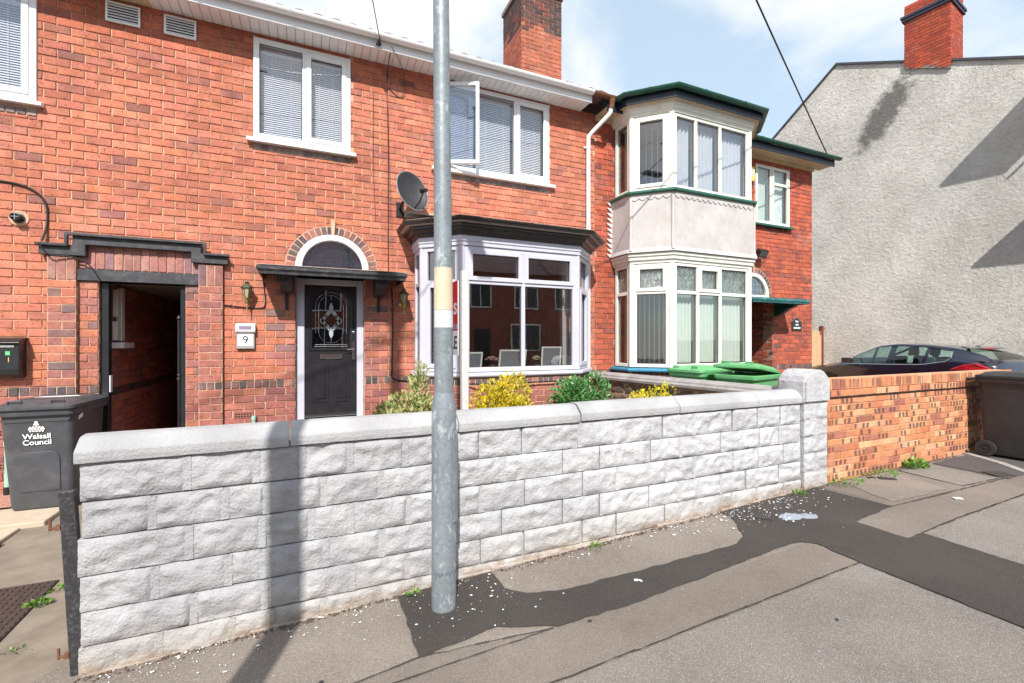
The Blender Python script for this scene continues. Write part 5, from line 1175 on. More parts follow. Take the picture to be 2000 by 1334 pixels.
# inspection door on the side away from the left
m = MB(); n = 8; a0, a1 = R(-62), R(-8); vs = []
for rr in (.0778, .086):
    for zz in (.56, 1.12):
        for k in range(n + 1): a = a0 + (a1 - a0) * k / n; vs.append((rr * math.cos(a), rr * math.sin(a), zz))
q = n + 1
fs = [(2 * q + k, 2 * q + k + 1, 3 * q + k + 1, 3 * q + k) for k in range(n)] + [(k, k + 1, 2 * q + k + 1, 2 * q + k) for k in range(n)] + [(q + k, q + k + 1, 3 * q + k + 1, 3 * q + k) for k in range(n)] + [(0, q, 3 * q, 2 * q), (n, q + n, 3 * q + n, 2 * q + n)]
m.add(vs, fs); m.build('inspection_door', M_GALV, lp_)
m = MB(); rr = random.Random(3)          # worn stencilled reference near the foot
for i in range(26):
    a = R(-150 + i * 4.6) + rr.uniform(-.02, .02); z0 = .225 + rr.uniform(0, .02); h = rr.uniform(.008, .03); r = .0783; w = rr.uniform(.008, .03)
    m.add([(r * math.cos(a), r * math.sin(a), z0), (r * math.cos(a + w), r * math.sin(a + w), z0), (r * math.cos(a + w), r * math.sin(a + w), z0 + h), (r * math.cos(a), r * math.sin(a), z0 + h)], [(0, 1, 2, 3)])
m.build('worn_stencil', M_CARTR, lp_)
m = MB(); m.tube([(-.022, 0, 6.15), (-.02, -.1, 6.35), (-.02, -.45, 6.42)], .025, 10); m.box(-.12, .08, -.95, -.40, 6.38, 6.48); m.build('lantern', M_GALV, lp_, bevel=.01)

# ------------------------------------------------------------------ telegraph poles behind the camera and the wires to the houses
def telegraph(x, y, h, label):
    t = thing('telegraph_pole', label, 'telegraph pole', (x, y, gz(x)), group='telegraph poles')
    m = MB(); m.tube([(0, 0, -.2), (0, 0, h * .5), (0, 0, h)], [.10, .092, .082], 14); m.build('pole', M_TIMPOLE, t, smooth=True)
    m = MB(); m.lathe([(.14, 0), (.14, .02), (.02, .06)], 14, (0, 0, h)); m.tube([(-.35, 0, h - .25), (.35, 0, h - .25)], .025, 8); m.build('pole_cap', M_RUST, t); return t
telegraph(-1.36, -.34, 9.0, 'timber telegraph pole on the pavement beside the viewer'); telegraph(-11.4, -3.0, 8.6, 'timber telegraph pole far down the street to the left')
def wire(name, label, a, b, sag, r, n=24):
    m = MB(); a, b = Vector(a), Vector(b); m.tube([a.lerp(b, t / n) - Vector((0, 0, sag * 4 * (t / n) * (1 - t / n))) for t in range(n + 1)], r, 6); o = m.build(name, M_CABLE); return tag(o, label, 'cable', 'overhead telephone wires')
wire('overhead_wire', 'thin overhead wire fixed to the white fascia between the two upper windows', (.83, FY - .42, 5.66), (-1.36, -.34, 8.9), .12, .006)
wire('overhead_wire', 'thicker overhead wire running to the green eaves beside the rendered gable', (10.0, FY - .40, 5.74), (-11.4, -3.0, 8.4), .25, .011, 40)
m = MB(); m.tube([(.83, FY - .42, 5.66), (.80, FY - .34, 5.63)], .012, 6); m.lathe([(.02, 0), (.03, .02), (.02, .05), (0, .05)], 10, (.83, FY - .37, 5.61)); tag(m.build('wire_bracket', M_CABLE), 'black wire bracket on the white fascia', 'bracket')
def cable(pts, label, r=.005, mat=None, name='wall_cable', smooth_n=6):
    P = [Vector(p) for p in pts]; out_ = []
    for i in range(len(P) - 1):
        p0, p1, p2, p3 = P[max(0, i - 1)], P[i], P[i + 1], P[min(len(P) - 1, i + 2)]
        for k in range(smooth_n):
            t = k / smooth_n; out_.append(.5 * ((2 * p1) + (-p0 + p2) * t + (2 * p0 - 5 * p1 + 4 * p2 - p3) * t * t + (-p0 + 3 * p1 - 3 * p2 + p3) * t ** 3))
    out_.append(P[-1]); m = MB(); m.tube(out_, r, 6); return tag(m.build(name, mat or M_CABLE, smooth=True), label, 'cable')
cy = FY - .012
cable([(-3.6, cy, 3.40), (-2.95, cy, 3.415), (-2.70, cy, 3.36), (-2.585, cy, 3.22), (-2.575, cy, 3.0), (-2.60, cy - .04, 2.82)], 'black cable looping over the bricks down to the passage cornice', .011)
cable([(-2.60, cy - .11, 2.78), (-2.52, cy - .1, 2.67), (-2.35, cy - .06, 2.66), (-2.22, cy - .05, 2.60), (-2.13, cy - .05, 2.45)], 'thin black cable drooping from the black cornice over the passage lintel', .008)
cable([(.985, cy - .30, 5.61), (.99, cy, 5.45), (1.0, cy, 4.6), (1.0, cy, 3.3), (1.0, cy, 2.72)], 'thin black cable running down the wall past the satellite dish', .006)
cable([(.985, cy - .36, 5.63), (1.14, cy - .2, 5.52), (1.22, cy - .05, 5.32), (1.16, cy, 5.18), (1.0, cy, 5.28)], 'thin black wire curling below the white soffit', .005)
cable([(.80, cy, 5.18), (.80, cy, 4.2), (.83, cy, 3.4)], 'very thin cable running down the bricks left of the satellite dish', .003)
cable([(-.95, cy, 2.19), (-.75, cy, 2.17), (-.56, cy, 2.165), (-.51, cy, 2.22), (-.52, cy, 2.40), (-.54, cy - .02, 2.56)], 'black cable under the wall lamp beside the number sign', .007)
cable([(1.05, cy, 2.5), (1.06, cy, 2.0), (1.05, cy, 1.4), (1.08, cy, 1.22), (1.4, FY - .1, 1.19), (1.85, 5.59, 1.2), (2.7, 5.575, 1.19), (3.5, 5.58, 1.20)], 'black cable running down beside the door and under the bay sill', .009)

# ------------------------------------------------------------------ wall-mounted things
def wall_lamp(x, z, label, k=1.0, mat=None, yo=0.0):
    t = thing('wall_lamp', label, 'lamp', (x, FY - yo, z), group='carriage lamps'); mm = mat or M_LAMPM
    m = MB(); m.lathe([(0, 0), (.05 * k, 0), (.05 * k, .012), (.03 * k, .025), (0, .025)], 16, (0, 0, 0), lambda a, b, c: (a, -c, b + .03)); m.build('backplate', M_BRASS, t, inv=False)
    m = MB(); m.tube([(0, -.02, .03), (0, -.06, -.02), (0, -.11, -.03), (0, -.11, .03)], .009, 8); m.tube([(0, -.11, -.05), (0, -.11, -.11)], .009, 8); m.build('bracket_arm', M_BRASS, t, inv=False)
    def hexr(r, z): return [(r * k * math.cos(math.pi / 3 * i), -.11 + r * k * math.sin(math.pi / 3 * i), z) for i in range(6)]
    def loft(rings):
        q = MB(); vs = [p for g in rings for p in g]; q.add(vs, [(a * 6 + i, a * 6 + (i + 1) % 6, (a + 1) * 6 + (i + 1) % 6, (a + 1) * 6 + i) for a in range(len(rings) - 1) for i in range(6)] + [tuple(range(5, -1, -1)), tuple((len(rings) - 1) * 6 + i for i in range(6))]); return q
    loft([hexr(.022, .03), hexr(.03, .045), hexr(.03, .05)]).build('lamp_foot', M_BRASS, t, inv=False)
    loft([hexr(.028, .05), hexr(.055, .165)]).build('lamp_glass', simple('lamp_glass_' + str(x), (.42, .37, .22) if mat is None else (.75, .68, .45), .15), t, inv=False)
    m = MB()
    for i in range(6): a = math.pi / 3 * i; m.tube([(.029 * math.cos(a), -.11 + .029 * math.sin(a), .05), (.057 * math.cos(a), -.11 + .057 * math.sin(a), .166)], .004, 5)
    m.build('lamp_bars', mm, t, inv=False)
    loft([hexr(.072, .163), hexr(.072, .172), hexr(.045, .20), hexr(.022, .213), hexr(.022, .225), hexr(.034, .232), hexr(.012, .245), hexr(.004, .262)]).build('lamp_cap', mm, t, inv=False)
wall_lamp(-.70, 2.235, 'brass carriage lamp on the wall left of the black door, above the number sign'); wall_lamp(1.20, 2.235, 'brass carriage lamp right of the black door, by the bay'); 
wall_lamp(7.885, 2.05, 'small white and black carriage lamp beside the green door', mat=M_CARTR)
t = thing('number_sign', 'white solar house number sign reading 9, on bricks left of the door', 'sign', (-.722, FY, 1.655))
m = MB(); m.prism([(0, .205), (-.035, .195), (-.07, .215), (-.06, .305), (0, .318)], -.106, .106, lambda y, z, x: (x, y, z)); m.build('solar_top', M_UPVC, t, bevel=.005, inv=False)
m = MB(); m.box(-.097, .097, -.04, 0, 0, .204); m.build('body', simple('sign_grey', (.32, .32, .31), .5), t, bevel=.006, inv=False)
m = MB(); m.box(-.082, .082, -.045, -.041, .035, .18); m.build('number_plate', M_WHITE, t, inv=False)
m = MB(); m.add([(-.068, -.0685, .235), (.068, -.0685, .235), (.068, -.0645, .283), (-.068, -.0645, .283)], [(0, 1, 2, 3)]); m.build('solar_panel', M_PURP, t, inv=False)
lettering('9', .13, M_INK, t, lambda a, b, d: (a, -.0475 - d, .108 + b), inv=False)
t = thing('post_box', 'black metal letter box with a rounded bottom on the wall at the left edge', 'letter box', (-2.93, FY, 1.36))
m = MB(); m.prism([(0, .02), (-.03, 0), (-.09, .01), (-.13, .05), (-.14, .10), (-.14, .36), (-.10, .41), (0, .425)], -.19, .19, lambda y, z, x: (x, y, z)); m.build('body', M_BLACK, t, bevel=.006, inv=False)
m = MB(); m.prism([(0, .43), (-.11, .416), (-.165, .375), (-.165, .365), (-.10, .40), (0, .415)], -.20, .20, lambda y, z, x: (x, y, z)); m.build('lid', M_BLACK, t, bevel=.003, inv=False)
m = MB(); m.box(-.155, .155, -.150, -.141, .325, .345); m.build('posting_slot', M_STEEL, t, inv=False)
m = MB(); m.box(.085, .12, -.1425, -.1405, .245, .285); m.build('sticker', simple('green_sticker', (.12, .5, .2), .5), t, inv=False)
lettering('1', .075, M_GOLD, t, lambda a, b, d: (.11 + a, -.1425 - d, .195 + b), inv=False)
t = thing('boiler_flue', 'round black boiler flue poking out of a pale mortar patch at the left edge', 'flue', (-2.80, FY, 3.045))
TFl = lambda a, b, c: (a, -c, b)
m = MB(); m.lathe([(.02, 0), (.085, 0), (.08, .012), (.02, .012)], 14, (0, 0, 0), TFl); m.build('mortar_patch', M_MORT, t, inv=False)
m = MB(); m.lathe([(.0, .012), (.052, .012), (.052, .03), (.04, .035), (.04, .09), (.03, .092), (.03, .06), (0, .06)], 18, (0, 0, 0), TFl); m.build('pipe', M_CARTR, t, smooth=True, inv=False)
m = MB(); m.box(-.038, .038, -.09, -.085, -.004, .004); m.box(-.004, .004, -.0895, -.0845, -.038, .038); m.build('grille', M_DISHR, t, inv=False)
# satellite dish
t = thing('satellite_dish', 'dark grey satellite dish on the wall above the bay window', 'satellite dish', (1.16, FY, 3.62))
nrm = Vector((.38, -.86, .26)).normalized(); q = nrm.to_track_quat('Z', 'Y').to_matrix(); cen = Vector((.075, -.30, .13))
def TDs(a, b, c): return tuple(cen + q @ Vector((a * .84, b * .97, c * .92)))
prof = [(.002, 0), (.09, .008), (.17, .028), (.24, .058), (.285, .085), (.292, .086), (.288, .078), (.24, .048), (.17, .018), (.09, -.002), (.002, -.01)]
m = MB(); m.lathe(prof, 36, (0, 0, 0), TDs); m.build('reflector', M_DISH, t, smooth=True, inv=False)
m = MB(); m.tube([TDs(.292 * math.cos(2 * math.pi * k / 36), .292 * math.sin(2 * math.pi * k / 36), .084) for k in range(37)], .006, 6); m.build('rim', M_DISHR, t, inv=False)
dn = TDs(.0, -.25, .06); ln = Vector(TDs(0, -.12, .33))
m = MB(); m.tube([dn, TDs(0, -.22, .2), ln], .011, 6); m.build('feed_arm', M_CARTR, t, inv=False)
m = MB(); d = (Vector(TDs(0, 0, .02)) - ln).normalized(); m.tube([ln - d * .05, ln + d * .03], .026, 10); m.tube([ln + d * .03, ln + d * .055], .032, 10); m.build('receiver', M_CARTR, t, smooth=True, inv=False)
m = MB(); m.tube([TDs(0, 0, -.01), (.0, -.12, .02), (0, -.02, -.02)], .02, 8); m.box(-.05, .05, -.02, 0, -.12, .08); m.build('wall_mount', M_CARTR, t, inv=False)
# alarm box, floodlight, plaque on the right-hand house
t = thing('alarm_box', 'yellow six-sided alarm box between the upper bay and the small window', 'alarm box', (8.15, FY, 5.10))
hx = [(-.09, -.10), (.09, -.10), (.13, .02), (.10, .20), (-.10, .20), (-.13, .02)]; m = MB(); m.prism(hx, -.06, 0, lambda x, z, y: (x, y, z)); m.build('cover', M_YELL, t, bevel=.008, inv=False)
m = MB(); m.box(-.075, .075, -.064, -.061, .0, .14); m.build('label_plate', M_WHITE, t, inv=False)
m = MB(); m.box(-.055, .055, -.066, -.0645, .10, .122); m.box(-.03, .03, -.066, -.0645, .055, .08); m.box(-.055, .055, -.066, -.0645, .015, .033); m.build('label_print', M_BLUE, t, inv=False)
m = MB(); m.prism([(-.085, -.10), (.085, -.10), (.05, -.22), (-.05, -.22)], -.055, 0, lambda x, z, y: (x, y, z)); m.build('strobe', M_INK, t, bevel=.005, inv=False)
t = thing('floodlight', 'black floodlight on the brick wall above the green door', 'floodlight', (8.33, FY, 3.50))
m = MB(); m.box(-.03, .03, -.12, 0, -.02, .02); m.build('bracket', M_CARTR, t, inv=False)
Tq = lambda x, y, z: (x, -.16 + y * .85 - z * .5, .03 + y * .5 + z * .85); m = MB(); m.box(-.13, .13, -.05, .05, -.08, .08, Tq); m.build('housing', M_CARTR, t, bevel=.01, inv=False)
m = MB(); m.box(-.11, .11, -.056, -.051, -.06, .06, Tq); m.build('lens', M_GLASSD, t, inv=False)
t = thing('name_plaque', 'small black arched house name plaque on the right-hand house', 'plaque', (9.62, FY, 1.985))
pr = [(-.16, 0), (.16, 0), (.16, .20), (.10, .215), (.06, .26), (0, .275), (-.06, .26), (-.10, .215), (-.16, .20)]; m = MB(); m.prism(pr, -.015, 0, lambda x, z, y: (x, y, z)); m.build('plate', M_BLACK, t, bevel=.003, inv=False)
m = MB(); rr = random.Random(8)
for zz, w in ((.20, .10), (.13, .09), (.06, .22)):
    x = -w / 2
    while x < w / 2: l_ = rr.uniform(.012, .026); m.box(x, x + l_, -.018, -.0155, zz - .018, zz + rr.uniform(.008, .02)); x += l_ + .008
m.build('worn_lettering', M_WHITE, t, inv=False)
t = thing('flue_cowl', 'small black pipe end sticking out of the right-hand house corner', 'pipe', (HB[3], FY + .25, 4.30)); m = MB(); m.tube([(0, 0, 0), (.12, 0, 0)], .05, 10); m.tube([(.10, 0, 0), (.16, 0, -.02)], .065, 10); m.build('cowl', M_CARTR, t, inv=False)
# air bricks and the green pipe at the foot of the walls
def airbrick(x, z, label):
    t = thing('air_brick', label, 'air brick', (x, FY, z), group='terracotta air bricks'); m = MB(); m.box(-.105, .105, -.004, .01, -.036, .036); m.build('grate', M_AIRB, t, inv=False)
    m = MB()
    for i in range(6):
        for j in (-1, 1): m.box(-.088 + i * .031, -.068 + i * .031, -.0065, -.0045, j * .015 - .008, j * .015 + .008)
    m.build('holes', M_GRATE, t, inv=False)
airbrick(-.75, .835, 'terracotta air brick low on the wall left of the black door'); airbrick(1.03, .80, 'terracotta air brick beside the variegated shrub'); airbrick(-2.93, .79, 'upper terracotta air brick behind the grey bin'); airbrick(-2.93, .44, 'lower terracotta air brick behind the grey bin'); airbrick(1.27, 5.40, 'dark air brick under the white eaves between the upper windows')
t = thing('waste_pipe', 'short pale green waste pipe standing against the bricks behind the grey bin', 'pipe', (-2.86, FY - .06, .16)); m = MB(); m.tube([(0, 0, .08), (0, 0, .54)], .028, 12); m.tube([(0, 0, .5), (0, 0, .56)], .036, 12); m.build('pipe', M_GPIPE, t, smooth=True, inv=False); m = MB(); m.tube([(0, 0, -.03), (0, 0, .08)], .035, 12); m.build('pipe_foot', M_CARTR, t, inv=False)
t = thing('overflow_pipe', 'stub of pale green pipe below the air brick left of the door', 'pipe', (-.635, FY - .03, .62)); m = MB(); m.tube([(0, 0, 0), (0, 0, .17)], .02, 10); m.tube([(0, 0, .15), (0, 0, .2)], .026, 10); m.build('pipe', M_GPIPE, t, smooth=True, inv=False)
# ------------------------------------------------------------------ wheelie bins
def rrect(w, d, r, cx=0, cy=0, n=5):
    o = []
    for (sx, sy, a) in ((1, -1, -90), (1, 1, 0), (-1, 1, 90), (-1, -1, 180)):
        for k in range(n): t = R(a + 90 * k / (n - 1)); o.append((cx + sx * (w / 2 - r) + r * math.cos(t), cy + sy * (d / 2 - r) + r * math.sin(t)))
    return o
def loftr(rings, cap=True):
    m = MB(); n = len(rings[0]); vs = [p for g in rings for p in g]; fs = [(a * n + i, a * n + (i + 1) % n, (a + 1) * n + (i + 1) % n, (a + 1) * n + i) for a in range(len(rings) - 1) for i in range(n)]
    if cap: fs += [tuple(range(n - 1, -1, -1)), tuple((len(rings) - 1) * n + i for i in range(n))]
    return m.add(vs, fs)
def ring3(w, d, r, z, cy=0): return [(x, y, z) for x, y in rrect(w, d, r, 0, cy)]
def wheelie_bin(label, mat, loc, rz, group, lid_open=0.0, lid_twist=0.0, front_logo=False, ribs=False, grime=None):
    t = thing('wheelie_bin', label, 'wheelie bin', loc, rz, group)
    b = loftr([ring3(.465, .53, .05, .03, .02), ring3(.475, .55, .05, .06, .02), ring3(.51, .63, .05, .55, .01), ring3(.535, .69, .05, .93, 0), ring3(.54, .70, .05, .945, 0)]).build('body', mat, t, smooth=True, inv=False)
    loftr([ring3(.585, .745, .06, .935), ring3(.59, .75, .06, .94), ring3(.59, .75, .06, .985), ring3(.58, .74, .06, .99)]).build('rim', mat, t, smooth=True, inv=False)
    ca, sa_ = math.cos(lid_open), math.sin(lid_open); hy, hz = .36, .99
    def TL(p):
        x, y, z = p; x, y = x * math.cos(lid_twist) - y * math.sin(lid_twist), x * math.sin(lid_twist) + y * math.cos(lid_twist); yy, zz = y - hy, z - hz
        return (x, hy + yy * ca + zz * sa_, hz - yy * sa_ + zz * ca)
    rings = [ring3(.60, .77, .05, .992, -.012), ring3(.605, .775, .05, 1.0, -.012), ring3(.60, .77, .05, 1.028, -.012), ring3(.56, .72, .06, 1.036, -.012), ring3(.50, .62, .08, 1.062, 0), ring3(.44, .54, .09, 1.072, .01), ring3(.20, .25, .06, 1.076, .01)]
    lid = loftr([[TL(p) for p in g] for g in rings]).build('lid', mat, t, smooth=True, inv=False)
    for sx in (-1, 1):
        m = MB(); m.tube([TL((sx * .20, -.335, 1.035)), TL((sx * .20, -.345, 1.075)), TL((sx * .11, -.345, 1.075)), TL((sx * .11, -.335, 1.035))], .011, 6); m.build('lid_handle', mat, lid, smooth=True)
    m = MB(); m.tube([(-.24, .40, .96), (-.24, .45, .975), (.24, .45, .975), (.24, .40, .96)], .016, 8); m.build('handle_bar', mat, t, smooth=True, inv=False)
    for sx in (-1, 1):
        m = MB(); m.lathe([(.06, -.022), (.098, -.02), (.10, -.012), (.10, .012), (.098, .02), (.06, .022)], 24, (0, 0, 0), lambda a, b_, c: (sx * .265 + c, .27 + a, .10 + b_)); w = m.build('wheel', M_RUBBER, t, smooth=True, inv=False)
        m = MB(); m.lathe([(.0, -.033), (.014, -.033), (.018, -.025), (.05, -.024), (.056, -.027), (.056, .027), (.05, .024), (.018, .025), (.014, .033), (.0, .033)], 20, (0, 0, 0), lambda a, b_, c: (sx * .265 + c, .27 + a, .10 + b_)); m.build('wheel_hub', M_CARTR, w, smooth=True)
    m = MB(); m.tube([(-.25, .27, .10), (.25, .27, .10)], .014, 8); m.build('axle', M_STEEL, t, inv=False)
    if ribs:
        m = MB()
        for sx in (-1, 1):
            for y in (-.24, -.02, .2): m.box(sx * .24 - .02, sx * .24 + .02, y - .012, y + .012, .62, .935)
        for x in (-.14, 0, .14): m.box(x - .012, x + .012, -.345, -.30, .62, .935)
        m.build('rib', mat, t, inv=False)
    if front_logo:
        fy = lambda z: -(.255 + (.345 - .255) * (z - .06) / .87) - .004
        def TFr(a, b_, d): return (a, fy(b_) - d, b_)
        po = [(-.15, .20), (.15, .20), (.158, .52), (.14, .565), (.10, .585), (-.10, .585), (-.14, .565), (-.158, .52)]
        m = MB(); m.prism(po, -.01, .006, TFr); m.build('front_panel', mat, t, bevel=.005, inv=False)
        m = MB(); m.prism([(-.252, .905), (.252, .905), (.235, .875), (-.235, .875)], -.01, .004, TFr); m.build('front_ledge', mat, t, inv=False)
        lettering('Walsall', .068, M_WHITE, t, lambda a, b_, d: TFr(a, .735 + b_, .0045 + d), width=.205, bold=.0012, inv=False)
        lettering('Council', .068, M_WHITE, t, lambda a, b_, d: TFr(a, .677 + b_, .0045 + d), width=.205, bold=.0012, inv=False)
        m = MB()                     # white crest above the lettering: crown, helm, garland of rounded leaves
        def disc(cx, cz, r, rx=1.0, n=10): m.prism([(cx + r * rx * math.cos(2 * math.pi * k / n), cz + r * math.sin(2 * math.pi * k / n)) for k in range(n)], .0035, .0052, TFr)
        disc(0, .868, .014); m.prism([(-.022, .842), (.022, .842), (.018, .858), (-.018, .858)], .0035, .0052, TFr)
        for i in range(5): disc(-.044 + i * .022, .828 - abs(i - 2) * .004, .0095)
        for i in range(6): disc(-.052 + i * .0208, .806, .009)
        for i in range(5): disc(-.044 + i * .022, .787, .0085)
        m.build('crest', M_WHITE, t, inv=False)
        m = MB(); Ts = lambda a, b_, d: (.255 + (b_ - .88) * .05 + d, a, b_)
        m.box(-.22, -.15, .0, .006, 0, 0.001) if False else None
        m.prism([(-.24, .865), (-.165, .885), (-.165, .925), (-.24, .905)], .008, .012, lambda a, b_, d: (.262 + d, a, b_)); m.build('side_sticker', M_WHITE, t, inv=False)
        m = MB(); m.prism([(-.03, 0), (.2, .03), (.14, .10), (-.1, .08), (-.16, .03)], 1.0775, 1.079, lambda a, b_, d: (a, b_ - .05, d)); m.build('lid_scrap', M_PAPER, t, inv=False)
    return t
wheelie_bin('dark grey wheelie bin lettered Walsall Council standing by the passage', M_BING, (-2.345, 6.09, pz(6.0)), R(-2), 'wheelie bins', front_logo=True)
wheelie_bin('brown-black wheelie bin on the pavement at the right edge, against the orange brick wall', M_BINB, (8.17, 2.60, gz(8.1) + .012), R(3), 'wheelie bins')
wheelie_bin('green wheelie bin with its lid shut, behind the stone garden wall', M_BINGR, (5.28, 5.02, .315), R(-82), 'wheelie bins', ribs=True)
wheelie_bin('green wheelie bin with a propped-up lid, nearest the white gate pier', M_BINGR, (5.44, 4.36, .315), R(-76), 'wheelie bins', lid_open=.13, lid_twist=.06, ribs=True)

# ------------------------------------------------------------------ parked car (hatchback, nose to the left)
def build_car():
    dr = Vector((-.174, -.985)); nose = Vector((14.66, 8.89)); zg = .262
    t = thing('parked_car', 'dark navy hatchback car parked behind the orange brick wall', 'car', (nose.x, nose.y, zg), math.atan2(dr.y, dr.x))
    S = [  # s, top, belt, half width, roof-edge half width, roof edge drop
        (0.00, .62, .55, .62, .40, .02), (.10, .70, .62, .76, .50, .02), (.45, .84, .74, .86, .60, .02), (1.05, .97, .855, .90, .66, .02), (1.32, 1.07, .875, .905, .68, .03),
        (1.44, 1.15, .88, .905, .67, .045), (1.95, 1.375, .895, .905, .62, .055), (2.02, 1.394, .897, .905, .615, .055), (2.33, 1.436, .905, .905, .605, .055), (2.47, 1.444, .91, .905, .60, .055), (3.02, 1.432, .93, .905, .595, .06),
        (3.14, 1.425, .94, .905, .595, .065), (3.22, 1.418, .945, .904, .595, .07), (3.66, 1.365, 1.03, .90, .59, .085), (3.80, 1.34, 1.06, .895, .585, .09), (4.20, 1.20, 1.03, .86, .58, .05), (4.36, 1.10, 1.0, .835, .60, .03), (4.47, 1.05, .97, .80, .58, .02), (4.54, .90, .84, .76, .55, .02)]
    rows = []
    for (s, top, belt, hw, rw, drop) in S:
        zb = .20 if .3 < s < 4.3 else .28
        half = [(hw * .86, zb), (hw * .985, zb + .12), (hw, .60 if belt > .7 else belt * .8), (hw * .985, belt - .06), (hw * .955, belt), (rw + .02, top - drop - .02 if top - belt > .12 else belt + (top - belt) * .5), (rw - .03, top - drop * .35 if top - belt > .12 else belt + (top - belt) * .75), (rw * .5, top - .006), (0, top)]
        full = [(s, -y, z) for y, z in half] + [(s, y, z) for y, z in half[-2::-1]]; rows.append(full)
    n = len(rows[0]); vs = [p for g in rows for p in g]; body, side, wind, rear = [], [], [], []
    for i in range(len(rows) - 1):
        s0, s1 = S[i][0], S[i + 1][0]
        for k in range(n - 1):
            f = (i * n + k, i * n + k + 1, (i + 1) * n + k + 1, (i + 1) * n + k); kk = min(k, n - 2 - k)
            if kk == 4 and s0 >= 1.44 and s1 <= 3.66 and not (abs(s0 - 2.33) < .01) and not (abs(s0 - 3.14) < .01) and not abs(s0 - 1.95) < .01: side.append((f, k < n / 2, s0))
            elif kk >= 6 and s0 >= 1.05 and s1 <= 1.95: wind.append(f)
            elif kk >= 6 and s0 >= 3.80 and s1 <= 4.36: rear.append(f)
            else: body.append(f)
        body.append(((i + 1) * n, (i + 1) * n + n - 1, i * n + n - 1, i * n))
    body += [tuple(range(n)), tuple((len(rows) - 1) * n + k for k in range(n - 1, -1, -1))]
    def sub(fs, name, mat, par=t, sm=True):
        used = sorted({v for f in fs for v in f}); mp_ = {v: i for i, v in enumerate(used)}; m = MB(); m.add([vs[v] for v in used], [tuple(mp_[v] for v in f) for f in fs]); return m.build(name, mat, par, smooth=sm, inv=False)
    b = sub(body, 'body', M_CAR)
    md = b.modifiers.new('subdivide', 'SUBSURF') if False else None
    for left in (True, False):
        for a0, a1 in ((1.4, 2.0), (2.0, 2.4), (2.4, 3.1), (3.2, 3.7)):
            fs = [f for f, lft, s0 in side if lft == left and a0 - .01 <= s0 < a1]
            if fs: sub(fs, 'side_window', M_CARGL)
    sub(wind, 'windscreen', M_CARGL); sub(rear, 'rear_window', M_CARGL)
    for sy in (-1, 1):
        m = MB(); pts = [(s, sy * (hw * .962 + .002), belt + .004) for (s, top, belt, hw, rw, drop) in S if 1.32 <= s <= 3.66]; s, top, belt, hw, rw, drop = S[13]
        pts += [(3.74, sy * (.83), 1.12), (3.70, sy * (rw + .13), top - drop - .06)]; m.tube(pts, .011, 6); m.build('chrome_strip', M_CHROME, t, smooth=True, inv=False)
        m = MB(); pts = [(s, sy * (rw + .026), top - drop - .012) for (s, top, belt, hw, rw, drop) in S if 1.44 <= s <= 3.66]; m.tube(pts, .007, 5); m.build('window_trim', M_CHROME, t, inv=False)
        m = MB(); m.prism([(1.42, .90), (1.60, .90), (1.60, 1.02), (1.55, 1.04), (1.46, 1.03)], .90, 1.03, lambda a, z, y: (a, sy * y, z)); mr = m.build('door_mirror', M_CAR, t, bevel=.02, seg=2, inv=False)
        m = MB(); m.prism([(1.601, .915), (1.601, 1.01), (1.604, 1.01), (1.604, .915)], .92, 1.01, lambda a, z, y: (a, sy * y, z)); m.build('mirror_glass', M_CHROME, mr)
        for q in (2.05, 2.98): m = MB(); m.box(q, q + .20, sy * .915 - .012, sy * .915 + .012, .80, .825); m.build('door_handle', M_CAR, t, inv=False)
        m = MB(); m.prism([(3.75, .86), (4.05, .86), (4.40, .84), (4.44, .92), (4.22, 1.02), (4.02, .98), (3.85, .91)], .80, .905, lambda a, z, y: (a, sy * (y if a < 4.3 else y - .045), z)); m.build('tail_lamp', M_TAILL, t, bevel=.01, inv=False)
        m = MB(); m.prism([(.06, .60), (.40, .74), (.55, .80), (.40, .80), (.10, .70)], .60, .82, lambda a, z, y: (a, sy * y, z)); m.build('headlamp', M_GLASSD, t, inv=False)
        for wx in (.82, 3.52):
            m = MB(); Tw = lambda a, b_, c: (wx + a, sy * (.82 + c * .5), .32 + b_); m.lathe([(.20, -.2), (.315, -.2), (.32, 0), (.315, .18), (.27, .21), (.20, .20)], 28, (0, 0, 0), Tw); w = m.build('wheel', M_RUBBER, t, smooth=True, inv=False)
            m = MB(); m.lathe([(0, .17), (.05, .19), (.06, .16), (.19, .18), (.21, .2), (.21, .1), (0, .1)], 20, (0, 0, 0), Tw); m.build('wheel_rim', M_CHROME, w)
    for sy in (-1, 1):
        m = loftr([[(x + 2.25, y + sy * .36, z) for x, y, z in ring3(.12, .46, .05, .5)], [(x + 2.33, y + sy * .36, z) for x, y, z in ring3(.10, .42, .04, 1.12)]]); m.build('front_seat', M_SEAT, t, inv=False)
        m = loftr([[(x + 2.64, y + sy * .36, z) for x, y, z in ring3(.11, .25, .04, 1.14)], [(x + 2.66, y + sy * .36, z) for x, y, z in ring3(.12, .27, .05, 1.22)], [(x + 2.67, y + sy * .36, z) for x, y, z in ring3(.10, .24, .05, 1.345)]]); m.build('headrest', M_SEATB, t, smooth=True, inv=False)
    m = MB(); m.box(3.1, 3.3, -.65, .65, .5, 1.12); m.build('rear_seat', M_SEAT, t, bevel=.03, inv=False)
    m = MB(); m.box(1.3, 4.1, -.8, .8, .35, .45); m.box(1.1, 1.5, -.8, .8, .8, 1.04); m.box(3.4, 4.3, -.78, .78, 1.05, 1.07); m.build('interior_trim', M_SEAT, t, inv=False)
    m = MB(); m.tube([(3.72, 0, 1.365), (3.78, 0, 1.375)], [.03, .02], 8); m.tube([(3.76, 0, 1.37), (4.12, 0, 1.66)], [.005, .0025], 5); m.build('aerial', M_CARTR, t, inv=False)
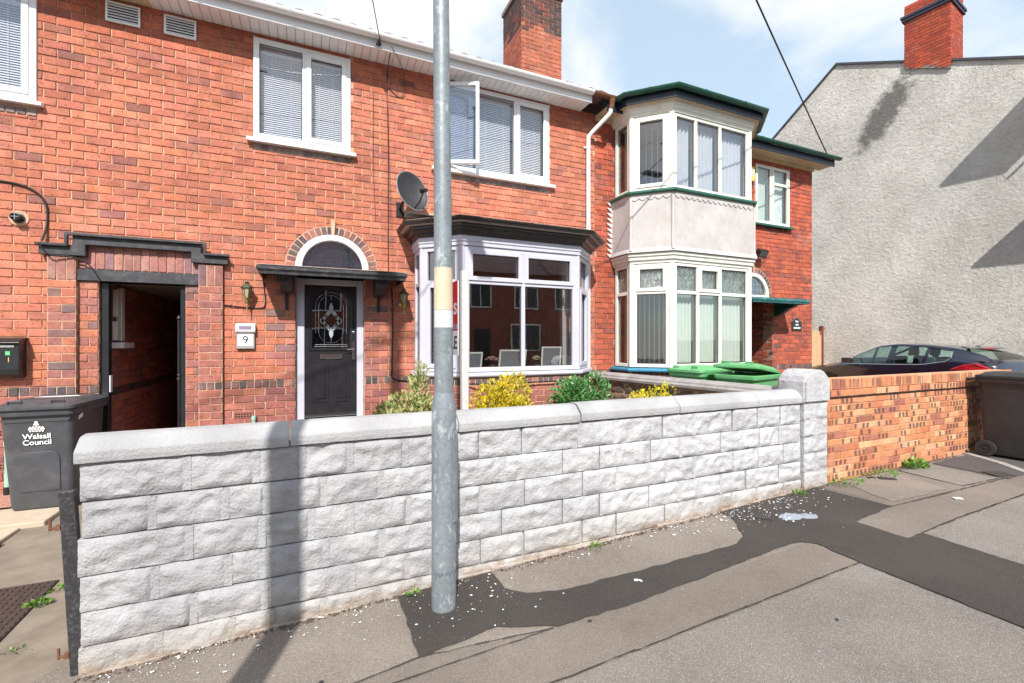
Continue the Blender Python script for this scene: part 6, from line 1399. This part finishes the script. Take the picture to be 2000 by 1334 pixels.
    m = MB(); m.prism([(3.74, 1.362), (3.92, 1.322), (3.95, 1.335), (3.78, 1.378)], -.56, .56, lambda a, z, y: (a, y, z)); sp = m.build('roof_spoiler', M_CAR, t, bevel=.006, inv=False)
    m = MB(); m.box(3.938, 3.955, -.16, .16, 1.325, 1.342); m.build('brake_lamp', M_TAILL, sp)
build_car()
# ------------------------------------------------------------------ wooden side gate between the right house and the gable
t = thing('side_gate', 'pale boarded wooden gate with a red-brown post beside the rendered gable', 'gate', (14.62, 9.72, .3))
x = -3.35
while x < .95:
    m = MB(); m.box(x, x + .135, -.012, .012, .02, 1.80 + RB.uniform(-.01, .01)); m.build('board', M_WOOD, t, bevel=.004, inv=False); x += .142
m = MB(); m.box(-3.4, 1.0, .013, .06, .3, .4); m.box(-3.4, 1.0, .013, .06, 1.4, 1.5); m.build('rail', M_WOOD, t, inv=False)
m = MB(); m.box(1.02, 1.22, -.07, .07, -.05, 1.98); m.build('gate_post', M_REDW, t, bevel=.008, inv=False)
m = MB(); m.tube([(.95, -.03, 1.72), (1.0, -.08, 1.86), (1.06, -.08, 1.90)], .03, 6); m.build('post_bracket', M_REDW, t, inv=False)
# ------------------------------------------------------------------ black iron gate post at the left end of the white wall
t = thing('gate_post', 'rusty black iron gate post at the left end of the white wall', 'gate post', (-1.15, 3.115, -.02))
m = MB(); Tl = lambda x, y, z: (x + .045 - .05 * z, y, z); m.box(-.033, .033, -.02, .02, 0, .985, Tl); m.build('post', simple('chipped_black_paint', (.03, .03, .033), .45, var=.3, vs=20, dirt=(.16, .15, .16), ds=70), t, bevel=.004, inv=False)
for z in (.80, .13):
    m = MB(); o_ = .033 - .05 * z; m.tube([(o_ - .015, -.01, z), (o_ - .065, -.015, z)], .007, 8); m.tube([(o_ - .062, -.015, z - .01), (o_ - .062, -.015, z + .045)], .007, 8); m.box(o_ - .04, o_ - .02, -.022, .005, z - .013, z + .013); m.build('hinge_pin', M_RUST, t, inv=False)
# iron cover in the path
t = thing('inspection_cover', 'brown patterned iron inspection cover set into the garden path', 'cover', (-2.02, 3.93, pz(3.93)))
Tt = lambda x, y, z: (x, y, z + .042 * y)
m = MB(); m.box(-.40, .39, -.36, .34, -.03, .012, Tt); pl = m.build('plate', M_MAT, t, inv=False)
m = MB()
for i in range(19):
    for j in range(14): a = -.375 + i * .041; b = -.33 + j * .047; o = .012 if i % 2 else 0; m.box(a, a + .022, b + o, b + o + .026, .012, .0175, Tt)
stuff(m.build('raised_pattern', M_MAT, pl, bevel=0))
tag(MB().box(-3.2, -2.30, 5.02, 5.09, .05, .115).build('edging_brick', M_REDW, bevel=.008), 'short brick edging beside the pale flagstones at the left edge', 'edging')

# ------------------------------------------------------------------ estate agent board
t = thing('sale_board', 'red and white for-sale board on a white timber post behind the lamp post', 'sign', (1.155, 3.55, .3))
m = MB(); m.box(-.028, .028, -.028, .028, -.02, 2.02); pp = m.build('post', M_POSTW, t, bevel=.005, inv=False)
m = MB(); m.box(-.0365, -.0362, -.006, .006, .5, 1.95); 
m = MB(); TBd = lambda a, b_, d: (-.033 - d, .66 - a, b_)      # a runs from the deep edge towards the post
m.prism([(0, 1.33), (.60, 1.33), (.60, 1.95), (0, 1.95)], 0, .006, TBd); bd_ = m.build('board', M_WHITE, t, inv=False)
m = MB(); m.prism([(0, 1.60), (.60, 1.60), (.60, 1.95), (0, 1.95)], .0062, .0072, TBd); m.build('red_panel', M_RED, bd_)
m = MB(); m.prism([(0, 1.535), (.60, 1.535), (.60, 1.60), (0, 1.60)], .0062, .0072, TBd); m.build('number_band', M_DRED, bd_)
lettering('alls', .20, M_WHITE, bd_, lambda a, b_, d: TBd(.41 + a, 1.735 + b_, .0076 + d), width=.34, bold=.002)
lettering('1 555 23', .05, M_WHITE, bd_, lambda a, b_, d: TBd(.40 + a, 1.567 + b_, .0076 + d), width=.36)
lettering('SALE', .15, M_INK, bd_, lambda a, b_, d: TBd(.38 + a, 1.43 + b_, .0066 + d), width=.40, bold=.003)

# ------------------------------------------------------------------ shrubs
def shrub(label, loc, rx, ry, h, nleaf, lmat, lsize, seed, lobes=7, spiky=0.0, cat='shrub', name='garden_shrub', asp=.5):
    rr = random.Random(seed); t = thing(name, label, cat, loc)
    cl = [(Vector((rr.uniform(-.55, .55) * rx, rr.uniform(-.55, .55) * ry, h * rr.uniform(.35, .8))), rr.uniform(.38, .6)) for _ in range(lobes)] + [(Vector((0, 0, h * .5)), .75)]
    vs, fs = [], []
    for i in range(nleaf):
        c, k = rr.choice(cl); d = Vector((rr.gauss(0, 1), rr.gauss(0, 1), rr.gauss(0, 1))).normalized(); rad = rr.uniform(.55, 1.06) ** .6
        p = c + Vector((d.x * rx * k, d.y * ry * k, d.z * h * .52 * k)) * rad
        if p.z < .03: p.z = rr.uniform(.03, .2)
        if p.z > h * 1.05: p.z = h * rr.uniform(.8, 1.05)
        out_ = (d + Vector((0, 0, .55 + spiky)) + Vector((rr.gauss(0, .55), rr.gauss(0, .55), rr.gauss(0, .45)))).normalized()
        s_ = out_.cross(Vector((rr.gauss(0, 1), rr.gauss(0, 1), rr.gauss(0, 1)))).normalized(); nrm = s_.cross(out_); ln = lsize * rr.uniform(.65, 1.25); w = ln * asp * rr.uniform(.8, 1.2) / 2
        b = len(vs); fold = nrm * w * .5; tip = p + out_ * ln - nrm * ln * .12
        vs += [tuple(p), tuple(p + out_ * ln * .35 + s_ * w + fold), tuple(p + out_ * ln * .72 + s_ * w * .8 + fold * .7), tuple(tip), tuple(p + out_ * ln * .72 - s_ * w * .8 + fold * .7), tuple(p + out_ * ln * .35 - s_ * w + fold), tuple(p + out_ * ln * .5)]
        fs += [(b, b + 1, b + 6), (b + 1, b + 2, b + 6), (b + 2, b + 3, b + 6), (b + 3, b + 4, b + 6), (b + 4, b + 5, b + 6), (b + 5, b, b + 6)]
    m = MB(); m.v = vs; m.f = fs; o = m.build('foliage', lmat, t, fix=False, inv=False); stuff(o)
    m = MB()
    for c, k in cl[:6]: m.tube([(rr.uniform(-.03, .03), rr.uniform(-.03, .03), -.03), tuple(c * .5 + Vector((rr.uniform(-.04, .04), 0, 0))), tuple(c)], [.012, .008, .004], 5)
    m.build('stems', M_STEM, t, inv=False); return t
G0 = .30
shrub('variegated green and cream shrub beside the black front door', (1.02, 5.28, G0), .42, .34, .82, 2600, M_LVAR, .075, 11, asp=.36, spiky=.4)
shrub('tall young variegated shoots at the left corner of the bay', (1.22, 5.52, G0), .14, .14, 1.16, 330, M_LVAR, .085, 17, lobes=4, asp=.34, spiky=.8)
shrub('small mixed green shrub hidden between the lamp post and the sale board', (1.42, 5.10, G0), .26, .22, .72, 420, M_LVAR, .07, 12)
shrub('golden yellow evergreen shrub in front of the bay window', (2.10, 4.98, G0),   .46, .36, 1.0, 5600, M_LGOLD, .042, 13, lobes=13, asp=.62)
shrub('glossy green shrub at the right end of the bay', (3.36, 5.25, G0), .40, .34, .98, 2300, M_LGREEN, .06, 14, lobes=11, asp=.62)
shrub('small bright yellow shrub against the dark stone wall', (3.72, 4.42, G0), .34, .26, .93, 1500, M_LYELL, .04, 15, lobes=8, asp=.6)
def weed(label, x, y, z, n, r, h, seed, size=.03):
    rr = random.Random(seed); t = thing('weed', label, 'weed', (x, y, z), group='weeds in the joints'); vs, fs = [], []
    for i in range(n):
        a = rr.uniform(0, 6.28); q = rr.uniform(0, 1) ** .5; p = Vector((r * q * math.cos(a), r * .45 * q * math.sin(a), rr.uniform(0, h) * (1 - q * .6))); o = Vector((math.cos(a) * .6 + rr.gauss(0, .3), math.sin(a) * .6 - .2, rr.uniform(.2, 1))).normalized(); s_ = o.cross(Vector((rr.gauss(0, 1), rr.gauss(0, 1), 1))).normalized(); l_ = size * rr.uniform(.6, 1.3); b = len(vs)
        vs += [tuple(p), tuple(p + o * l_ * .5 + s_ * l_ * .28), tuple(p + o * l_), tuple(p + o * l_ * .5 - s_ * l_ * .28)]; fs += [(b, b + 1, b + 2, b + 3)]
    m = MB(); m.v = vs; m.f = fs; stuff(m.build('leaves', M_LWEED, t, fix=False, inv=False))
weed('largest bright green weed at the foot of the orange brick wall', 6.55, 2.98, gz(6.55), 170, .17, .10, 31, .05)
weed('straggling weeds along the foot of the orange brick wall', 5.85, 3.0, gz(5.85), 150, .30, .04, 32, .03)
weed('weeds and dead leaves where the white pier meets the brick wall', 5.2, 2.98, gz(5.2), 120, .26, .04, 33, .03)
weed('small weed tuft at the foot of the white pier', 4.45, 2.97, gz(4.45), 45, .09, .06, 34)
weed('yellow-green weed at the foot of the white wall right of the lamp post', 2.05, 2.99, gz(2.05), 30, .05, .06, 35)
weed('small weed tuft in the wall joint left of the lamp post', .62, 3.0, gz(.62), 26, .05, .04, 36)
weed('weeds along the edge of the iron inspection cover', -1.61, 3.95, pz(3.95), 90, .05, .05, 37, .03)
weed('weeds beside the inspection cover nearest the gate post', -1.58, 4.12, pz(4.1), 40, .05, .04, 38, .03)
weed('tiny weed in the path near the iron post', -1.50, 3.45, pz(3.45), 22, .07, .02, 39, .02)
# ------------------------------------------------------------------ litter, flecks of wall paint on the pavement
rr = random.Random(77); m = MB()
def fleck(x, y, s):
    z = gz(x) + .0095; n = rr.choice((4, 5, 6)); a0 = rr.uniform(0, 6.3); st = rr.uniform(.5, 1.6)
    m.add([(x + s * st * math.cos(a0 + 6.283 * k / n) * rr.uniform(.6, 1.1), y + s * math.sin(a0 + 6.283 * k / n) * rr.uniform(.6, 1.1), z + rr.uniform(0, .003)) for k in range(n)], [tuple(range(n))])
for i in range(420):
    x = rr.uniform(-1.1, 4.9) if i % 3 else rr.choice((-.6, .3, 2.9, 3.3)) + rr.gauss(0, .15); y = 3.03 - abs(rr.gauss(0, .12)); fleck(x, y, rr.choice((.002, .003, .003, .004, .006, .009)))
for i in range(170): fleck(rr.gauss(3.9, .42), 3.0 - abs(rr.gauss(0, .20)), rr.choice((.003, .004, .006, .008, .010)))
for i in range(70): fleck(rr.gauss(.95, .3), rr.gauss(2.74, .13), rr.choice((.002, .003, .004, .007)))
for i in range(60): fleck(rr.uniform(-1, 6), rr.uniform(.6, 2.6), rr.choice((.002, .003, .004)))
fleck(2.02, 2.47, .02); fleck(2.04, 2.45, .016)
o = m.build('paint_flecks', M_PAPER, fix=False); stuff(o); tag(o, 'white paint flecks scattered on the pavement below the white wall', 'paint flecks')
# soil and moss gathered along the foot of the walls
m = MB()
for i in range(1500):
    x = rr.uniform(-1.1, 7.6); y = 3.045 - abs(rr.gauss(0, .022)); s = rr.uniform(.002, .008); z = gz(x) + .006
    m.add([(x - s, y - s, z), (x + s, y - s * .7, z), (x + s * .8, y + s, z), (x - s * .7, y + s * .8, z), (x, y, z + s * .9)], [(0, 1, 4), (1, 2, 4), (2, 3, 4), (3, 0, 4)])
o = m.build('wall_foot_dirt', simple('loose_dirt', (.09, .058, .042), .95, var=.4, vs=30), fix=False); stuff(o); tag(o, 'brown dirt gathered along the foot of the walls', 'dirt')
def film_mat():
    m = NB('clear_film'); tr = m.n('ShaderNodeBsdfTransparent'); mxs = m.n('ShaderNodeMixShader'); mxs.inputs[0].default_value = .42; m.col((.50, .56, .68)); m.rough(.15); m.l(tr.outputs[0], mxs.inputs[1]); m.l(m.p.outputs[0], mxs.inputs[2]); m.l(mxs.outputs[0], m.o.inputs[0]); return m.m
def bag_lobe(m, cx, cy, lx, ly, h, rz, sd):
    nx, ny = 18, 11; vs = []
    for j in range(ny):
        for i in range(nx):
            u, v = i / (nx - 1) * 2 - 1, j / (ny - 1) * 2 - 1; rad = math.sqrt(max(0, 1 - abs(u) ** 2.6)); p = Vector((u * 3 + sd, v * 2.4, sd))
            x_, y_ = u * lx * (1 + .12 * mnoise.noise(p)), v * ly * rad * (1 + .25 * mnoise.noise(p * 1.7)); hh = h * rad * max(0, 1 - v * v) ** .6 * (.75 + .7 * abs(mnoise.noise(p * 2.1)))
            x = cx + x_ * math.cos(rz) - y_ * math.sin(rz); y = cy + x_ * math.sin(rz) + y_ * math.cos(rz); vs.append((x, y, gz(x) + .011 + hh))
    m.add(vs, [(j * nx + i, j * nx + i + 1, (j + 1) * nx + i + 1, (j + 1) * nx + i) for j in range(ny - 1) for i in range(nx - 1)])
m = MB(); bag_lobe(m, 3.845, 2.655, .10, .055, .034, R(-20), 2.2); bag_lobe(m, 4.0, 2.60, .085, .05, .022, R(-26), 7.1)
tag(m.build('plastic_wrapper', film_mat(), smooth=True), 'crushed clear plastic packaging lying on the dark asphalt', 'litter')
def card(label, x, y, w, d, rz, mat, name='litter_card', cat='litter'):
    m = MB(); c, s = math.cos(rz), math.sin(rz); m.box(-w / 2, w / 2, -d / 2, d / 2, .010, .018, lambda a, b_, z: (x + a * c - b_ * s, y + a * s + b_ * c, gz(x) + z)); tag(m.build(name, mat, bevel=.001), label, cat)
card('flat black card lying left of the crushed plastic', 3.64, 2.76, .13, .06, R(-45), M_CARD); card('flat black slab at the foot of the orange brick wall', 5.73, 2.86, .16, .07, R(-40), M_CARD); card('thin black scrap by the weeds under the brick wall', 5.62, 2.96, .08, .03, R(-20), M_CARD)
card('small white paper scrap on the pavement near the brick wall', 5.62, 2.23, .07, .04, R(-30), M_PAPER, 'paper_scrap'); card('dark square cover in the asphalt near the right-hand bin', 7.0, 2.43, .22, .16, R(-25), M_ASPD, 'service_cover', 'cover')
for i, (x, y) in enumerate(((1.5, 2.25), (2.75, 1.62), (2.2, 1.2), (.05, 2.45))):
    m = MB(); m.prism([(x + .014 * rr.uniform(.6, 1.2) * math.cos(k), y + .011 * rr.uniform(.6, 1.2) * math.sin(k)) for k in range(6)], 0, .0095, lambda a, b_, z: (a, b_, gz(a) + z)); o = m.build('gum_spot', M_CARD); tag(o, ('dark gum spot on the brown strip right of the lamp post', 'larger dark gum spot on the pale asphalt', 'dark gum spot nearest the bottom edge', 'dark gum spot left of the dark patch at the lamp post foot')[i], 'gum spot', 'gum spots')
# ------------------------------------------------------------------ things on the window board of the bay
def photo_frame(label, x, y, w, h, rz):
    t = thing('picture_frame', label, 'picture frame', (x, y, 1.332), rz, group='picture frames on the window board'); Tq = lambda a, d, z: (a, d - z * .22, z)   # front faces the room
    m = MB(); f = .022; m.box(-w / 2, -w / 2 + f, -.008, .008, 0, h, Tq); m.box(w / 2 - f, w / 2, -.008, .008, 0, h, Tq); m.box(-w / 2 + f, w / 2 - f, -.008, .008, 0, f, Tq); m.box(-w / 2 + f, w / 2 - f, -.008, .008, h - f, h, Tq); m.build('frame', M_WCREAM, t, inv=False)
    m = MB(); m.box(-w / 2 + f, w / 2 - f, -.004, .004, f, h - f, Tq); m.build('backing', simple('frame_back', (.17, .19, .20), .8) if 'frame_back' not in MATS else MATS['frame_back'], t, inv=False)
    m = MB(); m.prism([(-.03, .0), (.03, .0), (.02, h * .62), (-.02, h * .62)], 0, .006, lambda a, z, d: (a + (h * .6 - z) * .35, -.10 - z * .08 + d - .03, z)); m.build('strut', MATS['frame_back'], t, inv=False)
photo_frame('left picture frame standing back to the glass in the bay', 2.02, 5.98, .34, .27, R(6)); photo_frame('middle picture frame standing between the two flower vases', 2.66, 6.0, .42, .30, R(0)); photo_frame('right tilted picture frame near the curtain in the bay', 3.30, 6.0, .30, .34, R(-16))
def vase(label, x, y, mat, n, r, seed):
    rq = random.Random(seed); t = thing('flower_vase', label, 'vase', (x, y, 1.332)); m = MB(); m.lathe([(.03, 0), (.04, .01), (.045, .05), (.035, .085), (.04, .095), (.03, .095)], 14); m.build('vase', M_GLASSD, t, smooth=True, inv=False)
    for i in range(n):
        a = 2.4 * i; q = r * math.sqrt((i + .5) / n); c = Vector((q * math.cos(a), q * math.sin(a), .15 + .05 * (1 - (q / r) ** 2))); m = MB()
        for k in range(9):
            b = 2.4 * k; w = .012 + .0022 * k; d = Vector((math.cos(b), math.sin(b), .9 - k * .1)).normalized(); s_ = d.cross(Vector((0, 0, 1))).normalized(); m.add([tuple(c), tuple(c + d * w * .7 + s_ * w * .7), tuple(c + d * w * 1.25 + Vector((0, 0, .006))), tuple(c + d * w * .7 - s_ * w * .7)], [(0, 1, 2, 3)])
        m.build('flower', mat, t, fix=False, inv=False)
    m = MB()
    for i in range(10): a = rq.uniform(0, 6.3); p = Vector((r * .9 * math.cos(a), r * .9 * math.sin(a), rq.uniform(.09, .15))); d = Vector((math.cos(a), math.sin(a), .1)); s_ = Vector((-math.sin(a), math.cos(a), 0)); m.add([tuple(p), tuple(p + d * .025 + s_ * .014), tuple(p + d * .055), tuple(p + d * .025 - s_ * .014)], [(0, 1, 2, 3)])
    m.build('leaves', M_FLEAF, t, fix=False, inv=False)
vase('vase of dusty pink roses on the bay window board', 2.30, 5.86, M_FROSE, 12, .085, 5); vase('vase of cream roses on the bay window board', 2.99, 5.86, M_FCREAM, 8, .06, 6)
# ------------------------------------------------------------------ the far side of the street, behind the viewer (it shows in the window panes)
M_OBR = simple('plain_red_brick', (.30, .10, .065), .9, var=.35, vs=16); M_OGL = simple('far_window', (.03, .035, .045), .1)
for i, nm in enumerate(('orange brick house opposite the passage', 'red brick house opposite the black front door', 'red brick house opposite the right-hand bay', 'red brick house opposite the orange garden wall', 'red brick house opposite the rendered gable')):
    x0 = -9 + i * 5.6; t = thing('opposite_house', nm + ', behind the viewer', 'house', (x0 + 2.8, -13.5, gz(x0 + 2.8)), group='houses across the street')
    m = MB(); m.box(-2.79, 2.79, -6, 0, -.4, 5.6); m.build('wall', M_OBR, t, inv=False)
    m = MB(); m.add([(-2.8, .35, 5.5), (2.8, .35, 5.5), (2.8, -3, 8.2), (-2.8, -3, 8.2), (-2.8, -6.3, 5.5), (2.8, -6.3, 5.5)], [(0, 1, 2, 3), (3, 2, 5, 4)]); m.build('roof', M_TILE, t, inv=False)
    for (a, b, c, d) in ((-2.2, -.9, 3.4, 4.8), (.6, 2.2, 3.4, 4.8), (.4, 2.3, .9, 2.5)):
        m = MB(); m.box(a, b, .0, .06, c, d); w = m.build('window', M_UPVC, t, inv=False); m = MB(); m.box(a + .08, (a + b) / 2 - .03, .061, .07, c + .08, d - .08); m.box((a + b) / 2 + .03, b - .08, .061, .07, c + .08, d - .08); m.build('pane', M_OGL, w)
    m = MB(); m.box(-1.9, -.95, 0, .05, .1, 2.2); m.build('door', M_BLACK, t, inv=False)
# white scraps lying just inside the passage
for i, (x, y) in enumerate(((-1.72, 6.75), (-1.62, 6.8))):
    m = MB(); m.add([(x - .05, y, .15), (x + .03, y - .03, .16), (x + .06, y + .03, .24), (x - .02, y + .05, .22)], [(0, 1, 2, 3)]); tag(m.build('paper_scrap', M_PAPER), ('crumpled white paper just inside the passage, on the left', 'crumpled white paper just inside the passage, on the right')[i], 'litter', 'papers in the passage')
for o in bpy.data.objects:
    if '_world' in o: del o['_world']
